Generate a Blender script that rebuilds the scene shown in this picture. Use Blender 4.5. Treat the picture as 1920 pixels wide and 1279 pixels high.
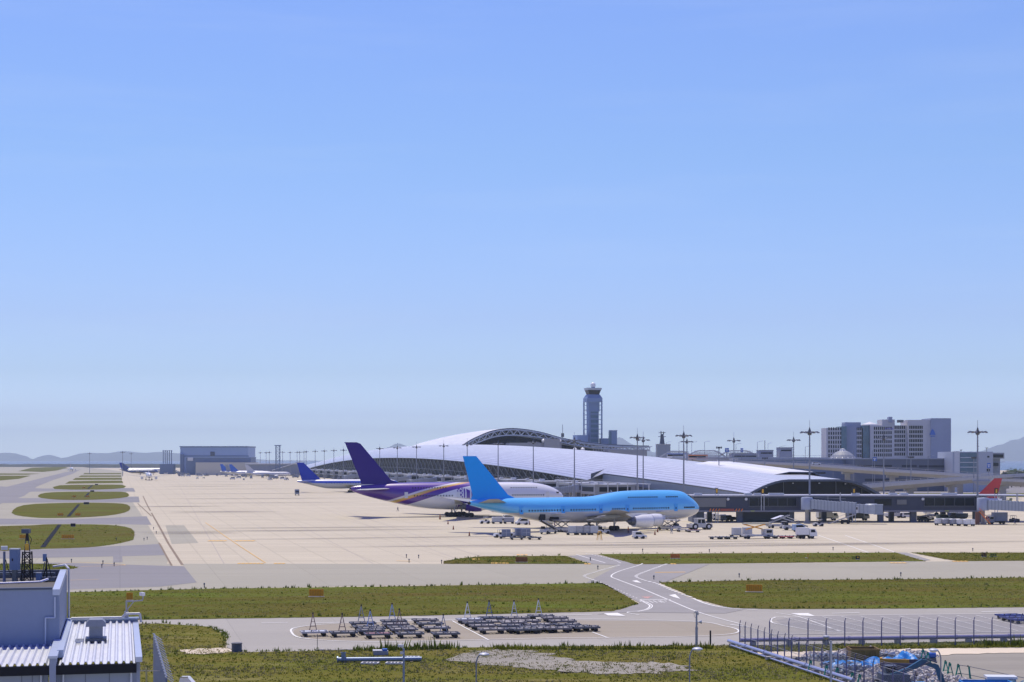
import bpy, math, random
from mathutils import Vector, Matrix, Euler, noise
from mathutils.geometry import tessellate_polygon
random.seed(7)
R = math.radians
for o in list(bpy.data.objects): bpy.data.objects.remove(o)
COL = bpy.context.scene.collection
SC = bpy.context.scene

# ------------------------------------------------------------------ camera, sky, sun, exposure
F, H, Y0, CX = 3150.0, 18.5, 862.0, 960.0      # focal length in photo pixels, eye height, eye-level row, centre column
cam_d = bpy.data.cameras.new("camera")
cam = bpy.data.objects.new("camera", cam_d); COL.objects.link(cam)
cam.location = (0, 0, H); cam.rotation_euler = (R(90), 0, 0)
cam_d.sensor_width = 36; cam_d.lens = 36*F/1920; cam_d.shift_y = (Y0-639.5)/1920
cam_d.clip_start = 1; cam_d.clip_end = 40000
SC.camera = cam
SUN_AZ, SUN_EL = R(-20), R(70)                 # azimuth from +Y towards +X
w = bpy.data.worlds.new("World"); SC.world = w; w.use_nodes = True
nt = w.node_tree; nt.nodes.clear()
sky = nt.nodes.new("ShaderNodeTexSky"); sky.sky_type = 'NISHITA'; sky.sun_disc = False
sky.sun_elevation = SUN_EL; sky.sun_rotation = SUN_AZ
sky.altitude = 0; sky.air_density = 1.0; sky.dust_density = 0.6; sky.ozone_density = 3.0
hs = nt.nodes.new("ShaderNodeHueSaturation"); hs.inputs['Saturation'].default_value = 1.0
bg = nt.nodes.new("ShaderNodeBackground"); bg.inputs['Strength'].default_value = 0.12
wo = nt.nodes.new("ShaderNodeOutputWorld")
tcw = nt.nodes.new('ShaderNodeTexCoord'); sxw = nt.nodes.new('ShaderNodeSeparateXYZ'); nt.links.new(tcw.outputs['Generated'], sxw.inputs[0])
mrw = nt.nodes.new('ShaderNodeMapRange'); mrw.inputs['From Min'].default_value = 0; mrw.inputs['From Max'].default_value = .3; nt.links.new(sxw.outputs[2], mrw.inputs['Value'])
rw = nt.nodes.new('ShaderNodeValToRGB'); rw.color_ramp.interpolation = 'LINEAR'
SKYTINT = [(0.0, (1.3319, 1.6558, 2.1714)), (0.044, (1.012, 1.2779, 1.6897)), (0.087, (0.5978, 0.7294, 1.0846)), (0.171, (0.4345, 0.5148, 0.7332)), (0.277, (0.4097, 0.4529, 0.6505)), (0.593, (0.3925, 0.4619, 0.6184)), (0.88, (0.4034, 0.4605, 0.6596)), (1.0, (0.3642, 0.2993, 0.7341))]   # sky colour by height, half scale
el = rw.color_ramp.elements
for i, (ps, c) in enumerate(SKYTINT):
    e = el[i] if i < 2 else el.new(ps)
    e.position = ps; e.color = (*c, 1)
nt.links.new(mrw.outputs[0], rw.inputs[0])
vm = nt.nodes.new('ShaderNodeVectorMath'); vm.operation = 'MULTIPLY'; nt.links.new(sky.outputs[0], vm.inputs[0]); nt.links.new(rw.outputs[0], vm.inputs[1])
v2 = nt.nodes.new('ShaderNodeVectorMath'); v2.operation = 'SCALE'; v2.inputs['Scale'].default_value = 2.0; nt.links.new(vm.outputs[0], v2.inputs[0])
mpw = nt.nodes.new('ShaderNodeMapping'); mpw.inputs['Scale'].default_value = (2.2, 2.2, 26); nt.links.new(tcw.outputs['Generated'], mpw.inputs[0])
nzw = nt.nodes.new('ShaderNodeTexNoise'); nzw.inputs['Scale'].default_value = 1.3; nzw.inputs['Detail'].default_value = 7; nzw.inputs['Roughness'].default_value = .6; nt.links.new(mpw.outputs[0], nzw.inputs['Vector'])
cw = nt.nodes.new('ShaderNodeMapRange'); cw.inputs['From Min'].default_value = .5; cw.inputs['From Max'].default_value = .8; cw.inputs['To Min'].default_value = 0; cw.inputs['To Max'].default_value = .09; nt.links.new(nzw.outputs['Fac'], cw.inputs['Value'])
mxw = nt.nodes.new('ShaderNodeMixRGB'); nt.links.new(cw.outputs[0], mxw.inputs[0]); nt.links.new(v2.outputs[0], mxw.inputs[1]); mxw.inputs[2].default_value = (7.6, 8.1, 8.6, 1)     # thin veils of cirrus
nt.links.new(mxw.outputs[0], hs.inputs['Color']); nt.links.new(hs.outputs[0], bg.inputs[0]); nt.links.new(bg.outputs[0], wo.inputs[0])
sd = bpy.data.lights.new("sun", 'SUN'); sd.energy = 4.4; sd.angle = R(0.5); sd.color = (1.0, 0.92, 0.70)
sun = bpy.data.objects.new("sun", sd); COL.objects.link(sun)
sv = Vector((math.sin(SUN_AZ)*math.cos(SUN_EL), math.cos(SUN_AZ)*math.cos(SUN_EL), math.sin(SUN_EL)))
sun.rotation_euler = sv.to_track_quat('Z', 'Y').to_euler(); sun.location = (0, 0, 300)
vs = SC.view_settings
vs.view_transform = 'Standard'; vs.look = 'None'; vs.gamma = 1; vs.exposure = 0.0; vs.use_curve_mapping = False
SC.cycles.volume_bounces = 0; SC.cycles.max_bounces = 6; SC.cycles.transparent_max_bounces = 12

# ------------------------------------------------------------------ frames of reference
AX = Vector((-735, 3150, 0)).normalized()       # along the runway and the terminal
PX = Vector((AX.y, -AX.x, 0))                   # across it
AR = math.atan2(PX.y, PX.x)                     # heading of PX
def W(u, v, z=0): return PX*u + AX*v + Vector((0, 0, z))
def P(px, py, D): return Vector(((px-CX)/F*D, D, H-(py-Y0)/F*D))
def G(px, py, z=0.0):
    D = (H-z)*F/(py-Y0); return Vector(((px-CX)/F*D, D, z))

# ------------------------------------------------------------------ materials
def srgb(r, g, b):
    f = lambda c: (c/255/12.92) if c/255 <= .04045 else ((c/255+.055)/1.055)**2.4
    return (f(r), f(g), f(b), 1)
class N:                                        # tiny node helper
    def __init__(s, name):
        s.m = bpy.data.materials.new(name); s.m.use_nodes = True; s.t = s.m.node_tree
        s.b = s.t.nodes['Principled BSDF']
        s.tc = s.t.nodes.new('ShaderNodeTexCoord')
    def n(s, typ, **kw):
        x = s.t.nodes.new('ShaderNode'+typ)
        for k, v in kw.items():
            if k in x.inputs: x.inputs[k].default_value = v
            else: setattr(x, k, v)
        return x
    def l(s, a, b): s.t.links.new(a, b)
    def math(s, op, a, b=None, c=None):
        x = s.n('Math', operation=op)
        for i, v in enumerate((a, b, c)):
            if v is None: continue
            if isinstance(v, (int, float)): x.inputs[i].default_value = v
            else: s.l(v, x.inputs[i])
        return x.outputs[0]
    def mix(s, fac, a, b, mode='MIX'):
        x = s.n('MixRGB', blend_type=mode)
        for i, v in enumerate((fac, a, b)):
            if isinstance(v, (int, float)): x.inputs[i].default_value = v
            elif isinstance(v, tuple): x.inputs[i].default_value = v
            else: s.l(v, x.inputs[i])
        return x.outputs[0]
    def map(s, rot=0, sc=(1, 1, 1), src='Object'):
        x = s.n('Mapping'); x.inputs['Rotation'].default_value = (0, 0, rot); x.inputs['Scale'].default_value = sc
        s.l(s.tc.outputs[src], x.inputs[0]); return x.outputs[0]
    def noise(s, vec, scale, detail=4, rough=.55):
        x = s.n('TexNoise', Scale=scale, Detail=detail, Roughness=rough); s.l(vec, x.inputs['Vector']); return x.outputs['Fac']
    def ramp(s, fac, lo, hi):
        return s.n('MapRange', **{'From Min': lo, 'From Max': hi}), fac
    def band(s, fac, lo, hi):
        x = s.n('MapRange'); x.inputs['From Min'].default_value = lo; x.inputs['From Max'].default_value = hi
        s.l(fac, x.inputs['Value']); return x.outputs[0]
def K(c, k): return (min(1, c[0]*k), min(1, c[1]*k), min(1, c[2]*k), 1)
MATS = {}
def M(name, col=None, rough=.6, metal=0.0, var=.12, sc=1.5, coat=0.0, spec=.5):
    """plain surface whose tone wanders a little with two scales of noise"""
    if name in MATS: return MATS[name]
    k = N(name); v = k.map()
    a = k.noise(v, sc, 5); b2 = k.noise(v, sc*7, 3)
    f = k.math('ADD', k.math('MULTIPLY', a, .65), k.math('MULTIPLY', b2, .35))
    c = k.mix(k.band(f, .3, .7), K(col, 1-var), K(col, 1+var))
    k.l(c, k.b.inputs['Base Color'])
    k.b.inputs['Roughness'].default_value = rough; k.b.inputs['Metallic'].default_value = metal
    k.b.inputs['Coat Weight'].default_value = coat; k.b.inputs['Specular IOR Level'].default_value = spec
    MATS[name] = k.m; return k.m

white = M('white_paint', (.72, .72, .71, 1), .35, var=.06, coat=.3)
dirty_white = M('dirty_white_paint', (.5, .5, .48, 1), .5, var=.25, sc=2)
offwhite = M('pale_panel', (.6, .61, .62, 1), .5, var=.08)
grey = M('grey_paint', (.28, .3, .33, 1), .5, var=.15)
lightgrey = M('light_grey_metal', (.46, .48, .52, 1), .4, metal=.2, var=.1)
galv = M('galvanised_steel', (.38, .38, .4, 1), .5, metal=.3, var=.15)
pole_m = M('pole_grey', (.22, .24, .28, 1), .5, metal=.2, var=.1)
darkgrey = M('dark_grey', (.07, .075, .085, 1), .55, var=.2)
black = M('rubber_black', (.018, .018, .02, 1), .8, var=.2)
steel_dark = M('dark_steel', (.1, .11, .13, 1), .45, metal=.4, var=.2)
glass_d = M('dark_glass', (.008, .012, .018, 1), .2, var=.2, sc=.3, spec=.2)
glass_b = M('blue_glass', (.07, .14, .2, 1), .15, var=.3, sc=.15, spec=.4)
red = M('red_paint', (.5, .03, .035, 1), .4, var=.08)
orange = M('orange_paint', (.75, .2, .03, 1), .5, var=.15)
ochre = M('ochre_slat', (.85, .36, .01, 1), .6, var=.25, sc=6)
yellow = M('yellow_paint', (.75, .42, .03, 1), .5, var=.12)
lime = M('lime_paint', (.55, .65, .05, 1), .5, var=.1)
green = M('green_paint', (.0, .22, .15, 1), .5, var=.15)
blue = M('blue_paint', (.03, .12, .45, 1), .4, var=.12)
tarp = M('blue_tarpaulin', (.01, .2, .55, 1), .45, var=.3, sc=1.2)
teal = M('teal_paint', (.002, .07, .14, 1), .4, var=.2)
cart_blue = M('slate_blue_panel', (.17, .2, .28, 1), .5, var=.15)
cont_grey = M('container_grey', (.33, .34, .38, 1), .45, metal=.3, var=.12)
concrete_m = M('cast_concrete', (.34, .33, .31, 1), .85, var=.18, sc=1)
viaduct_m = M('viaduct_concrete', (.3, .3, .3, 1), .85, var=.12, sc=.1)
wall_blue = M('blue_grey_cladding', (.2, .25, .36, 1), .55, var=.06, sc=.4)
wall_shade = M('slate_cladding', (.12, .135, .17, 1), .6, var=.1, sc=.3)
navy = M('navy_metal', (.05, .07, .11, 1), .5, var=.15)
skin = M('skin', (.45, .26, .18, 1), .6)
workwear = M('dark_workwear', (.06, .07, .12, 1), .8)
paleshirt = M('pale_workwear', (.35, .38, .42, 1), .8)
leaf = M('tree_leaf', (.045, .085, .03, 1), .8, var=.5, sc=.25)
bark = M('bark', (.12, .09, .06, 1), .9)

def mat_ground(name, base, slab=7.5, joint=.12, var=.1, streak=.12, tint=None, jd=.68):
    k = N(name); v = k.map(rot=-AR)
    br = k.n('TexBrick', Scale=1.0); br.offset = 0; br.squash = 1
    br.inputs['Brick Width'].default_value = slab; br.inputs['Row Height'].default_value = slab
    br.inputs['Mortar Size'].default_value = joint; br.inputs['Mortar Smooth'].default_value = .3
    br.inputs['Color1'].default_value = K(base, 1.06); br.inputs['Color2'].default_value = K(base, .93)
    br.inputs['Mortar'].default_value = K(base, jd); k.l(v, br.inputs['Vector'])
    v2 = k.map(rot=-AR, sc=(.012, .06, 1)); v3 = k.map(rot=-AR, sc=(.008, .3, 1)); v4 = k.map()
    s1 = k.band(k.noise(v2, 1.0, 6, .6), .32, .68); s2 = k.band(k.noise(v3, 1.0, 5, .6), .35, .7)
    s3 = k.band(k.noise(v4, .9, 6, .7), .3, .7)
    c = k.mix(s1, K(base, 1-var), K(base, 1+var))
    c = k.mix(.55, br.outputs[0], c)
    c = k.mix(k.math('MULTIPLY', s2, streak), c, K(base, .45))
    c = k.mix(k.math('MULTIPLY', s3, .10), c, K(base, .6))
    k.l(c, k.b.inputs['Base Color']); k.b.inputs['Roughness'].default_value = .9; k.b.inputs['Specular IOR Level'].default_value = .2
    MATS[name] = k.m; return k.m
apron_m = mat_ground('apron_concrete', (.53, .478, .362, 1), 7.5, .2, .11, .34)
taxi_m = mat_ground('taxiway_asphalt', (.345, .328, .262, 1), 15, .08, .06, .12)
taxid_m = mat_ground('old_asphalt', (.235, .23, .235, 1), 30, .08, .10, .18)
road_m = mat_ground('road_asphalt', (.35, .335, .3, 1), 12, .06, .07, .10)
roadd_m = mat_ground('dark_road_asphalt', (.29, .28, .27, 1), 12, .06, .08, .12)
bay_m = mat_ground('parking_asphalt', (.32, .285, .225, 1), 10, .05, .08, .15)
grav_m = mat_ground('gravel_and_sand', (.28, .262, .222, 1), 40, .0, .25, .25)
sand_m = mat_ground('pale_sand', (.62, .54, .42, 1), 40, .0, .1, .1)
line_w = M('white_marking', (.7, .7, .67, 1), .8, var=.12, sc=2)
line_y = M('yellow_marking', (.75, .45, .1, 1), .8, var=.15, sc=2)
line_r = M('faded_red_marking', (.5, .28, .24, 1), .8, var=.15, sc=2)
joint_m = M('joint_brown', (.2, .15, .1, 1), .9, var=.3, sc=1)

def mat_turf(name, a, b, c, d):
    k = N(name); v = k.map(rot=-AR); vs_ = k.map(rot=-AR, sc=(.22, 1.1, 1))
    n1 = k.band(k.noise(vs_, .09, 6, .62), .42, .60); n2 = k.band(k.noise(vs_, .16, 6, .65), .4, .66)
    n3 = k.band(k.noise(v, 3.0, 5, .7), .3, .7); n4 = k.band(k.noise(vs_, .35, 4, .6), .55, .75)
    col = k.mix(n1, a, b); col = k.mix(k.math('MULTIPLY', n2, .75), col, c)
    col = k.mix(k.math('MULTIPLY', n4, .6), col, d)
    col = k.mix(k.math('MULTIPLY', n3, .4), col, K(a, .6))
    k.l(col, k.b.inputs['Base Color']); k.b.inputs['Roughness'].default_value = 1; k.b.inputs['Specular IOR Level'].default_value = .1
    bp = k.n('Bump', Strength=.6, Distance=.3); k.l(k.noise(v, 2.0, 6, .7), bp.inputs['Height']); k.l(bp.outputs[0], k.b.inputs['Normal'])
    MATS[name] = k.m; return k.m
turf_m = mat_turf('turf', (.088, .093, .006, 1), (.115, .155, .012, 1), (.125, .078, .016, 1), (.19, .165, .035, 1))
turfdry_m = mat_turf('dry_turf', (.11, .12, .01, 1), (.15, .15, .02, 1), (.17, .13, .03, 1), (.32, .27, .12, 1))
blade_g = M('grass_blade_green', (.22, .235, .02, 1), .9, var=.3, sc=.15, spec=.1)
blade_w = M('weed_green', (.17, .21, .025, 1), .9, var=.4, sc=.3, spec=.1)
blade_d = M('straw_blade', (.42, .36, .15, 1), .9, var=.35, sc=.2, spec=.1)
sea_m = M('sea_water', (.02, .05, .09, 1), .25, var=.1, sc=.01)
hill_m = M('wooded_hill', (.05, .08, .04, 1), .95, var=.3, sc=.002)

def mat_roof(name, col, n_lines, rough=.38, metal=.25, jdark=.6):
    """sheet-metal roof: courses run along the building (UV y), seams across (UV x)"""
    k = N(name)
    br = k.n('TexBrick', Scale=1.0); br.offset = .5; br.squash = 1
    br.inputs['Brick Width'].default_value = 18; br.inputs['Row Height'].default_value = n_lines
    br.inputs['Mortar Size'].default_value = .22; br.inputs['Mortar Smooth'].default_value = .2
    br.inputs['Color1'].default_value = K(col, 1.05); br.inputs['Color2'].default_value = K(col, .93); br.inputs['Mortar'].default_value = K(col, jdark)
    k.l(k.tc.outputs['UV'], br.inputs['Vector'])
    mp = k.n('Mapping'); mp.inputs['Scale'].default_value = (.03, .4, 1); k.l(k.tc.outputs['UV'], mp.inputs[0])
    n1 = k.band(k.noise(mp.outputs[0], 1.0, 5, .6), .3, .7)
    c = k.mix(k.math('MULTIPLY', n1, .3), br.outputs[0], K(col, .72))
    k.l(c, k.b.inputs['Base Color']); k.b.inputs['Roughness'].default_value = rough; k.b.inputs['Metallic'].default_value = metal
    MATS[name] = k.m; return k.m
roof_m = mat_roof('stainless_roof', (.63, .655, .68, 1), 1.7, .36, .45, .55)
roof2_m = mat_roof('bright_roof', (.68, .7, .73, 1), 3.0, .5, .1, .85)


# ------------------------------------------------------------------ mesh builder
class MB:
    def __init__(s): s.v = []; s.f = []; s.uv = None
    def add(s, vs_, fs, mtx=None):
        b = len(s.v)
        s.v += [tuple(mtx @ Vector(p)) if mtx else tuple(p) for p in vs_]
        s.f += [tuple(b+i for i in f) for f in fs]; return s
    def box(s, c, d, rz=0, taper=1.0, tx=None):
        hx, hy, hz = d[0]/2, d[1]/2, d[2]/2; t = taper; u = tx if tx is not None else taper
        vv = [(-hx, -hy, -hz), (hx, -hy, -hz), (hx, hy, -hz), (-hx, hy, -hz),
              (-hx*u, -hy*t, hz), (hx*u, -hy*t, hz), (hx*u, hy*t, hz), (-hx*u, hy*t, hz)]
        return s.add(vv, [(0, 3, 2, 1), (4, 5, 6, 7), (0, 1, 5, 4), (1, 2, 6, 5), (2, 3, 7, 6), (3, 0, 4, 7)],
                     Matrix.Translation(Vector(c)) @ Matrix.Rotation(rz, 4, 'Z'))
    def span(s, x0, x1, y0, y1, z0, z1): return s.box(((x0+x1)/2, (y0+y1)/2, (z0+z1)/2), (abs(x1-x0), abs(y1-y0), abs(z1-z0)))
    def cyl(s, a, b, r0, r1=None, n=8, cap=True):
        a = Vector(a); b = Vector(b); r1 = r0 if r1 is None else r1
        d = (b-a).normalized(); q = d.to_track_quat('Z', 'Y'); vv = []; fs = []
        for i in range(n):
            t = 2*math.pi*i/n; e = q @ Vector((math.cos(t), math.sin(t), 0))
            vv.append(a+e*r0); vv.append(b+e*r1)
        for i in range(n):
            j = (i+1) % n; fs.append((2*i, 2*j, 2*j+1, 2*i+1))
        if cap: fs += [tuple(2*i for i in reversed(range(n))), tuple(2*i+1 for i in range(n))]
        return s.add(vv, fs)
    def tube(s, pts, r, n=6):
        for a, b in zip(pts[:-1], pts[1:]): s.cyl(a, b, r, n=n)
        return s
    def bar(s, a, b, wd, hg=None):
        """square-section bar"""
        a = Vector(a); b = Vector(b); hg = hg or wd; d = b-a
        q = d.to_track_quat('X', 'Z'); m = Matrix.Translation((a+b)/2) @ q.to_matrix().to_4x4()
        hx, hy, hz = d.length/2, wd/2, hg/2
        vv = [(-hx, -hy, -hz), (hx, -hy, -hz), (hx, hy, -hz), (-hx, hy, -hz), (-hx, -hy, hz), (hx, -hy, hz), (hx, hy, hz), (-hx, hy, hz)]
        return s.add(vv, [(0, 3, 2, 1), (4, 5, 6, 7), (0, 1, 5, 4), (1, 2, 6, 5), (2, 3, 7, 6), (3, 0, 4, 7)], m)
    def prism(s, prof, y0, y1):
        """x,z outline extruded along y"""
        n = len(prof); vv = [(x, y0, z) for x, z in prof]+[(x, y1, z) for x, z in prof]
        fs = [tuple(range(n)), tuple(reversed(range(n, 2*n)))]+[(i, i+n, (i+1) % n+n, (i+1) % n) for i in range(n)]
        return s.add(vv, fs)
    def rings(s, rs, cap=True, close=True):
        n = len(rs[0]); vv = [p for r in rs for p in r]; fs = []
        for i in range(len(rs)-1):
            for j in range(n if close else n-1):
                k = (j+1) % n; fs.append((i*n+j, i*n+k, (i+1)*n+k, (i+1)*n+j))
        if cap: fs += [tuple(reversed(range(n))), tuple((len(rs)-1)*n+j for j in range(n))]
        return s.add(vv, fs)
    def lathe(s, prof, c=(0, 0, 0), n=16, axis='Z'):
        rs = []
        for r, h in prof:
            ring = []
            for i in range(n):
                t = 2*math.pi*i/n; x, y = r*math.cos(t), r*math.sin(t)
                p = (x, y, h) if axis == 'Z' else ((h, x, y) if axis == 'X' else (x, h, y))
                ring.append(Vector(p)+Vector(c))
            rs.append(ring)
        return s.rings(rs)
    def build(s, name, mat, parent=None, smooth=False, label=None):
        me = bpy.data.meshes.new(name); me.from_pydata(s.v, [], s.f)
        me.materials.append(mat)
        import bmesh
        bm = bmesh.new(); bm.from_mesh(me); bmesh.ops.recalc_face_normals(bm, faces=bm.faces); bm.to_mesh(me); bm.free()
        if smooth:
            me.polygons.foreach_set('use_smooth', [True]*len(me.polygons))
            me.set_sharp_from_angle(angle=R(40))
        o = bpy.data.objects.new(name, me); COL.objects.link(o)
        if parent: o.parent = parent
        if label: o['label'] = label
        return o
def thing(name, label, cat, loc=(0, 0, 0), rz=0, group=None):
    o = bpy.data.objects.new(name, None); COL.objects.link(o); o.empty_display_size = .5
    o.location = loc; o.rotation_euler = (0, 0, rz); o['label'] = label; o['category'] = cat
    if group: o['group'] = group
    return o
def tag(o, label, cat, group=None):
    o['label'] = label; o['category'] = cat
    if group: o['group'] = group
    return o
def struct(o): o['kind'] = 'structure'; return o
def stuff(o, label=None, cat=None):
    o['kind'] = 'stuff'
    if label: o['label'] = label; o['category'] = cat
    return o
def kids(o):
    return CH.get(o.name, [])
CH = {}
def index_children():
    CH.clear()
    for o in bpy.data.objects:
        if o.parent: CH.setdefault(o.parent.name, []).append(o)
def tree(o):
    """(object, children) of a thing, read once"""
    return (o, [tree(c) for c in bpy.data.objects if c.parent == o])
def dup(t, loc=None, rz=None, label=None, group=None, parent=None):
    o, ch = t; c = o.copy(); COL.objects.link(c); c.parent = parent
    if loc is not None: c.location = loc
    if rz is not None: c.rotation_euler = (0, 0, rz)
    if label: c['label'] = label
    if group: c['group'] = group
    for k in ch: dup(k, parent=c)
    return c
def ground_poly(name, pts, mat, z=.004, px=True, smooth=0, rough=0):
    q = [G(*p, z) if px else Vector((p[0], p[1], z)) for p in pts]
    if smooth:
        out = []; n = len(q)
        for i in range(n):
            p0, p1, p2, p3 = q[i-1], q[i], q[(i+1) % n], q[(i+2) % n]
            for j in range(smooth):
                t = j/smooth
                out.append(.5*((2*p1)+(-p0+p2)*t+(2*p0-5*p1+4*p2-p3)*t*t+(-p0+3*p1-3*p2+p3)*t**3))
        q = out
    if rough:                                   # ragged natural edge
        out = []; n = len(q)
        for i in range(n):
            a, b = q[i], q[(i+1) % n]; m_ = min(60, max(1, int((b-a).length/.5)))
            for j in range(m_):
                p = a.lerp(b, j/m_); out.append(p+Vector((noise.noise(p*.9)+.6*noise.noise(p*2.7), noise.noise(p*.9+Vector((7, 7, 7)))+.6*noise.noise(p*2.7+Vector((3, 1, 9))), 0))*rough)
        q = out
    tris = tessellate_polygon([q]); mb = MB(); mb.add(q, [tuple(t) for t in tris])
    o = mb.build(name, mat)
    me = o.data
    if sum(p.normal.z for p in me.polygons) < 0: me.flip_normals()
    POLY[name+str(len(POLY))] = [(p.x, p.y) for p in q]
    return struct(o)
POLY = {}
def strip(mb, pts, wd, z=.02, close=False):
    """a painted line of width wd through ground points"""
    pts = [Vector((p[0], p[1], z)) for p in pts]
    n = len(pts); L = []
    for i, p in enumerate(pts):
        a = pts[i-1] if i else (pts[-1] if close else p); b = pts[i+1] if i < n-1 else (pts[0] if close else p)
        t = (b-a).normalized(); nn = Vector((-t.y, t.x, 0))*wd/2; L.append((p+nn, p-nn))
    vv = [q for pr in L for q in pr]; fs = [(2*i, 2*i+1, 2*i+3, 2*i+2) for i in range(n-1)]
    if close: fs.append((2*n-2, 2*n-1, 1, 0))
    mb.add(vv, fs)
def curve(pts, k=8):
    q = [Vector(p) for p in pts]; out = []
    for i in range(len(q)-1):
        p0 = q[max(i-1, 0)]; p1 = q[i]; p2 = q[i+1]; p3 = q[min(i+2, len(q)-1)]
        for j in range(k):
            t = j/k; out.append(.5*((2*p1)+(-p0+p2)*t+(2*p0-5*p1+4*p2-p3)*t*t+(-p0+3*p1-3*p2+p3)*t**3))
    return out+[q[-1]]
def pline(mb, pxs, wd, z=.02, k=8, dash=None):
    pts = curve([G(*p) for p in pxs], k) if k > 1 else [G(*p) for p in pxs]
    if not dash: strip(mb, pts, wd, z); return
    acc = 0; seg = []; on = True
    fine = []
    for a, b in zip(pts[:-1], pts[1:]):
        n = max(1, int((b-a).length/.25))
        fine += [a+(b-a)*i/n for i in range(n)]
    for i, p in enumerate(fine):
        if on: seg.append(p)
        if i: acc += (fine[i]-fine[i-1]).length
        if acc > dash[0 if on else 1]:
            if on and len(seg) > 1: strip(mb, seg, wd, z)
            seg = []; on = not on; acc = 0

# ================================================================== THE SETTING
def plane_grid(name, x0, x1, y0, y1, z, mat):
    mb = MB(); mb.add([(x0, y0, z), (x1, y0, z), (x1, y1, z), (x0, y1, z)], [(0, 1, 2, 3)])
    return struct(mb.build(name, mat))
plane_grid('sea', -9000, 12000, -40, 27000, -1.5, sea_m)
q = [W(-1500, -300, 0), W(1500, -300, 0), W(1500, 3900, 0), W(-1500, 3900, 0)]
mb = MB(); mb.add(q, [(0, 1, 2, 3)]); struct(mb.build('ground', apron_m))

# far hills across the bay
def hill(name, D, prof, depth, seed):
    mb = MB(); n = len(prof); rows = 9; rs = []
    for j in range(rows):
        t = j/(rows-1); env = math.sin(math.pi*min(1, t*1.0)) if t < 1 else 0
        row = []
        for i in range((n-1)*8+1):
            a = i/8; k0 = min(int(a), n-2); f = a-k0; f = f*f*(3-2*f)
            px = prof[k0][0]*(1-(a-k0))+prof[k0+1][0]*(a-k0); py = prof[k0][1]*(1-f)+prof[k0+1][1]*f
            top = H-(py-Y0)/F*(D+depth/2)
            d = D+depth*t; x = (px-CX)/F*(D+depth/2)
            nz = noise.fractal(Vector((x*.001, d*.001, seed)), 1, 2, 5)*.1+1
            row.append((x, d, -3+max(0, (top+3))*env*nz))
        rs.append(row)
    mb.rings(rs, cap=False, close=False)
    return struct(mb.build(name, hill_m, smooth=True))
hill('hills', 24000, [(-60, 858), (-10, 850), (20, 849), (32, 852), (45, 862), (60, 866), (70, 866), (92, 853), (108, 863), (118, 866), (130, 857), (160, 849), (200, 850), (230, 846), (270, 849), (300, 847), (360, 852), (420, 857), (520, 863), (640, 864), (700, 850), (725, 840), (745, 834), (775, 842), (830, 852), (900, 860), (960, 866)], 1800, 3)
hill('hills', 24400, [(1090, 866), (1130, 838), (1160, 822), (1190, 835), (1230, 848), (1300, 850), (1400, 858), (1500, 862), (1620, 862), (1740, 862), (1820, 850), (1880, 832), (1900, 824), (1940, 812), (2000, 815), (2080, 850)], 1500, 9)

mb = MB(); random.seed(3); rs = []                  # low dark shore beyond the runway end
for i in range(91):
    x = -2300+i*16.5; h = 6.5+2.2*noise.noise(Vector((x*.012, 1, 0)))+1.2*noise.noise(Vector((x*.05, 4, 0)))
    rs.append([(x, 4250, -1), (x, 4262, h), (x, 4330, h+.8), (x, 4380, -1)])
mb.rings(rs, cap=False, close=False); struct(mb.build('embankment', M('shore_scrub', (.05, .06, .055, 1), .95, var=.4, sc=.02), smooth=True))
# paved areas, all measured on the ground (z just above the sheet below)
ground_poly('taxiway', [(-60, 1058), (380, 1057), (960, 1058), (1500, 1056), (1960, 1050), (1960, 1084), (1235, 1093), (700, 1098), (380, 1104), (100, 1112), (-80, 1112)], taxi_m, .02)
ground_poly('taxiway', [(-200, 1062), (108, 1055), (345, 1062), (369, 1092), (300, 1100), (100, 1106), (-200, 1100)], taxid_m, .04)
ground_poly('taxiway', [(-500, 876), (120, 872), (232, 884), (228, 900), (240, 930), (262, 960), (300, 1020), (318, 1042), (312, 1060), (330, 1070), (-60, 1100), (-600, 1020)], taxi_m, .012)
ground_poly('taxiway', [(-40, 1030), (90, 1030), (300, 1020), (309, 1041), (180, 1044), (-40, 1048)], taxid_m, .03)
ground_poly('taxiway', [(-40, 972), (120, 974), (275, 968), (284, 984), (150, 982), (-40, 984)], taxid_m, .03)
ground_poly('taxiway', [(-40, 934), (60, 934), (260, 931), (262, 942), (100, 942), (-40, 944)], taxid_m, .03)
ground_poly('taxiway', [(0, 912), (80, 916), (250, 915), (254, 922), (120, 921), (60, 922), (0, 930)], taxid_m, .03)
ground_poly('runway', [(-60, 930), (0, 916), (120, 886), (152, 880), (135, 889), (100, 900), (70, 912), (45, 930), (0, 945), (-80, 950)], taxid_m, .035)
ground_poly('runway', [(-200, 884), (0, 880), (60, 876), (120, 874), (60, 884), (0, 892), (-200, 905)], taxi_m, .035)
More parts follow.
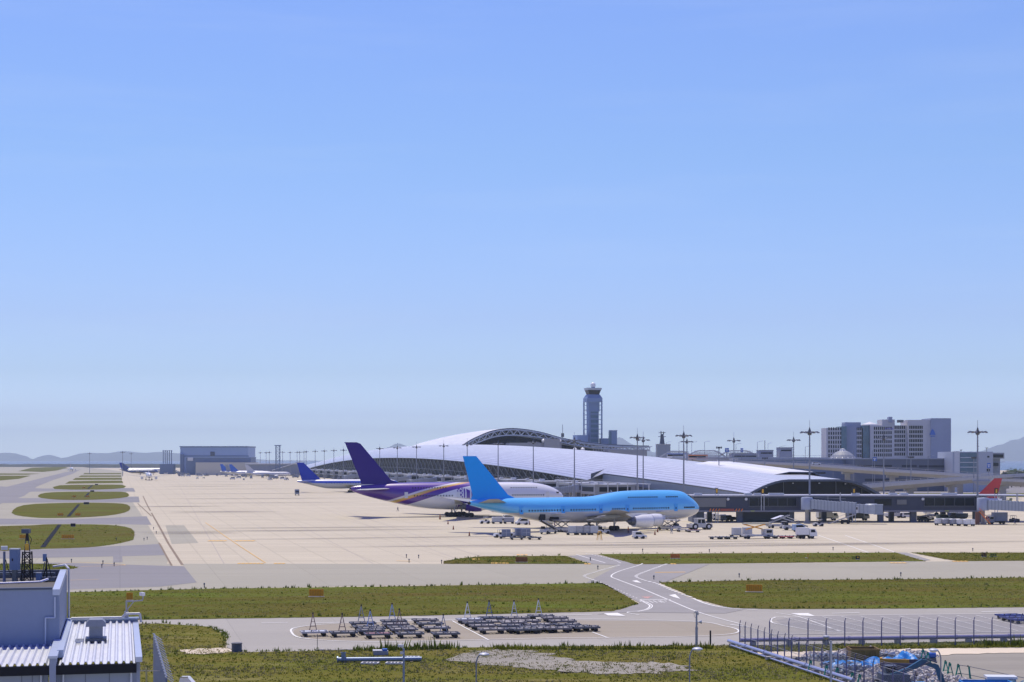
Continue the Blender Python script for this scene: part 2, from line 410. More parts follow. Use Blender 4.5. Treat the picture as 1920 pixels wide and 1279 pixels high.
# service roads
ground_poly('service_road', [(60, 1164), (330, 1160), (760, 1156), (1200, 1142), (1330, 1138), (1960, 1134), (1960, 1204), (1388, 1212), (1000, 1213), (700, 1217), (560, 1222), (455, 1224), (425, 1214), (425, 1196), (412, 1184), (390, 1176), (300, 1170), (60, 1172)], road_m, .024)
ground_poly('service_road', [(1065, 1042), (1118, 1040), (1195, 1058), (1330, 1058), (1250, 1090), (1232, 1094), (1290, 1120), (1345, 1136), (1400, 1142), (1360, 1150), (1180, 1148), (1120, 1152), (1165, 1143), (1200, 1130), (1130, 1095), (1100, 1092), (1160, 1060), (1110, 1057)], roadd_m, .05)
ground_poly('service_road', [(1610, 1036), (1700, 1036), (1745, 1050), (1700, 1054)], roadd_m, .05)
ground_poly('parking_area', [(550, 1185), (580, 1172), (700, 1166), (960, 1163), (1300, 1166), (1380, 1178), (1380, 1190), (1290, 1194), (900, 1200), (650, 1201), (575, 1196)], bay_m, .03, smooth=3)
ground_poly('parking_area', [(1455, 1163), (1480, 1158), (1600, 1153), (1960, 1151), (1960, 1186), (1620, 1188), (1520, 1182), (1470, 1172)], roadd_m, .03)
# dark patch repairs and joints on the apron
ground_poly('apron_patch', [(212, 1028), (228, 1028), (230, 1054), (212, 1054)], taxid_m, .045)
ground_poly('apron_patch', [(310, 985), (345, 985), (372, 1018), (322, 1020)], taxi_m, .014)
ground_poly('apron_strip', [(302, 1019), (314, 1018), (344, 1061), (322, 1061)], apron_m, .045)
mb = MB()
for l in ([(268, 930), (275, 945), (282, 958)], [(284, 962), (300, 990), (316, 1020)], [(316, 1020), (342, 1060)]): pline(mb, l, .5, .05)
pline(mb, [(298, 1018), (322, 1061)], .35, .055); pline(mb, [(258, 944), (284, 968)], .4, .05)
struct(mb.build('apron_joint', joint_m))
mb = MB()
pline(mb, [(242, 954), (278, 953)], .25, .05, 1)
for y in (905, 921): pline(mb, [(500, y), (960, y-1)], .2, .01, 1)
for a, b in (((410, 880), (880, 1057)), ((455, 930), (700, 1057)), ((330, 900), (420, 1057)), ((620, 950), (905, 1045))): pline(mb, [a, b], .18, .01, 1)
for y in (932, 1012, 1022): pline(mb, [(300, y), (1920, y-2)], .22, .012, 1)
struct(mb.build('apron_seam', M('seam_tone', (.36, .32, .27, 1), .9, var=.2)))
# grass
turf_polys = [
 ('grass_verge', [(60, 1112), (380, 1104), (700, 1100), (1130, 1093), (1165, 1112), (1198, 1132), (1150, 1146), (900, 1152), (560, 1158), (60, 1165)], turf_m, .05, 0),
 ('grass_verge', [(1236, 1092), (1400, 1088), (1700, 1086), (1960, 1082), (1960, 1138), (1700, 1141), (1450, 1142), (1370, 1140), (1310, 1124)], turf_m, .05, 0),
 ('grass_verge', [(832, 1052), (870, 1046), (905, 1043), (1060, 1042), (1106, 1057), (832, 1057)], turf_m, .055, 0),
 ('grass_verge', [(1122, 1039), (1400, 1037), (1680, 1036), (1735, 1052), (1190, 1058)], turf_m, .055, 0),
 ('grass_verge', [(1708, 1036), (1960, 1036), (1960, 1051), (1800, 1052), (1770, 1048)], turf_m, .055, 0),
 ('grass_island', [(-20, 990), (60, 985), (100, 983), (200, 984), (246, 991), (251, 1008), (240, 1015), (180, 1025), (80, 1029), (-20, 1029)], turf_m, .05, 3),
 ('grass_island', [(22, 962), (45, 947), (120, 943), (200, 943), (238, 946), (241, 958), (200, 967), (120, 971), (60, 970)], turf_m, .05, 3),
 ('grass_island', [(72, 932), (85, 924), (140, 922), (200, 922), (235, 923), (238, 932), (180, 937), (110, 937)], turf_m, .05, 3),
 ('grass_island', [(102, 917), (112, 910), (170, 909), (228, 909), (232, 915), (180, 918)], turf_m, .05, 2),
 ('grass_island', [(122, 907), (130, 902.5), (180, 901.5), (229, 901.5), (231, 905.5)], turf_m, .05, 0),
 ('grass_island', [(136, 900), (142, 896), (228, 896), (229, 899.6)], turf_m, .05, 0),
 ('grass_island', [(147, 894.3), (152, 891.5), (227, 891.5), (228, 894)], turf_m, .05, 0),
 ('grass_island', [(156, 889.4), (158, 887.2), (227, 887), (227, 889)], turf_m, .05, 0),
 ('grass_island', [(-60, 1056), (0, 1057), (90, 1057), (120, 1059), (147, 1064), (110, 1069), (0, 1073), (-60, 1073)], turf_m, .05, 2),
 ('grass_island', [(-60, 892), (0, 892), (58, 892), (35, 898), (0, 901), (-60, 903)], turf_m, .05, 0),
 ('grass_island', [(-60, 887.5), (76, 888), (50, 890.2), (-60, 890.5)], turf_m, .05, 0),
 ('grass_island', [(34, 883.5), (60, 877), (120, 875), (127, 877.5), (105, 882.5), (80, 885)], turf_m, .05, 0),
 ('grass_island', [(100, 875), (60, 873), (95, 872.6), (125, 873.5)], turf_m, .05, 0),
]
for nm, pts, m_, z_, s_ in turf_polys: ground_poly(nm, pts, m_, z_, smooth=s_, rough=.3)
ground_poly('grass_field', [(60, 1172), (300, 1169), (392, 1175), (412, 1184), (424, 1196), (422, 1214), (445, 1223), (560, 1221), (760, 1216), (1000, 1212), (1366, 1210), (1400, 1222), (1620, 1292), (1640, 1420), (-200, 1420)], turfdry_m, .06)
ground_poly('gravel_patch', [(850, 1233), (880, 1222), (960, 1219), (1010, 1222), (1055, 1234), (1110, 1241), (1230, 1242), (1300, 1252), (1220, 1262), (1100, 1262), (1000, 1254), (960, 1247), (905, 1246)], grav_m, .09, smooth=3, rough=1.6)
ground_poly('sand_patch', [(340, 1221), (370, 1216), (420, 1216), (440, 1221), (400, 1225), (360, 1226)], sand_m, .09, smooth=3, rough=.8)
ground_poly('works_yard', [(1372, 1211), (1960, 1200), (1960, 1420), (1640, 1420), (1620, 1292), (1450, 1236)], grav_m, .05)
ground_poly('grass_verge', [(1372, 1211), (1960, 1200), (1960, 1213), (1700, 1216), (1500, 1222), (1410, 1221)], turfdry_m, .07)
ground_poly('sand_patch', [(1415, 1222), (1500, 1222), (1700, 1217), (1960, 1214), (1960, 1222), (1800, 1226), (1720, 1233), (1560, 1228), (1500, 1232), (1440, 1230)], sand_m, .09, rough=.7)
# black drain lines across the islands
for a, b, wd in (((80, 1027), (112, 984), 1.1), ((128, 969), (148, 946), 1.1), ((167, 924), (160, 932), 1.2), ((165, 917), (173, 910), 1.3)):
    mb = MB(); pline(mb, [a, b], wd, .075, 1); struct(mb.build('drain_line', M('drain_black', (.012, .014, .018, 1), .9, spec=.1)))
# rubber and oil staining on the stands: long soft-edged dirty patches
stain_m = N('stain'); _v = stain_m.map(); _g = stain_m.n('SeparateXYZ'); stain_m.l(stain_m.tc.outputs['UV'], _g.inputs[0])
_e = stain_m.math('MULTIPLY', stain_m.math('SINE', stain_m.math('MULTIPLY', _g.outputs[0], math.pi)), stain_m.math('SINE', stain_m.math('MULTIPLY', _g.outputs[1], math.pi)))
_n = stain_m.band(stain_m.noise(stain_m.map(rot=-AR, sc=(.04, .4, 1)), 1.0, 6, .65), .3, .75)
stain_m.l(stain_m.math('MULTIPLY', stain_m.math('MULTIPLY', _e, _n), .85), stain_m.b.inputs['Alpha']); stain_m.b.inputs['Base Color'].default_value = (.24, .22, .19, 1); stain_m.b.inputs['Roughness'].default_value = .9
STZ = .03
def stain(px, py, wd, dp):
    global STZ
    STZ += .0015; c = G(px, py); me = bpy.data.meshes.new('apron_stain')
    me.from_pydata([tuple(c+PX*a*wd/2+AX*b*dp/2+Vector((0, 0, STZ))) for a, b in ((-1, -1), (1, -1), (1, 1), (-1, 1))], [], [(0, 1, 2, 3)]); me.materials.append(stain_m.m)
    ul = me.uv_layers.new(name='UVMap')
    for i, u in enumerate(((0, 0), (1, 0), (1, 1), (0, 1))): ul.data[i].uv = u
    o = bpy.data.objects.new('apron_stain', me); COL.objects.link(o); struct(o)
for px, py, wd, dp in ((430, 903, 110, 16), (425, 909, 100, 18), (440, 917, 110, 16), (455, 926, 105, 16), (480, 935, 95, 16), (500, 943, 90, 12), (380, 912, 60, 30), (630, 989, 75, 10), (560, 995, 90, 12), (760, 1008, 80, 8), (420, 960, 40, 26), (900, 1023, 60, 7), (1180, 1022, 90, 9), (1450, 1023, 100, 9), (1700, 1018, 80, 9), (1300, 1016, 60, 6), (330, 950, 40, 20), (360, 1000, 26, 16), (1130, 993, 30, 10), (860, 968, 40, 14)): stain(px, py, wd, dp)
# painted markings
mw = MB()
pline(mw, [(1205, 1057), (1196, 1061), (1160, 1072), (1146, 1081), (1160, 1088), (1200, 1103), (1250, 1124), (1300, 1145), (1340, 1158), (1390, 1171)], .22, .06)
pline(mw, [(1080, 1040), (1100, 1046), (1135, 1056)], .25, .06)
pline(mw, [(1098, 1038), (1130, 1045), (1152, 1051), (1165, 1057)], .3, .06, dash=(1.1, .8))
for l in ([(1161, 1060), (1130, 1069), (1100, 1078), (1097, 1082), (1112, 1088), (1125, 1092)], [(1250, 1058), (1225, 1067), (1196, 1078), (1194, 1083), (1210, 1089), (1232, 1095), (1262, 1108), (1300, 1122)]):
    pline(mw, l, .5, .06, dash=(1.1, .8))
pline(mw, [(1125, 1092), (1160, 1107), (1200, 1125)], .15, .06, dash=(1.0, 1.2))
pline(mw, [(1300, 1123), (1325, 1133), (1360, 1140), (1420, 1145)], .28, .06)
pline(mw, [(1200, 1125), (1208, 1130), (1218, 1136), (1214, 1142), (1200, 1146), (1176, 1149), (1198, 1154)], .2, .06)
pline(mw, [(1205, 1127), (1219, 1133), (1223, 1138), (1214, 1144), (1195, 1148)], .15, .064)
pline(mw, [(1200, 1125), (1258, 1125)], .45, .06, 1)
def ring_px(pts, wd, z=.062):
    q = curve([G(*p) for p in pts+[pts[0]]], 8); strip(mw, q, wd, z)
ring_px([(545, 1184), (553, 1178), (600, 1172), (700, 1167), (860, 1163), (960, 1161), (1100, 1161), (1300, 1166), (1360, 1175), (1384, 1182), (1378, 1188), (1340, 1192), (1250, 1195), (1000, 1198), (800, 1203), (700, 1204), (620, 1202), (560, 1196)], .22)
ring_px([(1445, 1164), (1452, 1159), (1480, 1157), (1700, 1153), (1960, 1151), (2100, 1150), (2100, 1182), (1960, 1184), (1700, 1188), (1580, 1187), (1520, 1182), (1475, 1174), (1450, 1169)], .22)
pline(mw, [(848, 1165), (916, 1201)], .18, .064, 1); pline(mw, [(1110, 1186), (1140, 1197)], .2, .064, 1)
pline(mw, [(1455, 1150), (1500, 1158), (1575, 1185)], .2, .064)
for i in range(16):
    a = G(1460+i*42, 1160, 0); pline(mw, [(1470+i*36, 1158-i*.35), (1585+i*36, 1186-i*.25)], .13, .064, 1)
for x in (600, 700): pline(mw, [(x-110, 1169), (x-60, 1168)], .3, .064, 1)
pline(mw, [(740, 1160), (820, 1159)], .35, .064, 1); pline(mw, [(1045, 1155), (1110, 1153)], .35, .064, 1)
pline(mw, [(1560, 1151), (1612, 1150)], .45, .064, 1); pline(mw, [(1840, 1148), (1890, 1147)], .45, .064, 1); pline(mw, [(1370, 1172), (1400, 1176)], .35, .064, 1)
def gpoly(mb, pts, z=.066):
    q = [G(*p, z) for p in pts]; mb.add(q, [tuple(t) for t in tessellate_polygon([q])])
gpoly(mw, [(1185, 1089), (1194, 1088), (1203, 1093), (1192, 1091.5)]); gpoly(mw, [(1254, 1116), (1266, 1114), (1276, 1123), (1262, 1119)])
gpoly(mw, [(1132, 1150), (1158, 1149), (1173, 1155), (1140, 1154)]); gpoly(mw, [(1482, 1150), (1515, 1149.5), (1528, 1155), (1500, 1154)])
pline(mw, [(860, 1012), (905, 1013)], .5, .015, 1); pline(mw, [(1535, 1004), (1640, 1040)], .25, .014, 1); pline(mw, [(1585, 1004), (1680, 1036)], .25, .014, 1)
o = mw.build('road_marking', line_w); struct(o)
# the word on the road: strokes seen along the driving direction
def strokes(word, org, ux, uy, hgt, wd, pen, mb, z):
    GL = {'S': [[(1, 1), (0, 1), (0, .5), (1, .5), (1, 0), (0, 0)]], 'T': [[(0, 1), (1, 1)], [(.5, 1), (.5, 0)]],
          'O': [[(0, 0), (0, 1), (1, 1), (1, 0), (0, 0)]], 'P': [[(0, 0), (0, 1), (1, 1), (1, .5), (0, .5)]]}
    for i, ch in enumerate(word):
        for st in GL[ch]:
            pts = [org+ux*((i*1.45+a)*wd)+uy*(b*hgt) for a, b in st]
            for a, b in zip(pts[:-1], pts[1:]):
                d = (b-a).normalized()*pen/2; strip(mb, [a-d, b+d], pen, z)
mb = MB(); strokes('STOP', G(1207, 1131), Vector((1, .05, 0)), Vector((-.12, 1, 0)), 3.0, .62, .16, mb, .07); struct(mb.build('stop_lettering', line_w))
mb = MB(); gpoly(mb, [(1202, 1119), (1222, 1118.5), (1214, 1122)]); pline(mb, [(1200, 1118.4), (1224, 1118.2), (1215, 1122)], .12, .07, 1); struct(mb.build('give_way_marking', line_r))
my = MB()
for x, y, x2 in ((390, 1014.5, 425), (440, 1014.5, 478), (445, 1057, 495), (513, 1057, 535), (920, 1056.5, 955), (968, 1041, 990), (885, 1049, 900), (1095, 1058, 1108), (1257, 1058, 1268), (1668, 1056, 1700), (1785, 1053, 1815)):
    Dm = H*F/(y-Y0); wd_ = Dm*Dm/(H*F)*1.3; n_ = max(2, int((x2-x)/7))
    for i_ in range(n_): pline(my, [(x+(x2-x)*(i_+.1)/n_, y), (x+(x2-x)*(i_+.88)/n_, y)], wd_, .07, 1)
pline(my, [(1228, 1074), (1285, 1073.5)], .3, .07, 1)
pline(my, [(110, 1057), (150, 1055), (235, 1060), (150, 1063)], .22, .07); pline(my, [(120, 1089), (185, 1087)], .2, .07); pline(my, [(743, 1052), (770, 1053)], .5, .07, 1)
pline(my, [(385, 980), (440, 1018), (498, 1056)], .16, .07); pline(my, [(1228, 1074), (1285, 1073.5)], .9, .074, 1)
struct(my.build('yellow_marking', line_y))

# ------------------------------------------------------------------ grass blades and weeds
def inside(pt, poly):
    x, y = pt; c = False; n = len(poly); j = n-1
    for i in range(n):
        xi, yi = poly[i]; xj, yj = poly[j]
        if (yi > y) != (yj > y) and x < (xj-xi)*(y-yi)/(yj-yi)+xi: c = not c
        j = i
    return c
def tuft(mb, x, y, h, r, n, z=.05):
    for _ in range(n):
        a = random.uniform(0, 6.283); d = random.uniform(0, r); bx, by = x+math.cos(a)*d, y+math.sin(a)*d
        ww = random.uniform(.03, .07)*(1+h); ln = random.uniform(.1, .5)*h; hh = h*random.uniform(.6, 1.2)
        c, s = math.cos(a+1.57)*ww, math.sin(a+1.57)*ww
        mb.add([(bx-c, by-s, z), (bx+c, by+s, z), (bx+math.cos(a)*ln, by+math.sin(a)*ln, z+hh)], [(0, 1, 2)])
def scatter(mb, poly, n, h0, h1, r, blades, dens=None):
    xs = [p[0] for p in poly]; ys = [p[1] for p in poly]; k = 0; t = 0
    while k < n and t < n*12:
        t += 1
        x = random.uniform(min(xs), max(xs)); y = random.uniform(min(ys), max(ys))
        if y < 133 or abs(x/y) > .325 or not inside((x, y), poly): continue
        if dens and noise.noise(Vector((x*.08, y*.16, 3.3))) < dens: continue
        tuft(mb, x, y, random.uniform(h0, h1)*.5, r, blades); k += 1
def edge_weeds(mb, pxs, step, h0, h1, r=.25, p=.6):
    if G(*pxs[0]).y > 290: step *= 2; h1 = min(h1, .55)
    pts = [G(*q) for q in pxs]
    for a, b in zip(pts[:-1], pts[1:]):
        n = int((b-a).length/step)
        for i in range(n):
            if random.random() > p: continue
            q = a+(b-a)*((i+random.random())/n); big = random.random() < .12
            h = random.uniform(h0, h1)*(1.7 if big else 1)
            tuft(mb, q.x+random.uniform(-.3, .3), q.y+random.uniform(-.2, .6), h*.6, r*(1.6 if big else 1), 9 if big else 6)
polys = {k: v for k, v in POLY.items()}
mg, mw_, md = MB(), MB(), MB()
for k, p in polys.items():
    cy = sum(q[1] for q in p)/len(p); 
    if k.startswith('grass_field'):
        scatter(mg, p, 7000, .12, .34, .3, 4); scatter(md, p, 5200, .15, .4, .3, 4, -.05); scatter(mw_, p, 160, .25, .5, .35, 8, .1)
    elif k.startswith('grass_verge') and cy < 260:
        scatter(mg, p, 4200, .08, .22, .5, 3); scatter(md, p, 900, .1, .25, .5, 4, .1); scatter(mw_, p, 70, .3, .6, .4, 8)
    elif k.startswith('grass_verge') or (k.startswith('grass_island') and cy < 420):
        scatter(mg, p, 1200, .12, .3, .8, 3); scatter(mw_, p, 40, .4, .8, .6, 8)
edge_weeds(mw_, [(130, 1112), (380, 1105), (700, 1101), (1130, 1094)], .45, .3, .6)
edge_weeds(mw_, [(1236, 1093), (1400, 1089), (1700, 1087), (1950, 1083)], .45, .3, .6)
edge_weeds(mw_, [(130, 1163), (560, 1157), (900, 1151), (1150, 1145), (1196, 1133)], .4, .2, .5, p=.5)
edge_weeds(mw_, [(1380, 1140), (1450, 1141), (1700, 1140), (1950, 1137)], .4, .2, .5, p=.5)
edge_weeds(mw_, [(832, 1055), (870, 1046), (905, 1043), (1060, 1042)], .8, .3, .8); edge_weeds(mw_, [(1122, 1039), (1400, 1037), (1680, 1037)], .9, .3, .8, p=.5)
edge_weeds(mw_, [(1710, 1037), (1950, 1037)], .9, .3, .8, p=.5)
edge_weeds(mw_, [(445, 1223), (560, 1222), (760, 1217), (1000, 1214), (1366, 1212)], .25, .2, .5, .35, .6)
edge_weeds(mw_, [(670, 1222), (740, 1220), (860, 1218)], .12, .8, 1.3, .4, .8)
edge_weeds(mg, [(930, 1218), (1050, 1219), (1200, 1219), (1340, 1217)], .1, .35, .75, .6, .8)
edge_weeds(mw_, [(262, 1170), (300, 1170), (330, 1171), (392, 1176), (412, 1184), (424, 1196), (422, 1212)], .3, .25, .55, .35, .5)
edge_weeds(mg, [(1385, 1222), (1500, 1223), (1700, 1217), (1950, 1214)], .2, .3, .6, .3, .8)
edge_weeds(mw_, [(1840, 1212), (1950, 1211)], .12, .7, 1.1, .5, .8)
edge_weeds(mw_, [(1372, 1216), (1450, 1242), (1560, 1280)], .3, .2, .5, .3, .6)
stuff(mg.build('grass_blades', blade_g), 'short green grass growing on the verges between the taxiways', 'grass')
stuff(mw_.build('weeds', blade_w), 'taller dark green weeds along the edges of the asphalt', 'weeds')
stuff(md.build('dry_grass', blade_d), 'straw coloured dry grass in the foreground field', 'grass')

# ================================================================== TERMINAL
WU0, WU1, WV0, WV1 = 216.0, 272.0, 565.0, 2165.0
def ridge_z(v): return 12 + 19*(1-((v-1365)/800)**2)
def edge_z(v):
    if v > 765: return 8.6+11.4*(1-((v-1365)/600)**2) if v < 1965 else 8.6
    return 6.3+6.0*((v-565)/200.0)**.9
def wing_base(v): return edge_z(v) if v > 765 else 4.8+3.8*(v-565)/200
def wing_section(v, n=22):
    """airside eave -> ridge -> landside foot, with arc length for the UV"""
    ze, zr = wing_base(v), ridge_z(v); zr = max(zr-.6, ze+2)
    pts = []; t0 = 0.0; q = max(0, 1-(v-WV0)/260.0)
    if v <= 765: t0 = math.asin(min(1, ((edge_z(v)-ze)/(zr-ze))**(1/(.8+.15*q))))/(math.pi/2)*(.55-.22*q)
    for i in range(n+1):
        t = t0+(1-t0)*(0 if i == 0 else .004 if i == 1 else (i-1)/(n-1)); u = WU0+(WU1-WU0)*t
        q = max(0, 1-(v-WV0)/260.0)               # towards the tip the vault flattens on top and drops at both feet
        a = math.sin(min(1, t/(.55-.22*q))*math.pi/2)**(.8+.15*q)
        z = ze+(zr-ze)*a
        k0 = .55+.1*q
        if t > k0: z = zr-(zr-4.5)*(1-math.cos((t-k0)/(1-k0)*math.pi/2))**1.1
        pts.append((u, z))
    return pts
wing = thing('terminal_concourse', 'very long silver barrel-roofed airport concourse running to the horizon behind the jets', 'terminal', W((WU0+WU1)/2, WV0, 0))
wing_inv = Matrix.Translation(-wing.location)
def roof_mesh(name, vs_list, sect, mat, parent, thick=.5):
    me = bpy.data.meshes.new(name); vv = []; uv = []; fs = []
    n = None
    for v in vs_list:
        s = sect(v); n = len(s); acc = 0; prev = None
        for u, z in s:
            if prev: acc += math.hypot(u-prev[0], z-prev[1])
            prev = (u, z); vv.append(W(u, v, z)-parent.location); uv.append((v, acc))
    for i in range(len(vs_list)-1):
        for j in range(n-1): fs.append((i*n+j, (i+1)*n+j, (i+1)*n+j+1, i*n+j+1))
    me.from_pydata([tuple(p) for p in vv], [], fs); me.materials.append(mat)
    ul = me.uv_layers.new(name='UVMap')
    for lp in me.loops: ul.data[lp.index].uv = uv[lp.vertex_index]
    me.polygons.foreach_set('use_smooth', [True]*len(fs)); me.update()
    if sum(p.normal.z for p in me.polygons) < 0: me.flip_normals()
    o = bpy.data.objects.new(name, me); COL.objects.link(o); o.parent = parent
    me.materials.append(navy); sm = o.modifiers.new('thickness', 'SOLIDIFY'); sm.thickness = thick; sm.offset = -1; sm.material_offset_rim = 1; sm.material_offset = 1
    return o
vl = sorted([WV0+i*12 for i in range(134)]+[WV0+.15, 769.2, 768.8])
roof_mesh('roof', [v for v in vl if v <= 770], wing_section, roof_m, wing)
roof_mesh('roof', [v for v in vl if v >= 768], wing_section, roof_m, wing)
# landside upstand panel near the end of the wing
def upstand(v):
    a = wing_section(v); z = ridge_z(v)
    return [(239, z-.9), (247, z+.5), (257, z+.4), (262, z-2.2)]
roof_mesh('roof_panel', [596, 596.2]+[606+i*10 for i in range(9)], upstand, roof2_m, wing, .4)
L0 = wing.location
def wl(u, v, z): return W(u, v, z)-L0
# end wall: arch glass set back under the roof edge
s = wing_section(WV0)
mb = MB()
base = [wl(u, WV0+5, 0.0) for u, z in s]; top = [wl(u, WV0+5, z-.7) for u, z in s]
mb.add(base+top, [(i, i+1, len(s)+i+1, len(s)+i) for i in range(len(s)-1)]); mb.build('end_glass', M('end_wall_glass', (.012, .014, .018, 1), .35, spec=.15), wing)
mb = MB()
for a, b in zip(s[:-1], s[1:]): mb.bar(wl(a[0], WV0-.1, a[1]-.35), wl(b[0], WV0-.1, b[1]-.35), .5, .8)
mb.build('roof_edge', navy, wing)
mb = MB()
for a, z in s[3:-2:4]:
    mb.bar(wl(a, WV0+4.6, 0), wl(a, WV0+4.6, z-.8), .25)
mb.bar(wl(s[1][0], WV0+4.5, 5.5), wl(s[-2][0], WV0+4.5, 5.5), .3); mb.build('end_mullions', steel_dark, wing)
for k, (a, z) in enumerate(s[4:-2:4]):
    mb = MB(); mb.box(wl(a, WV0+2, z-1.4), (.5, .5, .3)); mb.build('soffit_lamp', lightgrey, wing)
# near section glass band + lower wall, and the longer recessed glass wall beyond
mb = MB()
vs1 = [570+i*10 for i in range(20)]
def s_u(v): return wing_section(v)[0][0]
rr = [[wl(s_u(v)+.3, v, edge_z(v)-.5), wl(s_u(v)+.3, v, edge_z(v)-.5-min(3.4, edge_z(v)-3.8))] for v in vs1]
mb.rings(rr, cap=False, close=False); mb.build('glass_band', M('window_band', (.16, .2, .28, 1), .3, var=.12, sc=.05), wing)
mb = MB()
rr = [[wl(s_u(v)+1.1, v, edge_z(v)-.6), wl(s_u(v)+1.1, v, .0)] for v in vs1]
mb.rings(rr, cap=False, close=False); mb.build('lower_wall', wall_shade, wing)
mb = MB(); mb.rings([[wl(WU0+1.0, 765.8, edge_z(764)-.4), wl(WU0+14, 765.8, 16)], [wl(WU0+1.0, 765.8, 0), wl(WU0+14, 765.8, 0)]], cap=False, close=False); mb.build('section_wall', steel_dark, wing)
vs2 = [770+i*15 for i in range(93)]
mb = MB(); mb.rings([[wl(WU0+5, v, edge_z(v)+1.0), wl(WU0+5, v, 0)] for v in vs2], cap=False, close=False); mb.build('glass_wall', M('concourse_glass', (.022, .026, .032, 1), .6, spec=.1, var=.35, sc=.05), wing)
for i, v in enumerate(vs2[:-1]):                # leaning struts under the eave, one pair per bay
    z = edge_z(v)-.3; mb = MB()
    mb.bar(wl(WU0+4.5, v+2, 4), wl(WU0+.6, v+12, z), .35); mb.bar(wl(WU0+4.5, v+12, z*.45), wl(WU0+4.5, v+2, z), .3)
    mb.bar(wl(WU0+2.5, v, z*.62), wl(WU0+2.5, v+15, z*.62+.2), .25)
    mb.build('strut', M('strut_grey', (.2, .22, .24, 1), .5, var=.2), wing)
random.seed(21)
for v in vs2[:-4]:
    zz = random.uniform(.25, .8)*edge_z(v); mb = MB(); mb.box(wl(WU0+3.6, v+random.uniform(2, 13), zz), (random.uniform(.8, 1.6), random.uniform(2, 6), random.uniform(.3, .8)), AR); mb.build('service_gantry', M('gantry_tone', (.22, .21, .19, 1), .7, var=.4, sc=.1), wing)

# gate lounges along the foot of the concourse
lounge = thing('gate_lounge', 'grey flat-roofed gate lounge at the foot of the concourse', 'building', W(205, 800), AR, 'gate lounges along the concourse')
MB().span(-9, 9, -11, 11, 3.6, 7.6).build('upper_storey', grey, lounge)
MB().span(-9.3, 9.3, -11.3, 11.3, 7.6, 8.0).build('roof', lightgrey, lounge)
MB().span(-9.05, -8.95, -9, 9, 4.8, 6.8).span(-7, 7, -11.06, -10.9, 4.8, 6.8).build('window', glass_d, lounge)
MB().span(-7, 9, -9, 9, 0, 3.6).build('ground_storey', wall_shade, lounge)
for yy in (-9, 0, 9): MB().box((-8.3, yy, 1.8), (.7, .7, 3.6)).build('column', concrete_m, lounge)
for a, b in (((-3, 2, 8.5), (2.4, 3, 1)), ((3, -5, 8.4), (1.6, 2, .8))): MB().box(a, b).build('roof_unit', offwhite, lounge)
lt = tree(lounge); i = 0
lounge.location = W(206, 700); lounge['label'] = 'nearest grey flat-roofed gate lounge, seen just above the blue jumbo'
for v in range(745, 1900, 62):
    dup(lt, W(207, v), AR, 'small grey flat-roofed gate lounge at the foot of the concourse', 'gate lounges along the concourse')

# pipe and rail gantry over the near gate area (posts and long beams)
g = thing('service_walkway', 'long grey elevated walkway on thin posts in front of the concourse glass', 'walkway', W(199, 640), AR)
MB().span(-.8, .8, -20, 120, 8.9, 9.2).build('deck', lightgrey, g)
MB().span(-.85, -.8, -20, 120, 10.1, 10.2).span(-.85, -.8, -20, 120, 9.6, 9.66).build('handrail', galv, g)
for yy in range(-20, 121, 14): MB().box((0, yy, 4.4), (.35, .35, 8.9)).build('post', lightgrey, g)

# ------------------------------------------------------------------ main terminal hall with its wave roof and truss
hall = thing('terminal_hall', 'large terminal hall with a curved roof on arched lattice trusses behind the concourse', 'terminal', W(300, 1230, 0))
HO = hall.location
prof = [(243, 25.0), (252, 32), (262, 37), (272, 40.6), (284, 42.2), (296, 41.6), (310, 39.2), (325, 35.2), (340, 32.6), (352, 31.2), (362, 30.4), (374, 29.8), (386, 29.4), (394, 29.3)]
cp = curve([(a, b, 0) for a, b in prof], 4); cp = [(p[0], p[1]) for p in cp]
def hall_section(v):
    dz = -(max(0, v-1227)/320)**2*7; return [(u, z+dz) for u, z in cp]
roof_mesh('roof', [1227, 1227.3]+[1243+i*16 for i in range(19)], hall_section, roof2_m, hall, .9)
def hl(u, v, z): return W(u, v, z)-HO
for v0, dd in ((1224.5, 0), (1245, 0)):
    mb = MB(); low = [(u, z-3.8-1.5*math.sin(max(0, min(1, (u-243)/80))*math.pi)) for u, z in cp]
    for a, b in zip(cp[:-1], cp[1:]): mb.bar(hl(a[0], v0, a[1]-1.2), hl(b[0], v0, b[1]-1.2), .8, .9)
    for a, b in zip(low[:-1], low[1:]): mb.bar(hl(a[0], v0, a[1]), hl(b[0], v0, b[1]), .7, .8)
    for i in range(0, len(cp)-2, 2):
        mb.bar(hl(cp[i][0], v0, cp[i][1]-1.2), hl(low[i+1][0], v0, low[i+1][1]), .55); mb.bar(hl(low[i+1][0], v0, low[i+1][1]), hl(cp[i+2][0], v0, cp[i+2][1]-1.2), .55)
    mb.build('truss', M('truss_grey', (.42, .46, .52, 1), .5, var=.1), hall)
mb = MB(); base = [hl(u, 1262, 0) for u, z in cp[2:-8]]; top = [hl(u, 1262, z-1.5) for u, z in cp[2:-8]]; n = len(base)
mb.add(base+top, [(i, i+1, n+i+1, n+i) for i in range(n-1)]); mb.build('end_glass', M('hall_glass', (.012, .02, .045, 1), .6, spec=.1, var=.15, sc=.05), hall)
mb = MB()
for u, v, a, b, z0, z1 in ((300, 1215, 40, 12, 18, 31), (340, 1212, 44, 10, 18, 25.2), (312, 1210, 12, 8, 22, 34), (368, 1205, 30, 14, 16, 26)):
    mb.box(hl(u, v, (z0+z1)/2), (a, b, z1-z0), AR)
mb.build('plant_block', M('plant_grey', (.27, .28, .3, 1), .6, var=.1), hall)
for u in (306, 318, 330, 336): MB().lathe([(.2, -1), (1.4, -.4), (1.6, .6), (.9, 1.5), (.05, 1.9)], hl(u, 1208, 25.8 if u > 318 else 32.2), 10).build('radome', white, hall, smooth=True)
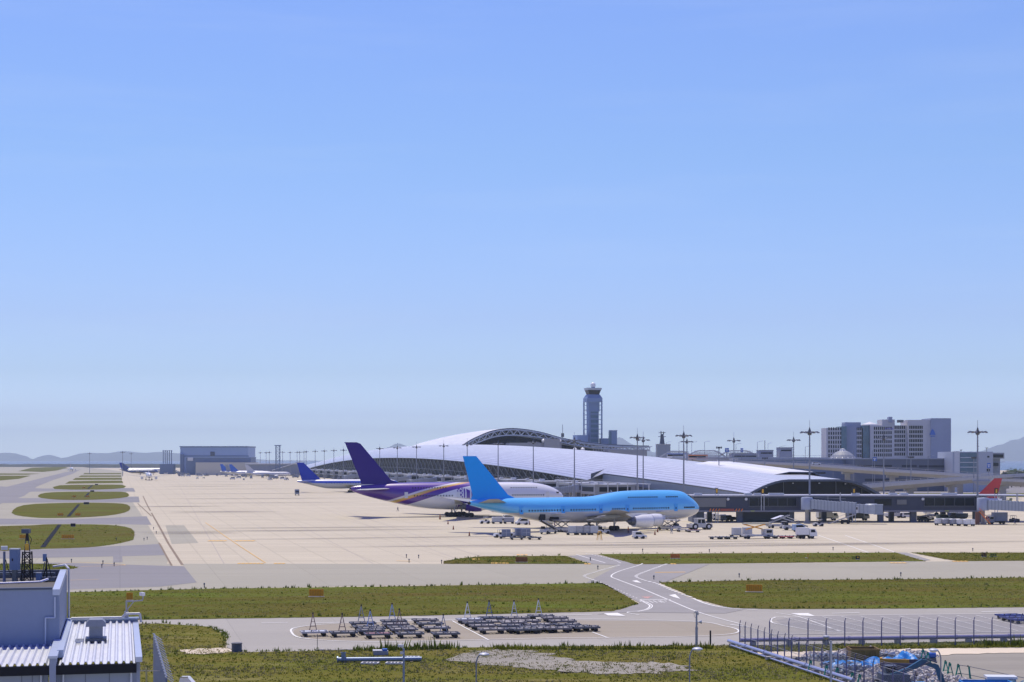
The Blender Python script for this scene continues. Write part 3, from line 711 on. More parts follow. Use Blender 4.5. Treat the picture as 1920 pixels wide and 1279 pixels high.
mb = MB(); mb.bar(hl(325, 1225, 30), hl(325, 1225, 45), .35); mb.bar(hl(324, 1225, 37), hl(326, 1225, 37), 1.4, 3); mb.build('antenna', steel_dark, hall)
mb = MB()
for i in range(22): mb.bar(hl(344+i*2.1, 1207, 25), hl(344+i*2.1, 1207, 28.5), .3)
mb.bar(hl(343, 1207, 28.3), hl(390, 1207, 28.3), .4); mb.build('parapet_railing', lightgrey, hall)
mb = MB(); mb.add([tuple(hl(300, 1212, 26)), tuple(hl(300, 1212, 18)), tuple(hl(352, 1212, 18)), tuple(hl(330, 1212, 22)), tuple(hl(318, 1212, 27.5))]+[tuple(hl(300, 1216, 26)), tuple(hl(300, 1216, 18)), tuple(hl(352, 1216, 18)), tuple(hl(330, 1216, 22)), tuple(hl(318, 1216, 27.5))], [(0, 1, 2, 3, 4), (9, 8, 7, 6, 5), (4, 3, 8, 9), (3, 2, 7, 8), (0, 4, 9, 5)]); mb.build('sloping_wall', grey, hall)

# ------------------------------------------------------------------ control tower
Dt = 1467.0; sc_ = Dt/F
def tx(px): return (px-1112)*sc_
def tz(py): return H-(py-Y0)*sc_
tw = thing('control_tower', 'tall slim airport control tower with a white radar dome and open corner frames', 'tower', (( 1112-CX)*sc_, Dt, 0), R(14))
tm = M('tower_panel_hazed', (.14, .21, .36, 1), .5, var=.1, sc=.1); tm2 = M('tower_glass', (.06, .13, .2, 1), .3, var=.15, sc=.2)  # grey panels coloured bluer: distance haze put into the colour
MB().span(-4.3, 3.4, -3.8, 3.8, 0, tz(772)).build('shaft', tm2, tw)
mb = MB()
for y in range(776, 832, 9): mb.span(-4.6, 3.7, -4.1, 4.1, tz(y)-.35, tz(y)+.35)
mb.span(-4.7, -3.4, -4.2, 4.2, 0, tz(772)).build('shaft_band', tm, tw)
for sx in (-6.7, 6.2):
    for sy in (-5.6, 5.6): MB().span(sx-.55, sx+.55, sy-.5, sy+.5, 0, tz(752)).build('corner_post', tm, tw)
mb = MB()
for y in range(760, 832, 9):
    z = tz(y); mb.span(-6.7, 6.2, -5.8, -5.3, z-.2, z+.2).span(-6.7, 6.2, 5.3, 5.8, z-.2, z+.2).span(-6.9, -6.4, -5.6, 5.6, z-.2, z+.2).span(6, 6.4, -5.6, 5.6, z-.2, z+.2)
mb.build('ring_beam', tm, tw)
MB().span(-4.8, 4.6, -4.4, 4.4, tz(772), tz(754)).build('equipment_floor', tm, tw)
MB().span(-7.2, 6.7, -6.1, 6.1, tz(754), tz(747)).box((-.25, 0, (tz(747)+tz(740))/2), (13.9, 12.2, tz(740)-tz(747)), 0, .72).build('head', tm, tw)
MB().box((-.2, 0, (tz(740)+tz(731))/2), (9.0, 8.4, tz(731)-tz(740)), 0, 1.32).build('cab_glass', glass_d, tw)
MB().box((-.2, 0, tz(731)+.6), (12.2, 11.4, 1.9), 0, 1.06).build('cab_roof', M('tower_pale', (.3, .35, .42, 1), .5), tw)
MB().lathe([(1.7, tz(729)), (1.7, tz(725.5))], n=14).build('dome_drum', tm, tw)
MB().lathe([(1.6, 0), (2.2, 1), (2.35, 2.1), (2.0, 3.3), (1.2, 4.1), (.05, 4.4)], (0, 0, tz(726.5)), 16).build('radar_dome', white, tw, smooth=True)
for x in (-5.5, -3.8, 3.6, 5.2): MB().cyl((x, 0, tz(730)), (x, 0, tz(727)), .12).build('aerial', steel_dark, tw)
mb = MB(); mb.span(-16, -6, -6, 8, 0, tz(816)).span(7, 14, -5, 5, 0, tz(822)).build('annex', tm, tw)
def block(name, label, cat, px0, px1, ytop, D, depth, mat, rz=0, roofcol=None):
    s_ = D/F; wd = (px1-px0)*s_; t = thing(name, label, cat, (((px0+px1)/2-CX)*s_, D+depth/2, 0), rz)
    MB().span(-wd/2, wd/2, -depth/2, depth/2, 0, H-(ytop-Y0)*s_).build('wall', mat, t); return t, wd, H-(ytop-Y0)*s_, depth
t, wd, zt, dp = block('office_block', 'plain blue-grey block just right of the control tower', 'building', 1143, 1157, 808, 1440, 10, tm)
MB().span(-wd/2-.4, -wd/2+1.6, -dp/2-.3, dp/2, 0, zt-.5).build('glass_strip', tm2, t); MB().span(-wd/2-.3, wd/2+.3, -dp/2-.4, dp/2+.3, zt, zt+.6).build('roof', tm, t)
t, wd, zt, dp = block('radio_mast_building', 'squat grey building carrying a stubby lattice radio mast', 'building', 1232, 1257, 834, 1650, 14, M('far_grey', (.2, .24, .3, 1), .7, var=.1))
MB().span(-wd/2-.3, wd/2+.3, -dp/2-.3, dp/2+.3, zt, zt+.7).build('roof', grey, t)
mb = MB(); mb.box((-1, 0, zt+5), (5, 5, 11), 0, .5); mb.box((-1, 0, zt+8), (7, 6, .5)); mb.box((-1, 0, zt+12), (6.5, 6, .5)); mb.cyl((-2, 0, zt+10), (-2, 0, zt+13.5), .5, n=6).cyl((.4, 0, zt+10), (.4, 0, zt+13), .5, n=6).build('radio_mast', navy, t)

# ------------------------------------------------------------------ hotel
D = 1150.0; s_ = D/F
hot = thing('hotel', 'large pale slab hotel with rows of windows and a blue emblem on its end wall', 'hotel', ((1670-CX)*s_, D+20, 0), 0)
def hx(px): return (px-1670)*s_
def hz(py): return H-(py-Y0)*s_
hw = M('hotel_concrete', (.5, .5, .51, 1), .7, var=.06, sc=.1); hgr = M('hotel_grey_and_shade', (.27, .31, .41, 1), .6, var=.07, sc=.1)
MB().span(hx(1706), hx(1748), -15, 8, 0, hz(787)).build('wall', hw, hot)
MB().span(hx(1748), hx(1786), -16, 10, 0, hz(784)).build('end_wall', hgr, hot)  # the shade on this right-hand face is put into the darker colour
MB().span(hx(1637), hx(1706), -11, 8, 0, hz(797)).span(hx(1660), hx(1684), -10, 6, hz(797), hz(786)).build('wall', hw, hot)
MB().span(hx(1553), hx(1583), -13, 6, 0, hz(802)).build('wall', hw, hot)
MB().span(hx(1581), hx(1591), -13.4, 6, 0, hz(799)).span(hx(1622), hx(1640), -9, 6, 0, hz(797)).build('glass_bay', glass_b, hot)
MB().span(hx(1591), hx(1612), -10, 6, 0, hz(800)).span(hx(1592), hx(1622), -6, 6, 0, hz(791)).build('core', hgr, hot)
MB().span(hx(1612), hx(1624), -9, 6, 0, hz(802)).build('wall', hw, hot)
mb = MB(); x = hx(1645)
mb.lathe([(5.8, hz(797)), (5.5, hz(795)), (.1, hz(790))], (x-2, -5, 0), 12); mb.build('drum_roof', offwhite, hot)
MB().span(hx(1672), hx(1678), -12, -6, hz(792), hz(781)).build('chimney', hgr, hot)
MB().span(hx(1688), hx(1698), -14, -10, hz(792), hz(787)).build('roof_unit', steel_dark, hot)
# windows: one object per window, two rows left to one mesh beyond a hundred
wlist = []
for r in range(7):
    z = hz(801+r*8.4)
    for c in range(15): wlist.append((hx(1686+c*3.3), -15.06 if hx(1686+c*3.3) > hx(1706) else -11.06, z, 1))
    for c in range(9): wlist.append((hx(1645+c*3.9), -11.06, z-.6, 1))
    for c in range(6): wlist.append((hx(1558+c*4.4), -13.06, z-1, 1))
    for c in range(3): wlist.append((hx(1613+c*3.6), -9.06, z-1, 0))
wlist = [q for q in wlist if not (q[0] < hx(1706) and q[0] > hx(1681.5))]+[(hx(1684+c*3.5), -11.06, hz(801+r*8.4), 1) for r in range(7) for c in range(6)]
wm = bpy.data.meshes.new('window'); mb = MB(); mb.span(-.42, .42, -.12, .02, -1.05, 1.05); wo_ = mb.build('window', glass_d, hot); wm = wo_.data
wo_.location = wlist[0][:3]
for q in wlist[1:96]:
    o = wo_.copy(); COL.objects.link(o); o.location = q[:3]; o.parent = hot
mb = MB()
for q in wlist[96:]: mb.box(q[:3], (.84, .14, 2.1))
o = mb.build('windows', glass_d, hot); o['kind'] = 'stuff'
mb = MB()
for r in range(8):
    z = hz(797+r*8.4); mb.span(hx(1707), hx(1742), -15.25, -15.0, z-.25, z+.2)
mb.span(hx(1742), hx(1744.5), -15.3, -15, 0, hz(797)).span(hx(1745), hx(1748), -15.4, -15, 0, hz(795)).build('facade_ledge', hw, hot)
mb = MB(); X = hx(1752.5); Z = hz(812)    # blue emblem: spire over two wings
mb.prism([(X-2.6, Z-1.2), (X+1.6, Z-1.2), (X+.6, Z+1.4), (X-.5, Z+2.8), (X-1.6, Z+1.4)], -16.35, -16.0); mb.prism([(X-2.2, Z-2.4), (X+1.2, Z-2.4), (X+1.0, Z-1.8), (X-2.0, Z-1.8)], -16.3, -16); mb.build('emblem', blue, hot)
mb = MB(); 
for i, hh in enumerate((1.2, .9, 1.3, .8, 1.1)): mb.span(hx(1665)+i*1.2, hx(1665)+i*1.2+.7, -11.3, -11.0, hz(805), hz(805)+hh)
mb.build('sign_lettering', M('violet_sign', (.2, .18, .5, 1), .5), hot)

# low buildings in front of the hotel
def parking(name, label, px0, px1, D, ytop, ybot, depth, rows, mat):
    s_ = D/F; t = thing(name, label, 'car park', (((px0+px1)/2-CX)*s_, D+depth/2, 0)); wd = (px1-px0)*s_/2; zt = H-(ytop-Y0)*s_
    MB().span(-wd, wd, -depth/2, depth/2, 0, zt).build('wall', mat, t)
    MB().span(-wd-.5, wd+.5, -depth/2-.5, depth/2, zt-.02, zt+.6).build('parapet', M('parapet_grey', (.36, .38, .42, 1), .6), t)
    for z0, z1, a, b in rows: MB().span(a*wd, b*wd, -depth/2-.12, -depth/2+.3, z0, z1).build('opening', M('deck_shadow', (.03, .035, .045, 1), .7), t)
    return t, wd, zt
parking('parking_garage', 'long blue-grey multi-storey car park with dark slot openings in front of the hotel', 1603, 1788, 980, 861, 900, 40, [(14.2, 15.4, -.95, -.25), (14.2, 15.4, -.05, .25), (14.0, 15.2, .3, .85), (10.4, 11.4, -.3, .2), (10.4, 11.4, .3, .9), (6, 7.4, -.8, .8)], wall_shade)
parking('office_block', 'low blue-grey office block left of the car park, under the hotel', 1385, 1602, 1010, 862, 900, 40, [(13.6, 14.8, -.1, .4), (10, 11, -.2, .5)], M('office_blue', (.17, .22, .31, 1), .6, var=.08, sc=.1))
# dome-like roofs and roof clutter
t = thing('domed_pavilion', 'low ribbed dome roof poking above the blue-grey office block', 'building', ((1580-CX)*1040/F, 1040, 0))
MB().lathe([(8.3, 0), (8.3, 19.2), (6.5, 21.5), (4, 23.3), (2, 24), (.1, 24.2)], n=20).build('dome', M('dome_grey', (.22, .24, .28, 1), .6, var=.1), t, smooth=False)
MB().lathe([(1.8, 23.8), (1.8, 25), (.1, 25.4)], n=10).build('lantern', offwhite, t)
mb = MB()
for i in range(14):
    a = i*math.pi/7; mb.bar((8.4*math.cos(a), 8.4*math.sin(a), 19.3), (2*math.cos(a), 2*math.sin(a), 24.1), .3)
mb.build('rib', white, t)
t = thing('white_building', 'pale angular office building at the right edge with glass front and rooftop aerials', 'building', ((1836-CX)*960/F, 980, 0))
s_ = 960/F
def bx_(px): return (px-1836)*s_
def bz(py): return H-(py-Y0)*s_
MB().span(bx_(1787), bx_(1863), -19, 15, 0, bz(847)).build('wall', M('white_cladding', (.42, .45, .5, 1), .5, var=.05), t)
MB().span(bx_(1790), bx_(1800), -19.4, -15, 0, bz(846)).build('stair_tower', offwhite, t)
MB().span(bx_(1801), bx_(1832), -19.3, -18, bz(888), bz(849)).build('curtain_wall', glass_b, t)
mb = MB()
for y in (858, 867, 876): mb.span(bx_(1801), bx_(1832), -19.5, -19.25, bz(y)-.2, bz(y)+.2)
mb.build('floor_band', offwhite, t)
MB().span(bx_(1863), bx_(1886), -17, 10, bz(860), bz(849)).span(bx_(1863), bx_(1880), -15, 10, 0, bz(860)).build('side_wing', grey, t)
for y in (852, 868): MB().span(bx_(1864), bx_(1884 if y == 852 else 1876), -17.2, -14.9, bz(y+6), bz(y)).build('window', glass_d, t)
MB().span(bx_(1851), bx_(1857), -19.15, -18.8, bz(884), bz(879)).span(bx_(1852), bx_(1856), -19.15, -18.8, bz(858), bz(855)).build('window', glass_d, t)
for x, y in ((1847, 838), (1864, 841), (1815, 845)):
    MB().cyl((bx_(x), -5, bz(847)), (bx_(x), -5, bz(y)), .15).lathe([(.1, bz(y)), (1.0, bz(y)+.6)], (bx_(x), -5, 0), 8).build('aerial', steel_dark, t)

# distant hangar at the end of the apron and neighbours
D = 2150.0; s_ = D/F
h = thing('aircraft_hangar', 'big plain blue-grey aircraft hangar at the far end of the apron', 'hangar', ((399-CX)*s_, D+40, 0))
def gx(px): return (px-399)*s_
def gz(py): return H-(py-Y0)*s_
hm = M('hangar_hazed_blue', (.27, .37, .56, 1), .6, var=.05, sc=.02); hm2 = M('hangar_dark', (.12, .17, .28, 1), .6)  # the wall's blue carries distance haze in its base colour
MB().span(gx(335), gx(463), -30, 30, 0, gz(838)).build('wall', hm, h)
MB().span(gx(334), gx(464), -31, 31, gz(838)-.5, gz(836.5)).build('roof', hm2, h)
MB().span(gx(343), gx(464), -30.6, -29, gz(856)-.6, gz(854)).build('facade_band', hm2, h)
MB().span(gx(392), gx(400), -30.8, -29, gz(855), gz(847)).build('door', navy, h)
MB().span(gx(336), gx(342), -34, -30, 0, gz(852)).build('door_pocket', hm2, h)
h2 = thing('cargo_shed', 'long low grey shed in front of the distant hangar', 'shed', ((420-CX)*2050/F, 2050, 0))
q_ = 2050/F
MB().span(-65*q_, 55*q_, -20, 20, 0, H+4*q_).build('wall', hm2, h2); MB().span(-66*q_, 56*q_, -21, 21, H+4*q_, H+5.4*q_).build('roof', hm, h2)
MB().span(-45*q_, 70*q_, -28, -20, 0, H-5*q_).build('canopy', M('canopy_pale', (.5, .48, .42, 1), .6), h2)
MB().span(-62*q_, -52*q_, -21.4, -20, H-2*q_, H+4*q_).build('sign_panel', offwhite, h2)
h3 = thing('freight_terminal', 'low pale freight terminal strip right of the distant hangar', 'shed', ((520-CX)*1980/F, 1990, 0))
MB().span(-58*.63, 40*.63, -10, 20, 0, 13).build('wall', M('freight_grey', (.22, .25, .32, 1), .6), h3); MB().span(-60*.63, 41*.63, -12, 21, 13, 14.2).build('roof', offwhite, h3)
mb = MB(); mb.bar((-6, -12, 6), (30, -12, 17), 1.2); mb.build('ramp', offwhite, h3)
t = thing('chimney_row', 'cluster of slim exhaust stacks left of the distant hangar', 'stacks', ((314-CX)*2150/F, 2150, 0))
for i, x in enumerate((-8, -5.5, -3, -.4, 2.3, 5, 7.6)): MB().cyl((x*.68, (i % 3)*4, 0), (x*.68, (i % 3)*4, 30), .5, n=8).cyl((x*.68, (i % 3)*4, 29), (x*.68, (i % 3)*4, 30.5), 1.0).build('stack', hm2, t)
MB().span(-9, 8, -4, 12, 0, 13).build('base_building', hm2, t)
t = thing('lattice_tower', 'lattice radar tower standing among the far floodlight masts', 'tower', ((521-CX)*1900/F, 1900, 0))
mb = MB()
for x in (-2.2, 2.2):
    for y in (-2.2, 2.2): mb.bar((x, y, 0), (x, y, 34), .5)
for k in range(8):
    z = 2+k*4; mb.bar((-2.2, -2.2, z), (2.2, -2.2, z+4), .35).bar((2.2, -2.2, z), (-2.2, -2.2, z+4), .35).bar((-2.4, -2.4, z), (2.4, -2.4, z), .35)
mb.build('frame', hm2, t); MB().span(-3.4, 3.4, -3.4, 3.4, 34, 35).build('platform', hm2, t)

# ------------------------------------------------------------------ viaducts
def viaduct(label, pts, wd, cols, name='road_viaduct', th=1.6, rail=True):
    t = thing(name, label, 'viaduct', (pts[0][0], pts[0][1], 0)); o0 = t.location.copy()
    c = [p-o0 for p in curve(pts, 6)]; L = []
    for i, p in enumerate(c):
        d = (c[min(i+1, len(c)-1)]-c[max(i-1, 0)]); d.z = 0; d.normalize(); nn = Vector((-d.y, d.x, 0))*wd/2
        L.append((p, nn))
    mb = MB(); mb.rings([[p+n_, p-n_, p-n_*.5-Vector((0, 0, th)), p+n_*.5-Vector((0, 0, th))] for p, n_ in L]); mb.build('deck', viaduct_m, t)
    for sg in (1, -1):
        mb = MB(); up = Vector((0, 0, 1.0)); mb.rings([[p+n_*sg, p+n_*sg*.97, p+n_*sg*.97+up, p+n_*sg+up] for p, n_ in L]); mb.build('parapet', M('parapet_pale', (.4, .41, .42, 1), .7), t)
    if rail:
        mb = MB()
        for p, n_ in L:
            mb.bar(p-n_*.98+Vector((0, 0, 1)), p-n_*.98+Vector((0, 0, 2.2)), .15)
        for a, b in zip(L[:-1], L[1:]): mb.bar(a[0]-a[1]*.98+Vector((0, 0, 2.1)), b[0]-b[1]*.98+Vector((0, 0, 2.1)), .12)
        mb.build('railing', galv, t)
    for k in cols:
        p, n_ = L[int(k*(len(L)-1))]
        MB().box((p.x, p.y, (p.z-th)/2), (2.2, 2.2, p.z-th)).box((p.x, p.y, p.z-th-.6), (wd*.55, 2.4, 1.2)).build('pier', viaduct_m, t)
    return t
viaduct('upper curved road viaduct sweeping down from the terminal to the right edge', [P(1262, 860, 960), P(1400, 868, 900), P(1530, 874, 850), P(1650, 883, 800), P(1800, 892, 760), P(1960, 904, 720)], 10, (.1, .3, .5, .66, .82))
viaduct('lower road ramp rising to the right in front of the car park', [P(1600, 916, 640), P(1680, 909, 660), P(1760, 903, 690), P(1840, 897, 720), P(1990, 889, 760)], 9, (.15, .35, .6, .8))
viaduct('straight upper deck road beside the terminal roof at far right', [P(1130, 858, 1100), P(1250, 860, 1080), P(1400, 860, 1060), P(1600, 861, 1040)], 9, (.3, .6, .9), th=1.2)
t = viaduct('side ramp crossing the right edge below the upper viaduct', [P(1840, 902, 650), P(1880, 903, 660), P(1990, 908, 680)], 8, (.5,))
# trussed bridge and rail bridge with inclined ribs
tb = thing('trussed_bridge', 'long arched white lattice bridge beyond the viaduct', 'bridge', P(1330, 860, 1500)*1.0)
tb.location.z = 0
bm_ = M('bridge_white', (.42, .46, .5, 1), .6); q_ = 1500/F
for (a, b, y1) in ((1235, 1305, 846), (1285, 1365, 845), (1345, 1425, 845)):
    mb = MB(); x0, x1 = (a-1330)*q_, (b-1330)*q_; zt = H+(Y0-y1)*q_; zb = H+(Y0-859)*q_
    pr = [(x0, zb), (x0+7, zt-2), (x0+12, zt), (x1-12, zt), (x1-7, zt-2), (x1, zb)]
    for yy in (0, 9):
        for c, d in zip(pr[:-1], pr[1:]): mb.bar((c[0], yy, c[1]), (d[0], yy, d[1]), .8)
        n = 11
        for i in range(1, n):
            x = x0+7+(x1-x0-14)*i/n; mb.bar((x, yy, zb), (x, yy, zt), .35); mb.bar((x, yy, zb), (x+2.5, yy, zt), .3)
    mb.build('truss_span', bm_, tb)
MB().span(-110*q_, 100*q_, -1, 10, H, H+1.2).build('deck', viaduct_m, tb)
for x in (-35, -5, 25, 50): MB().span(x-1, x+1, 2, 6, 0, H).build('pier', viaduct_m, tb)
for (px0, px1, yt, D, mt, lb) in ((1424, 1450, 845, 1300, 'pale rooftop plant building with a mast, beyond the viaduct', 'a'), (1462, 1486, 840, 1280, 'small pale block with a taller box roof beyond the viaduct', 'b'), (1372, 1424, 851, 1320, 'long low pale building beyond the lattice bridge', 'c')):
    t, wd, zt, dp = block('distant_building', mt, 'building', px0, px1, yt, D, 16, M('far_pale', (.33, .36, .42, 1), .7, var=.06))
    MB().span(-wd/2-.3, wd/2+.3, -dp/2-.3, dp/2, zt, zt+.5).build('roof', grey, t)
    MB().span(-wd/2+1, wd/2-1, -dp/2-.1, -dp/2+.2, zt-2.4, zt-1.4).build('window', glass_d, t)
    if lb == 'a': MB().cyl((0, 0, zt), (0, 0, zt+8), .25).build('aerial', steel_dark, t)
# vehicles and signs on the viaduct come further below

# ================================================================== GATE PIER, BRIDGES, MASTS
pier = thing('gate_pier', 'dark raised gate pier on square columns crossing the right half of the apron', 'building', ((1600-CX)*495/F, 495, 0), R(1.5))
def q5(px): return (px-1600)*495/F
dkb = M('pier_cladding', (.06, .07, .10, 1), .6, spec=.2, var=.1, sc=.2); dkb2 = M('pier_end_panel', (.17, .175, .175, 1), .6, var=.06, sc=.2)
MB().span(q5(1300), q5(1852), 0, 14, 3.6, 7.7).build('upper_storey', dkb, pier)
MB().span(q5(1296), q5(1940), -.5, 14.5, 7.7, 8.05).build('roof_edge', M('roof_edge_grey', (.34, .35, .4, 1), .5), pier)
MB().span(q5(1298), q5(1360), -.25, 0, 4.6, 7.3).build('end_panel', dkb2, pier)
MB().span(q5(1405), q5(1492), -.2, .02, 4.9, 7.2).build('window', glass_d, pier)
MB().span(q5(1735), q5(1828), -.2, .02, 4.9, 7.2).build('window', glass_d, pier)
MB().span(q5(1640), q5(1672), -.2, .02, 5.0, 6.9).build('window', glass_d, pier)
MB().span(q5(1682), q5(1700), -.3, .02, 5.3, 6.7).build('louvre_panel', dkb2, pier)
for a, b in ((1404, 1493), (1734, 1829)):
    mb = MB(); mb.span(q5(a)-.15, q5(b)+.15, -.35, -.2, 4.7, 4.9).span(q5(a)-.15, q5(b)+.15, -.35, -.2, 7.2, 7.35)
    for i in range(0, 6): x = q5(a)+(q5(b)-q5(a))*i/5; mb.span(x-.06, x+.06, -.3, -.19, 4.9, 7.2)
    mb.build('window_frame', steel_dark, pier)
for px, wd in ((1303, 8), (1388, 11), (1486, 9), (1655, 10), (1717, 11), (1838, 14)):
    MB().box((q5(px), 2.5, 1.8), (wd*495/F, 1.6, 3.6)).build('column', M('pier_column', (.13, .14, .17, 1), .7), pier)
for px in (1340, 1440, 1560, 1690, 1790): MB().box((q5(px), 11.5, 1.8), (1.4, 1.4, 3.6)).build('column', M('pier_column'), pier)
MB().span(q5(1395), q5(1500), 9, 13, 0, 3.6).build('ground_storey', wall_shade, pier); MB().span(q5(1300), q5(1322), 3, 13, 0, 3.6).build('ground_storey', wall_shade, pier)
MB().span(q5(1298), q5(1840), -.1, 0, 3.1, 3.6).build('soffit_beam', M('pier_beam', (.19, .2, .24, 1), .6), pier)
mb = MB()
for i in range(12):
    x = q5(1328)+i*.85
    if 4 <= i <= 8: continue
    mb.prism([(x, 3.35), (x+.32, 3.35), (x+.75, 4.1), (x+.43, 4.1)], -.42, -.3)
mb.build('warning_stripe', orange, pier); MB().span(q5(1328)+3.4, q5(1328)+7.4, -.42, -.3, 3.4, 4.1).build('warning_sign', M('sign_red', (.33, .07, .04, 1), .5), pier)
for px in (1410, 1776): MB().span(q5(px)-.6, q5(px)+.6, -.45, -.3, 3.35, 3.5).build('lamp_strip', lime, pier)
for px in (1311, 1406, 1424, 1452, 1466, 1610, 1681, 1702, 1781, 1795): MB().box((q5(px), 4, 8.35), (2.2, 2, .5)).build('roof_unit', lightgrey, pier)
for px in (1364, 1398, 1731): MB().lathe([(.1, -.45), (.42, -.35), (.42, 0)], (q5(px), 0, 6.9), 10, 'Y').build('gate_number_lamp', offwhite, pier, smooth=True)
for px, yy in ((1345, 1.5), (1429, -1), (1603, 1.5), (1866, -1)):
    sg = thing('docking_signal', {1345: 'small dark docking signal on the pier roof just right of the blue jumbo', 1429: 'yellow-black docking signal on two tall posts above the pier window', 1603: 'docking signal box on posts behind the left jet bridge', 1866: 'dark docking signal in front of the red tail fin'}[px], 'signal', ((px-CX)*494/F, 494+yy, 0))
    z = 8.6
    mb = MB(); mb.bar((-.4, 0, 3.6 if px == 1429 else 0), (-.4, 0, z), .18).bar((.4, 0, 3.6 if px == 1429 else 0), (.4, 0, z), .18); mb.build('post', lightgrey, sg)
    MB().box((0, 0, z+.7), (.95 if px > 1350 else .6, .5, 1.5)).build('case', black, sg); MB().box((0, -.28, z+.7), (.5, .06, 1.1)).build('display', yellow, sg)
    MB().box((0, 0, z+1.55), (1.1, .6, .12)).build('hood', darkgrey, sg)

def jet_bridge(label, loc, rz, cab=True, n1=9.0, n2=13.0, droop=1.4):
    t = thing('jet_bridge', label, 'jet bridge', loc, rz); cm = M('bridge_panel', (.36, .4, .46, 1), .45, metal=.1, var=.08)
    cm2 = M('bridge_rib', (.26, .3, .36, 1), .5, var=.08)
    MB().lathe([(1.7, 4.0), (1.7, 7.3), (1.5, 7.6), (.1, 7.7)], n=14).build('rotunda', cm, t, smooth=True)
    MB().cyl((0, 0, 0), (0, 0, 4), .55, n=10).box((0, 0, .25), (1.8, 1.8, .5)).build('rotunda_column', concrete_m, t)
    z0 = 5.6
    def tun(name, x0, x1, za, zb, hh, ww):
        mb = MB(); mb.rings([[(x, -ww, z-hh), (x, ww, z-hh), (x, ww, z+hh), (x, -ww, z+hh)] for x, z in ((x0, za), (x1, zb))]); mb.build(name, cm, t)
        mb = MB(); n = int((x1-x0)/.9)
        for i in range(n+1):
            x = x0+(x1-x0)*i/n; z = za+(zb-za)*i/n
            mb.box((x, -ww-.04, z), (.28, .14, hh*2)).box((x, ww+.04, z), (.28, .14, hh*2)).box((x, 0, z+hh+.05), (.28, ww*2, .12))
        mb.build('tunnel_rib', cm2, t)
    zm = z0-droop*n1/(n1+n2); zc = z0-droop
    tun('outer_tunnel', 1.3, 1.3+n1, z0, zm, 1.35, 1.35); tun('inner_tunnel', 1.3+n1, 1.3+n1+n2*.55, zm, zm-(zm-zc)*.55, 1.6, 1.6)
    tun('inner_tunnel', 1.3+n1+n2*.55, 1.3+n1+n2, zm-(zm-zc)*.55, zc, 1.25, 1.4)
    xe = 1.3+n1+n2
    if cab:
        MB().lathe([(1.9, zc-1.3), (1.9, zc+1.3), (1.6, zc+1.6)], (xe+1, 0, 0), 12).build('cab', cm, t, smooth=True)
        MB().box((xe+3, 0, zc), (2.6, 3.0, 2.9)).build('cab_canopy', cm2, t)
        mb = MB(); mb.box((xe+4.35, 0, zc), (.2, 2.2, 2.2)); mb.build('cab_opening', black, t)
        MB().box((xe-3, -1.65, zc-.1), (.8, .1, 1.9)).build('door', offwhite, t); MB().box((xe-3, -1.72, zc+.3), (.4, .06, .7)).build('door_window', black, t)
    for yy in (-1.2, 1.2):
        MB().bar((xe-5.5, yy, .8), (xe-5.5, yy, zc-1.2), .45).build('lift_column', grey, t)
        MB().cyl((xe-5.5, yy-.3, .55), (xe-5.5, yy+.3, .55), .55, n=14).build('wheel', black, t)
        MB().cyl((xe-7.2, yy-.3, .5), (xe-7.2, yy+.3, .5), .5, n=14).build('wheel', black, t)
    MB().bar((xe-7.6, 0, .9), (xe-5, 0, .9), .9, .5).build('bogie', darkgrey, t)
    mb = MB(); mb.bar((xe-3.2, -2.2, zc-1.3), (xe-11, -2.2, .1), .12, .3).bar((xe-3.2, -3.1, zc-1.3), (xe-11, -3.1, .1), .12, .3).bar((xe-3.2, -2.2, zc-.3), (xe-11, -2.2, 1.1), .08).bar((xe-3.2, -3.1, zc-.3), (xe-11, -3.1, 1.1), .08)
    for i in range(14): x = xe-11+7.8*i/14; mb.box((x+.3, -2.65, (zc-1.3)*(i+.5)/14), (.32, .9, .06))
    mb.build('stair', galv, t)
    mb = MB(); mb.bar((6, 0, z0+1.3), (6, 0, z0+2.6), .1).bar((9.5, -1, zm+1.4), (9.5, -1, zm+4), .2).bar((9.5, 1, zm+1.4), (9.5, 1, zm+4), .2).bar((9.5, -1, zm+4), (9.5, 1, zm+4), .2).bar((2, 1.2, z0+1.9), (11, 1.2, zm+2.3), .08); mb.build('cable_frame', galv, t)
    return t
jb1 = jet_bridge('grey jet bridge with stairs and cab, extended to the right below the pier', ((1513-CX)*488/F, 488, 0), R(-14), n1=8.5, n2=7.5)
jb2 = jet_bridge('ribbed grey jet bridge running out of the right edge of the view', ((1843-CX)*480/F, 480, 0), R(-8), n1=14, n2=12, droop=1.2)
jbt = tree(jb1)
for v, px_lab in ((720, 'jet bridge seen between the purple tail and the blue tail at the concourse foot'), (800, None), (880, None), (960, None), (1060, None), (1160, None), (1260, None), (1380, None)):
    dup(jbt, W(197, v), AR+R(180+18), px_lab or 'small grey jet bridge standing in front of the distant concourse glass', None if px_lab else 'jet bridges along the far concourse')

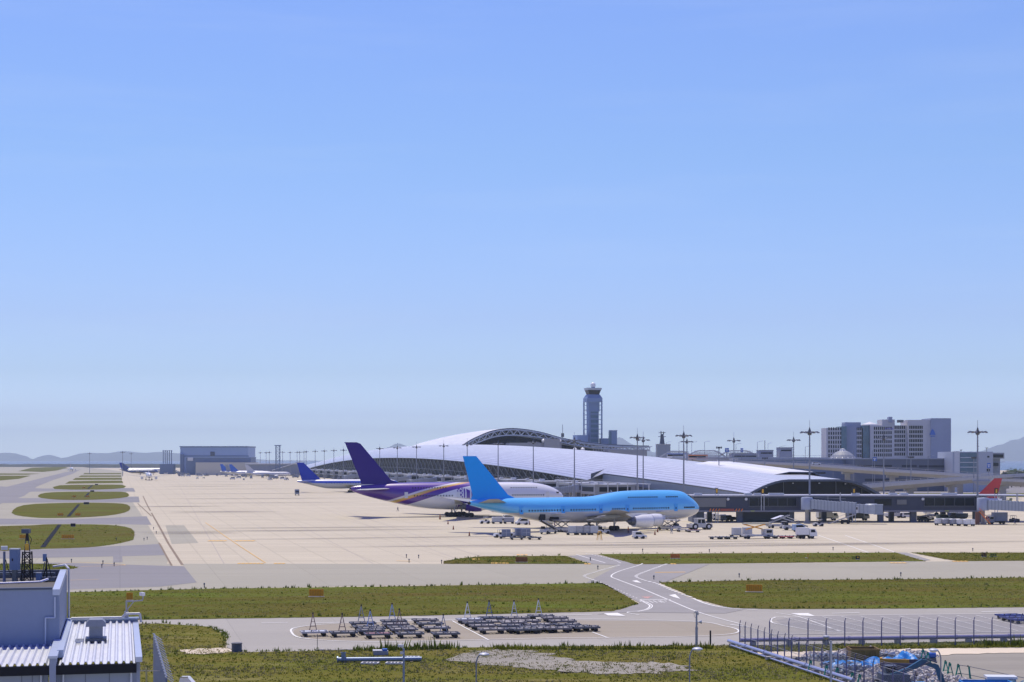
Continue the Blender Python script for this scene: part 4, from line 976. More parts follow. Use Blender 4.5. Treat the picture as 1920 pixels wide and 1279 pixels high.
def mast(label, loc, h, group=None, nh=8):
    t = thing('floodlight_mast', label, 'floodlight mast', loc, 0, group)
    MB().cyl((0, 0, 0), (0, 0, h-1), .34, .2, 10).build('pole', pole_m, t)
    mb = MB(); mb.lathe([(.5, h-1.2), (.7, h-.6), (.5, h-.2), (.25, h+.6), (.05, h+1.2)], n=8).cyl((0, 0, h+1), (0, 0, h+3.2), .05, n=5)
    for i in range(nh):
        a = 2*math.pi*i/nh+.2; c, s = math.cos(a), math.sin(a); mb.bar((0, 0, h-.5), (c*2.6, s*2.6, h-.1), .14)
    mb.build('crown', darkgrey, t)
    lm = MB(); lm.box((0, 0, 0), (1.0, .8, .32), 0, .7)
    lo = None
    for i in range(nh):
        a = 2*math.pi*i/nh+.2
        if lo is None: lo = lm.build('floodlight', M('lamp_housing', (.16, .17, .19, 1), .5), t); o = lo
        else: o = lo.copy(); COL.objects.link(o); o.parent = t
        o.location = (math.cos(a)*2.5, math.sin(a)*2.5, h-.35); o.rotation_euler = (0, R(18), a)
    return t
mbase = mast('tall floodlight mast rising behind the nose of the blue jumbo', P(1282, 862, 570)*1.0, 27)
mbase.location.z = 0; mt = tree(mbase)
MG = 'floodlight masts along the apron'
mbase['group'] = MG
for px, D, lb in ((1195, 620, 'tall floodlight mast standing behind the upper deck of the blue jumbo'), (1077, 707, 'tall floodlight mast at the step in the concourse roof'), (1000, 790, 'floodlight mast above the white jet, left of the roof step'),
                  (934, 850, 'floodlight mast rising right of the light blue tail fin'), (876, 920, 'floodlight mast just above the tip of the light blue tail fin'), (832, 992, 'floodlight mast between the purple tail and the light blue tail'),
                  (1518, 500, 'tallest floodlight mast, in front of the dark arched end of the concourse'), (1833, 495, 'floodlight mast rising from the pier near the right edge'), (1657, 640, 'floodlight mast in front of the hotel'),
                  (1376, 720, 'floodlight mast behind the concourse roof beside the blue road signs'), (1488, 700, 'floodlight mast behind the arched end of the concourse, left of the tallest one')):
    p = P(px, 862, D); p.z = 0; o = dup(mt, p, random.uniform(0, 1), lb)
    if px == 1518: o.scale = (1, 1, 1.0)
FG = 'far floodlight masts shrinking into the distance'
for px, D in ((781, 1083), (745, 1158), (712, 1236), (644, 1437), (626, 1500), (608, 1572), (591, 1650), (574, 1720), (570, 1790), (562, 1830), (557, 1887), (544, 1930), (530, 1850), (505, 1900), (499, 1950), (488, 2000), (1206, 700), (1288, 760)):
    p = P(px, 862, D); p.z = 0
    lb = {1206: 'shorter floodlight mast right behind the mast over the blue jumbo', 1288: 'floodlight mast half hidden behind the mast over the jumbo nose'}.get(px, 'distant thin floodlight mast beyond the purple tail, one of a receding row')
    dup(mt, p, random.uniform(0, 1), lb, FG if px < 900 else MG)
for px, D, sc2 in ((230, 1900, .9), (168, 2200, .9), (246, 2300, .9)):
    p = P(px, 862, D); p.z = 0; o = dup(mt, p, 0, {230: 'lone floodlight mast beside the dark blue tail fins at far left', 168: 'leftmost small floodlight mast, alone before the hills', 246: 'thin pale floodlight mast right of the dark blue tail fins'}[px], MG)

# ================================================================== AIRCRAFT
def afoil(secs, n=7):
    """secs: (leading-edge point, chord, thickness, normal); chord runs towards -x"""
    rs = []
    for le, ch, th, nr in secs:
        le = Vector(le); nr = Vector(nr).normalized(); up = []; dn = []
        for i in range(n+1):
            t = i/n; x = t*t*(3-2*t) if 0 else 1-math.cos(t*math.pi/2)
            y = th*2.6*(.2969*math.sqrt(max(x, 0))-.126*x-.3516*x*x+.2843*x**3-.1036*x**4)
            q = le+Vector((-ch*x, 0, 0)); up.append(q+nr*y); dn.append(q-nr*y)
        rs.append(up+dn[-2:0:-1])
    return MB().rings(rs)
def fuselage(prof, n=28):
    rs = []
    for x, zt, zb, hw, zc in prof:
        ring = []
        for i in range(n):
            t = 2*math.pi*i/n; s, c = math.sin(t), math.cos(t)
            ring.append((-x, hw*c, zc+(zt-zc)*s if s > 0 else zc+(zc-zb)*s))
        rs.append(ring)
    return MB().rings(rs)
def smooth_prof(p, k=4):
    out = []
    for i in range(len(p)-1):
        p0 = p[max(i-1, 0)]; p1 = p[i]; p2 = p[i+1]; p3 = p[min(i+2, len(p)-1)]
        for j in range(k):
            t = j/k; out.append(tuple(.5*((2*b)+(-a+c)*t+(2*a-5*b+4*c-d)*t*t+(-a+3*b-3*c+d)*t**3) for a, b, c, d in zip(p0, p1, p2, p3)))
    return out+[p[-1]]
def nacelle(t, x, y, z, r, L, mats, pylon_to, chev=False):
    b, lip, inner = mats
    e = thing('engine', '', '', (-x, y, z)); e.parent = t; del e['label']; del e['category']
    MB().lathe([(r*.86, .02), (r*.97, -.25), (r*1.02, -L*.3), (r*1.0, -L*.55), (r*.84, -L*.86), (r*.8, -L)], n=24, axis='X').build('cowl', b, e, smooth=True)
    MB().lathe([(r*.78, -.25), (r*.8, .06), (r*.9, .1), (r*.96, -.05), (r*.985, -.35)], n=24, axis='X').build('inlet_lip', lip, e, smooth=True)
    MB().lathe([(r*.77, -.3), (r*.3, -.5), (r*.22, -.1), (.02, .1)], n=20, axis='X').build('fan', inner, e, smooth=True)
    MB().lathe([(r*.66, -L+.2), (r*.55, -L*1.12), (r*.5, -L*1.2)], n=16, axis='X').build('nozzle', inner, e, smooth=True)
    MB().lathe([(r*.42, -L*1.1), (r*.3, -L*1.25), (.03, -L*1.42)], n=12, axis='X').build('exhaust_cone', inner, e, smooth=True)
    mb = MB(); mb.prism([(-L*.15, r*.9), (-L*.1+(-1.0), pylon_to-z), (-L*1.5, pylon_to-z), (-L*1.05, r*.5)], -.25, .25); mb.build('pylon', lip if False else b, e)
    return e
def gear(t, x, y, nw, r, zt, pairs=2, name='landing_gear'):
    e = thing(name, '', '', (-x, y, 0)); e.parent = t; del e['label']; del e['category']
    mb = MB(); mb.cyl((0, 0, r), (0, 0, zt), .22, n=8)
    if pairs > 1: mb.bar((pairs*r*1.05-r, 0, r), (-pairs*r*1.05+r, 0, r), .3)
    mb.bar((0, 0, r+.6), (1.5, 0, zt), .14); mb.build('strut', galv, e)
    for k in range(pairs):
        xx = (k-(pairs-1)/2)*r*2.15
        for s in ((-1, 1) if nw > 1 else (0,)):
            MB().cyl((xx, s*r*.75-.22, r), (xx, s*r*.75+.22, r), r, n=16).build('wheel', black, e)
    return e
def windows_row(t, x0, x1, z, step, hw, src=None, size=(.34, .42), side=-1):
    """cabin windows as single panes on one side of the body"""
    o = src; n = int((x1-x0)/step)
    for i in range(n):
        if o is None:
            mb = MB(); mb.box((0, 0, 0), (size[0], .12, size[1])); o = mb.build('window', glass_d, t); q = o
        else: q = o.copy(); COL.objects.link(q); q.parent = t
        q.location = (-(x0+i*step), side*hw(x0+i*step, z), z)
    return o
def body_w(prof):
    def f(x, z):
        for a, b in zip(prof[:-1], prof[1:]):
            if a[0] <= x <= b[0]:
                t = (x-a[0])/max(1e-6, b[0]-a[0]); zt, zb, hw, zc = [a[k]+(b[k]-a[k])*t for k in (1, 2, 3, 4)]
                s = (z-zc)/((zt-zc) if z > zc else (zc-zb)); return hw*math.sqrt(max(0, 1-s*s))+.0
        return 1
    return f

def paint_mat(name, fn, rough=.35, coat=1.0):
    k = N(name); sx = k.n('SeparateXYZ'); k.l(k.tc.outputs['Object'], sx.inputs[0])
    x = k.math('MULTIPLY', sx.outputs[0], -1.0); c = fn(k, x, sx.outputs[1], sx.outputs[2])
    c = k.mix(k.math('MULTIPLY', k.band(k.noise(k.map(sc=(.3, 1, 2)), .8, 5, .6), .35, .75), .06), c, (.3, .3, .3, 1))
    k.l(c, k.b.inputs['Base Color']); k.b.inputs['Roughness'].default_value = rough; k.b.inputs['Coat Weight'].default_value = coat
    k.b.inputs['Coat Roughness'].default_value = .24; k.b.inputs['Specular IOR Level'].default_value = .4
    return k.m
def gt(k, a, v): return k.math('GREATER_THAN', a, v)
def step_in(k, a, lo, hi): return k.math('MULTIPLY', k.math('GREATER_THAN', a, lo), k.math('LESS_THAN', a, hi))

# ---- light blue jumbo in front
SKYB = (.0, .34, .88, 1); LBL = (.54, .54, .53, 1)
def liv747(k, x, y, z):
    c = k.mix(gt(k, z, 5.0), LBL, (.10, .48, .86, 1))
    return c
m747 = paint_mat('light_blue_over_grey', liv747)
mSky = M('sky_blue_paint', SKYB, .45, var=.04, coat=.0, spec=.25)
jd = Vector((math.cos(R(33)), math.sin(R(33)), 0))
ja = thing('jumbo_jet', 'light blue and grey jumbo jet with a light blue tail fin, nearest parked aircraft', 'airliner', (51.4, 462, 0), R(33))
pr = smooth_prof([(0, 5.25, 4.95, .12, 5.1), (.7, 6.2, 4.1, .95, 5.1), (2, 7.35, 3.35, 1.75, 5.1), (4, 8.7, 2.75, 2.45, 5.15), (6, 9.75, 2.4, 2.85, 5.2), (8, 10.1, 2.2, 3.1, 5.2), (12, 10.3, 2.0, 3.25, 5.3), (20, 10.3, 1.95, 3.25, 5.3), (27, 10.1, 1.95, 3.25, 5.3), (32, 9.5, 1.95, 3.25, 5.35), (37, 8.85, 1.95, 3.25, 5.4), (42, 8.75, 2.0, 3.25, 5.4), (50, 8.75, 2.3, 3.25, 5.4), (56, 8.75, 3.1, 3.1, 5.6), (62, 8.75, 4.3, 2.6, 6.1), (68, 8.6, 5.6, 1.75, 6.9), (72, 8.35, 6.6, .95, 7.4), (74, 8.1, 7.1, .45, 7.6)])
fz = fuselage(pr).build('fuselage', m747, ja, smooth=True)
hw = body_w(pr)
afoil([((-59.5, 0, 8.4), 14.2, .65, (0, 1, 0)), ((-62.5, 0, 9.6), 10.6, .55, (0, 1, 0)), ((-72, 0, 19.4), 4.0, .22, (0, 1, 0))]).build('tail_fin', mSky, ja, smooth=True)
MB().box((-68, 0, 12.5), (.05, .9, .05)).build('rudder_hinge', grey, ja)
wing_grey = M('wing_grey', (.3, .31, .31, 1), .4, var=.1, sc=.5); tp_grey = M('stabiliser_grey', (.27, .27, .25, 1), .45, var=.1, sc=.6)
for s in (-1, 1):
    afoil([((-63.5, s*1.0, 7.6), 8.5, .5, (0, 0, 1)), ((-72.5, s*11.2, 8.8), 2.8, .18, (0, 0, 1))]).build('stabiliser', tp_grey, ja, smooth=True)
    afoil([((-23, s*2.6, 3.6), 17, 1.35, (0, 0, 1)), ((-31.5, s*12, 4.5), 10.5, .8, (0, 0, 1)), ((-46, s*28.5, 5.8), 5.2, .4, (0, 0, 1)), ((-52.5, s*34, 6.4), 2.6, .16, (0, 0, 1))]).build('wing', wing_grey, ja, smooth=True)
    for xx, yy, zz in ((-40.5, 7, 3.2), (-43, 14, 4.0), (-46.5, 20, 4.6)):
        MB().rings([[( xx+5-dx, s*yy+r*math.cos(a), zz-.3+r*math.sin(a)) for a in [i*math.pi/4 for i in range(8)]] for dx, r in ((0, .05), (1.5, .45), (4, .5), (7.5, .08))]).build('flap_fairing', wing_grey, ja, smooth=True)
    nacelle(ja, 22.8, s*12, 2.75, 1.65, 5.4, (white, lightgrey, steel_dark), 4.2); nacelle(ja, 33, s*21.2, 2.95, 1.75, 5.6, (white, lightgrey, steel_dark), 5.0)
    gear(ja, 36, s*1.9, 2, .62, 2.6); gear(ja, 33, s*5.5, 2, .62, 3.6)
gear(ja, 8, 0, 2, .6, 2.6, 1, 'nose_gear')
o = windows_row(ja, 3.6, 8.2, 5.55, .55, hw); windows_row(ja, 13.2, 26, 5.55, .78, hw, o); windows_row(ja, 28, 33, 5.55, .75, hw, o); windows_row(ja, 37.5, 46.5, 5.5, .85, hw, o); windows_row(ja, 48.6, 59, 5.5, .85, hw, o)
windows_row(ja, 9.6, 14.2, 8.45, .62, hw, o); windows_row(ja, 16.6, 27, 8.45, .72, hw, o)
for x in (10.6, 26.9, 35.6, 47.6, 60.2): MB().box((-x, -hw(x, 5.6)-.0, 5.6), (1.15, .07, 2.0)).build('door', M('door_blue', (.04, .36, .82, 1), .35), ja)
for x in (10.6, 26.9, 35.6, 47.6, 60.2): MB().box((-x, -hw(x, 5.5)-.05, 5.45), (.3, .06, .42)).build('door_window', glass_d, ja)
mb = MB()
for a, b in ((3.9, 8.45), (4.5, 8.75)): mb.box((-a, -hw(a, b)-.0, b), (.55, .12, .42))
mb.box((-3.5, 0, 8.32), (.12, 2.0, .4)); mb.build('cockpit_window', glass_d, ja)
def cargo(t, x, z0, z1, wd, nm='cargo_door'):
    MB().box((-x, -hw(x, (z0+z1)/2)+.12, (z0+z1)/2), (wd, .5, z1-z0)).build('cargo_bay', black, t)
    MB().add([(-x-wd/2, -3.2, z1), (-x+wd/2, -3.2, z1), (-x+wd/2, -5.4, z1+.25), (-x-wd/2, -5.4, z1+.25), (-x-wd/2, -3.2, z1+.12), (-x+wd/2, -3.2, z1+.12), (-x+wd/2, -5.4, z1+.37), (-x-wd/2, -5.4, z1+.37)], [(0, 1, 2, 3), (4, 7, 6, 5), (0, 4, 5, 1), (1, 5, 6, 2), (2, 6, 7, 3), (3, 7, 4, 0)]).build(nm, white, t)
cargo(ja, 16.0, 2.55, 4.4, 2.8); cargo(ja, 50, 2.7, 4.4, 2.8)
MB().box((-53.9, -2.75, 3.7), (1.5, .9, 1.6)).build('cargo_bay', black, ja)
MB().lathe([(.5, 0), (.25, -.6)], (-73.9, 0, 7.6), 12, 'X').build('exhaust_tube', black, ja)
MB().prism([(-30, 10.0), (-29.6, 10.0), (-30.1, 10.5)], -.03, .03).build('antenna', offwhite, ja)

# ---- purple and white double-decker behind
def livA380(k, x, y, z):
    PUR = (.08, .012, .26, 1); WH = (.7, .7, .71, 1); GOLD = (.62, .42, .08, 1); ORA = (.65, .22, .05, 1); W2 = (.62, .58, .64, 1)
    q = k.math('ADD', x, k.math('MULTIPLY', k.math('SUBTRACT', z, 4.9), 3.1))
    q = k.math('ADD', q, k.math('MULTIPLY', k.math('POWER', k.math('MAXIMUM', k.math('SUBTRACT', z, 8.0), 0), 2), .45))
    c = k.mix(gt(k, q, 49.6), WH, PUR); c = k.mix(step_in(k, q, 55, 56), c, ORA); c = k.mix(step_in(k, q, 56, 58.2), c, GOLD)
    c = k.mix(step_in(k, q, 58.2, 60.2), c, W2)
    # emblem: purple field with white bars, cut by a diagonal
    f1 = k.math('MULTIPLY', step_in(k, x, 28.6, 34.2), step_in(k, z, 4.8, 9.2)); f1 = k.math('MULTIPLY', f1, k.math('LESS_THAN', k.math('ADD', z, k.math('MULTIPLY', k.math('SUBTRACT', 34.2, x), .55)), 9.6))
    bars = k.math('GREATER_THAN', k.math('MODULO', k.math('ADD', x, .3), 1.6), .4)
    c = k.mix(k.math('MULTIPLY', f1, bars), c, PUR)
    lat = k.math('MULTIPLY', step_in(k, x, 34.5, 36.4), step_in(k, z, 4.4, 10.2))
    d1 = k.math('ABSOLUTE', k.math('SUBTRACT', k.math('MODULO', k.math('ADD', k.math('ADD', x, z), 50), 1.3), .65)); d2 = k.math('ABSOLUTE', k.math('SUBTRACT', k.math('MODULO', k.math('ADD', k.math('SUBTRACT', x, z), 50), 1.3), .65))
    c = k.mix(k.math('MULTIPLY', lat, k.math('GREATER_THAN', k.math('MINIMUM', d1, d2), .16)), c, PUR)
    f2 = k.math('MULTIPLY', step_in(k, x, 25, 36.5), step_in(k, z, 2.9, 3.9)); c = k.mix(k.math('MULTIPLY', f2, k.math('GREATER_THAN', k.math('MODULO', x, 1.5), .35)), c, PUR)
    return c
mA = paint_mat('purple_and_white_livery', livA380); purp = M('purple_paint', (.03, .008, .18, 1), .45, var=.05, coat=.0, spec=.25)
aa = thing('double_deck_airliner', 'white double-deck airliner with a purple tail fin and gold stripe, parked behind the blue jumbo', 'airliner', (16.9, 555, 0), AR)
pa = smooth_prof([(0, 6.6, 6.2, .15, 6.4), (.8, 7.6, 5.2, 1.1, 6.4), (2.5, 8.8, 4.0, 2.0, 6.5), (5, 9.9, 3.1, 2.8, 6.6), (9, 10.8, 2.6, 3.4, 6.7), (14, 11.15, 2.4, 3.57, 6.8), (30, 11.2, 2.3, 3.57, 6.8), (42, 11.2, 2.4, 3.57, 6.8), (50, 11.15, 3.3, 3.4, 7.0), (58, 10.9, 4.9, 2.8, 7.6), (64, 10.5, 6.4, 1.9, 8.3), (68.5, 10.1, 7.8, 1.0, 8.9), (70.4, 9.7, 8.7, .4, 9.2)])
fuselage(pa).build('fuselage', mA, aa, smooth=True); hwa = body_w(pa)
afoil([((-53.5, 0, 10.6), 13.6, .7, (0, 1, 0)), ((-57.5, 0, 12.0), 9.9, .62, (0, 1, 0)), ((-67.3, 0, 23.6), 4.9, .3, (0, 1, 0)), ((-68.6, 0, 24.1), 4.0, .1, (0, 1, 0))]).build('tail_fin', purp, aa, smooth=True)
for s in (-1, 1):
    afoil([((-57.5, s*1.4, 9.2), 9.5, .7, (0, 0, 1)), ((-67.5, s*15, 9.0), 3.8, .25, (0, 0, 1))]).build('stabiliser', M('stab_white', (.45, .45, .44, 1), .4, var=.08), aa, smooth=True)
    afoil([((-18.5, s*3, 4.3), 18.5, 1.8, (0, 0, 1)), ((-29, s*14.5, 5.8), 10.5, .9, (0, 0, 1)), ((-45, s*38.5, 7.2), 4.0, .3, (0, 0, 1))]).build('wing', M('wing_white', (.42, .43, .44, 1), .4, var=.08, sc=.5), aa, smooth=True)
    nacelle(aa, 22, s*14.8, 3.3, 1.75, 5.4, (white, lightgrey, steel_dark), 5.2); nacelle(aa, 33, s*25.7, 4.0, 1.65, 5.2, (purp, lightgrey, steel_dark), 6.2)
    gear(aa, 33, s*6.2, 2, .72, 3.8, 2); gear(aa, 37, s*2.6, 2, .72, 3.2, 3)
gear(aa, 7, 0, 2, .62, 3, 1, 'nose_gear')
o = windows_row(aa, 7.5, 19, 7.0, .8, hwa); windows_row(aa, 9.8, 19.5, 9.35, .85, hwa, o); windows_row(aa, 40, 52, 9.4, .9, hwa, o); windows_row(aa, 38, 52, 6.9, .95, hwa, o)
mb = MB(); mb.box((-2.4, -1.75, 7.75), (.8, .5, .42)).box((-1.7, 0, 7.85), (.3, 2, .4)); mb.build('cockpit_window', glass_d, aa)
for x in (6.2, 22, 36, 53): MB().box((-x, -hwa(x, 7.1)-.02, 7.1), (1.1, .06, 1.95)).build('door', offwhite, aa)
MB().lathe([(.4, 0), (.2, -.5)], (-70.3, 0, 9.2), 10, 'X').build('exhaust_tube', black, aa)

def airliner(label, loc, rz, L=50, r=2.3, fin_h=13, span=22, body=None, finm=None, name='airliner', eng=None, wg=None, group=None, stripe=None):
    t = thing(name, label, 'airliner', loc, rz, group); zc = r+1.9; f = L/50
    p_ = smooth_prof([(0, zc-.3, zc-.7, .1, zc-.5), (1.2*f, zc+r*.55, zc-r*.6, r*.5, zc-.3), (4*f, zc+r*.93, zc-r*.9, r*.88, zc), (8*f, zc+r, zc-r, r, zc), (32*f, zc+r, zc-r, r, zc), (38*f, zc+r, zc-r*.75, r*.95, zc+.1), (45*f, zc+r*.92, zc+r*.0, r*.55, zc+r*.4), (49.6*f, zc+r*.75, zc+r*.45, r*.15, zc+r*.6)], 3)
    fuselage(p_, 18).build('fuselage', body, t, smooth=True)
    afoil([((-38*f, 0, zc+r*.85), 9.5*f, .5, (0, 1, 0)), ((-46.6*f, 0, fin_h), 3.2*f, .2, (0, 1, 0))], 5).build('tail_fin', finm, t, smooth=True)
    hw_ = body_w(p_)
    for s in (-1, 1):
        afoil([((-42*f, s*.8, zc+r*.4), 5.5*f, .4, (0, 0, 1)), ((-47*f, s*7.5*f, zc+r*.6), 2.2*f, .15, (0, 0, 1))], 5).build('stabiliser', wg or wing_grey, t, smooth=True)
        afoil([((-16*f, s*r*.6, zc-r*.6), 9.5*f, .9, (0, 0, 1)), ((-29*f, s*span, zc+.2), 2.2*f, .2, (0, 0, 1))], 5).build('wing', wg or wing_grey, t, smooth=True)
        nacelle(t, 14.5*f, s*span*.31, zc-r-.15+1.0*f*.3, 1.25*f, 3.6*f, (eng or white, lightgrey, steel_dark), zc-r*.5)
        gear(t, 24*f, s*2.6*f, 2, .5, zc-r*.8, 1 if L < 48 else 2)
    gear(t, 6*f, 0, 2, .4, zc-r*.8, 1, 'nose_gear')
    o = windows_row(t, 6*f, 38*f, zc+r*.22, 1.3*f, hw_)
    MB().box((-1.9*f, 0, zc+r*.42), (.8*f, r*1.05, .5)).build('cockpit_window', glass_d, t)
    return t
def livANA(k, x, y, z):
    c = k.mix(gt(k, z, 5.2), (.45, .45, .45, 1), (.01, .06, .5, 1)); c = k.mix(gt(k, z, 6.35), c, (.68, .68, .68, 1))
    return c
deepblue = M('deep_blue_paint', (.004, .03, .4, 1), .45, var=.12, sc=.2, spec=.25)
aft = W(0, 0)
def tailpos(px, D, L):      # nose point for an aircraft nose-in to the concourse whose tail is at pixel column px
    return Vector(((px-CX)/F*D, D, 0))+PX*L
airliner('white airliner with a broad dark blue stripe and tail fin, left of the purple tail', tailpos(556, 955, 59), AR, 59, 2.7, 16.8, 28, paint_mat('blue_stripe_livery', livANA), deepblue)
allw = paint_mat('plain_white_livery', lambda k, x, y, z: k.mix(gt(k, z, 2.6), (.45, .45, .47, 1), (.7, .7, .7, 1)))
brightblue = M('bright_blue_paint', (.01, .12, .55, 1), .35, var=.05)
airliner('white twin-jet with a plain white tail, right-hand one of the distant parked group', tailpos(459, 1690, 46), AR, 46, 2.2, 13.2, 20, allw, offwhite)
airliner('distant white airliner with a bright blue tail, directly left of the white-tailed twin-jet', tailpos(429, 1800, 46), AR, 46, 2.2, 13.5, 20, allw, brightblue)
airliner('distant airliner with a bright blue tail, leftmost of the distant parked group', tailpos(412, 1880, 46), AR, 46, 2.2, 13.5, 20, allw, brightblue)
airliner('distant airliner with a pale grey tail between two bright blue tails', tailpos(421, 1845, 46), AR, 46, 2.2, 13.2, 20, allw, grey)
airliner('airliner taxiing head-on towards the viewer on the left of the apron', P(280, 900, 1500).xy.to_3d(), math.atan2(-3150, 735), 50, 2.5, 10.5, 20, allw, offwhite)
airliner('distant airliner with dark blue body and tail fin beside the lone mast', tailpos(227, 2050, 44), AR, 44, 2.3, 14, 20, paint_mat('navy_livery', lambda k, x, y, z: k.mix(gt(k, z, 3.0), (.5, .4, .2, 1), (.02, .05, .2, 1))), M('navy_tail', (.015, .05, .2, 1), .4))
airliner('distant white airliner with a violet-blue tail fin just right of the dark blue one', tailpos(233, 2250, 55), AR, 62, 2.6, 14.5, 24, allw, deepblue)
airliner('tiny white airliner with an orange tail beside the far grass strips', P(136, 876, 2700).xy.to_3d(), R(-70), 40, 2.0, 12.5, 18, allw, M('pale_orange_paint', (.55, .2, .12, 1), .4))
ar_ = airliner('airliner with a bright red tail fin hidden behind the right end of the pier', P(1880, 862, 560).xy.to_3d()-PX*44, AR+math.pi, 44, 2.0, 12.3, 18, allw, red)

# ================================================================== GROUND EQUIPMENT AND VEHICLES
def wheels(t, pts, r, wd=.22, nm='wheel'):
    for x, y in pts: MB().cyl((x, y-wd/2, r), (x, y+wd/2, r), r, n=14).build(nm, black, t)
def gpos(px, py): return G(px, py)
def v_tug(label, loc, rz, m=white, group=None):
    t = thing('baggage_tug', label, 'tug', loc, rz, group)
    MB().prism([(-1.4, .35), (-1.4, .95), (-.5, 1.0), (-.4, .75), (.3, .75), (.45, 1.05), (1.35, .95), (1.45, .35)], -.65, .65).build('body', m, t)
    MB().span(-1.0, .35, -.6, .6, 1.85, 1.95).build('canopy', m, t)
    mb = MB()
    for x in (-.95, .3):
        for y in (-.55, .55): mb.bar((x, y, .9), (x, y, 1.85), .06)
    mb.build('canopy_frame', darkgrey, t); MB().box((-.35, 0, 1.0), (.5, .9, .5)).build('seat', black, t)
    wheels(t, [(-.95, -.6), (-.95, .6), (.95, -.6), (.95, .6)], .38); return t
def v_cart(label, loc, rz, m=cont_grey, group=None, name='baggage_cart'):
    t = thing(name, label, 'cart', loc, rz, group)
    MB().span(-1.5, 1.5, -.8, .8, .45, .6).build('deck', darkgrey, t)
    MB().span(-1.4, 1.4, -.78, .78, .6, 1.75).build('box', m, t)
    MB().prism([(-1.48, 1.75), (1.48, 1.75), (1.35, 1.92), (-1.35, 1.92)], -.85, .85).build('roof', offwhite, t)
    MB().span(-.02, .04, -.8, -.77, .6, 1.75).build('door_seam', darkgrey, t)
    MB().bar((1.5, 0, .45), (2.2, 0, .35), .1).build('drawbar', darkgrey, t)
    wheels(t, [(-1.1, -.65), (-1.1, .65), (1.1, -.65), (1.1, .65)], .25, .16); return t
def v_uld(label, loc, rz, m=cont_grey, group=None, n=1, name='container_dolly'):
    t = thing(name, label, 'container dolly', loc, rz, group)
    MB().span(-1.65, 1.65, -.85, .85, .42, .55).build('deck', steel_dark, t)
    for k in range(n):
        MB().prism([(-1.0, .57), (1.0, .57), (1.0, 2.2), (-1.0, 2.2)], -.78, .78).build('container', m, t)
        MB().span(-.95, .95, -.84, -.78, 1.34, 1.4).span(-.04, .04, -.84, -.78, .6, 2.15).build('container_rib', lightgrey, t)
    MB().bar((1.65, 0, .4), (2.5, 0, .3), .1).build('drawbar', darkgrey, t)
    wheels(t, [(-1.2, -.6), (-1.2, .6), (1.2, -.6), (1.2, .6)], .22, .16); return t
def v_dolly(label, loc, rz, m, deck, arm=None, group=None, name='pallet_dolly'):
    t = thing(name, label, 'dolly', loc, rz, group)
    mb = MB(); mb.span(-1.6, 1.6, -1.05, -.93, .42, .6).span(-1.6, 1.6, .93, 1.05, .42, .6).span(-1.6, -1.48, -.93, .93, .42, .6).span(1.48, 1.6, -.93, .93, .42, .6)
    mb.span(-.07, .07, -.93, .93, .44, .6).build('frame', m, t)
    for x0, x1 in ((-1.46, -.1), (.1, 1.46)):
        mb = MB()
        for i in range(7): y = -.82+i*.27; mb.cyl((x0, y, .52), (x1, y, .52), .055, n=6)
        mb.build('roller_bed', deck, t)
        mb = MB(); mb.span(x0+.25, x1-.25, -.5, .5, .55, .6); mb.build('deck_plate', deck, t)
    for x in (-1.3, -.45, .45, 1.3): MB().box((x, -.99, .68), (.1, .1, .18)).build('stop', darkgrey, t)
    mb = MB(); mb.bar((-1.1, -1, .42), (-1.1, 1, .42), .1, .12).bar((1.1, -1, .42), (1.1, 1, .42), .1, .12); mb.build('axle', steel_dark, t)
    wheels(t, [(-1.1, -.75), (-1.1, .75), (1.1, -.75), (1.1, .75)], .24, .2)
    if arm:
        y0 = 1.1; MB().bar((-.42, y0, .6), (0, y0+.15, 2.35), .08).bar((.42, y0, .6), (0, y0+.15, 2.35), .08).bar((-.3, y0+.04, 1.0), (.3, y0+.04, 1.0), .07).bar((-.2, y0+.08, 1.5), (.2, y0+.08, 1.5), .05).build('drawbar', arm, t)
        MB().box((0, y0+.16, 2.42), (.16, .16, .2)).build('tow_eye', black, t)
    return t
def v_van(label, loc, rz, m=white, group=None, L=4.4, h=1.9, name='van', cat='van', cab=0.0):
    t = thing(name, label, cat, loc, rz, group); w_ = .85
    a = L/2
    MB().prism([(-a, .4), (-a, h*.97), (-a+.15, h), (a-1.5-cab, h), (a-.75-cab*.5, h*.62), (a-.1, h*.5), (a, h*.42), (a, .4)], -w_, w_).build('body', m, t)
    MB().prism([(-a+.5, h*.6), (-a+.5, h*.9), (a-1.55-cab, h*.92), (a-1.0-cab*.7, h*.6)], -w_-.012, w_+.012).build('side_window', glass_d, t)
    MB().prism([(a-1.5-cab+.1, h*.955), (a-.8-cab*.5, h*.63), (a-.76-cab*.5, h*.66), (a-1.42-cab, h*1.0)], -w_+.08, w_-.08).build('windscreen', glass_d, t)
    for y in (-.6, .6): MB().box((a, y, .75), (.06, .3, .16)).build('headlight', offwhite, t)
    MB().span(-a-.05, a+.06, -w_+.02, w_-.02, .32, .5).build('bumper', darkgrey, t)
    wheels(t, [(-a+.8, -w_), (-a+.8, w_), (a-.85, -w_), (a-.85, w_)], .33); return t
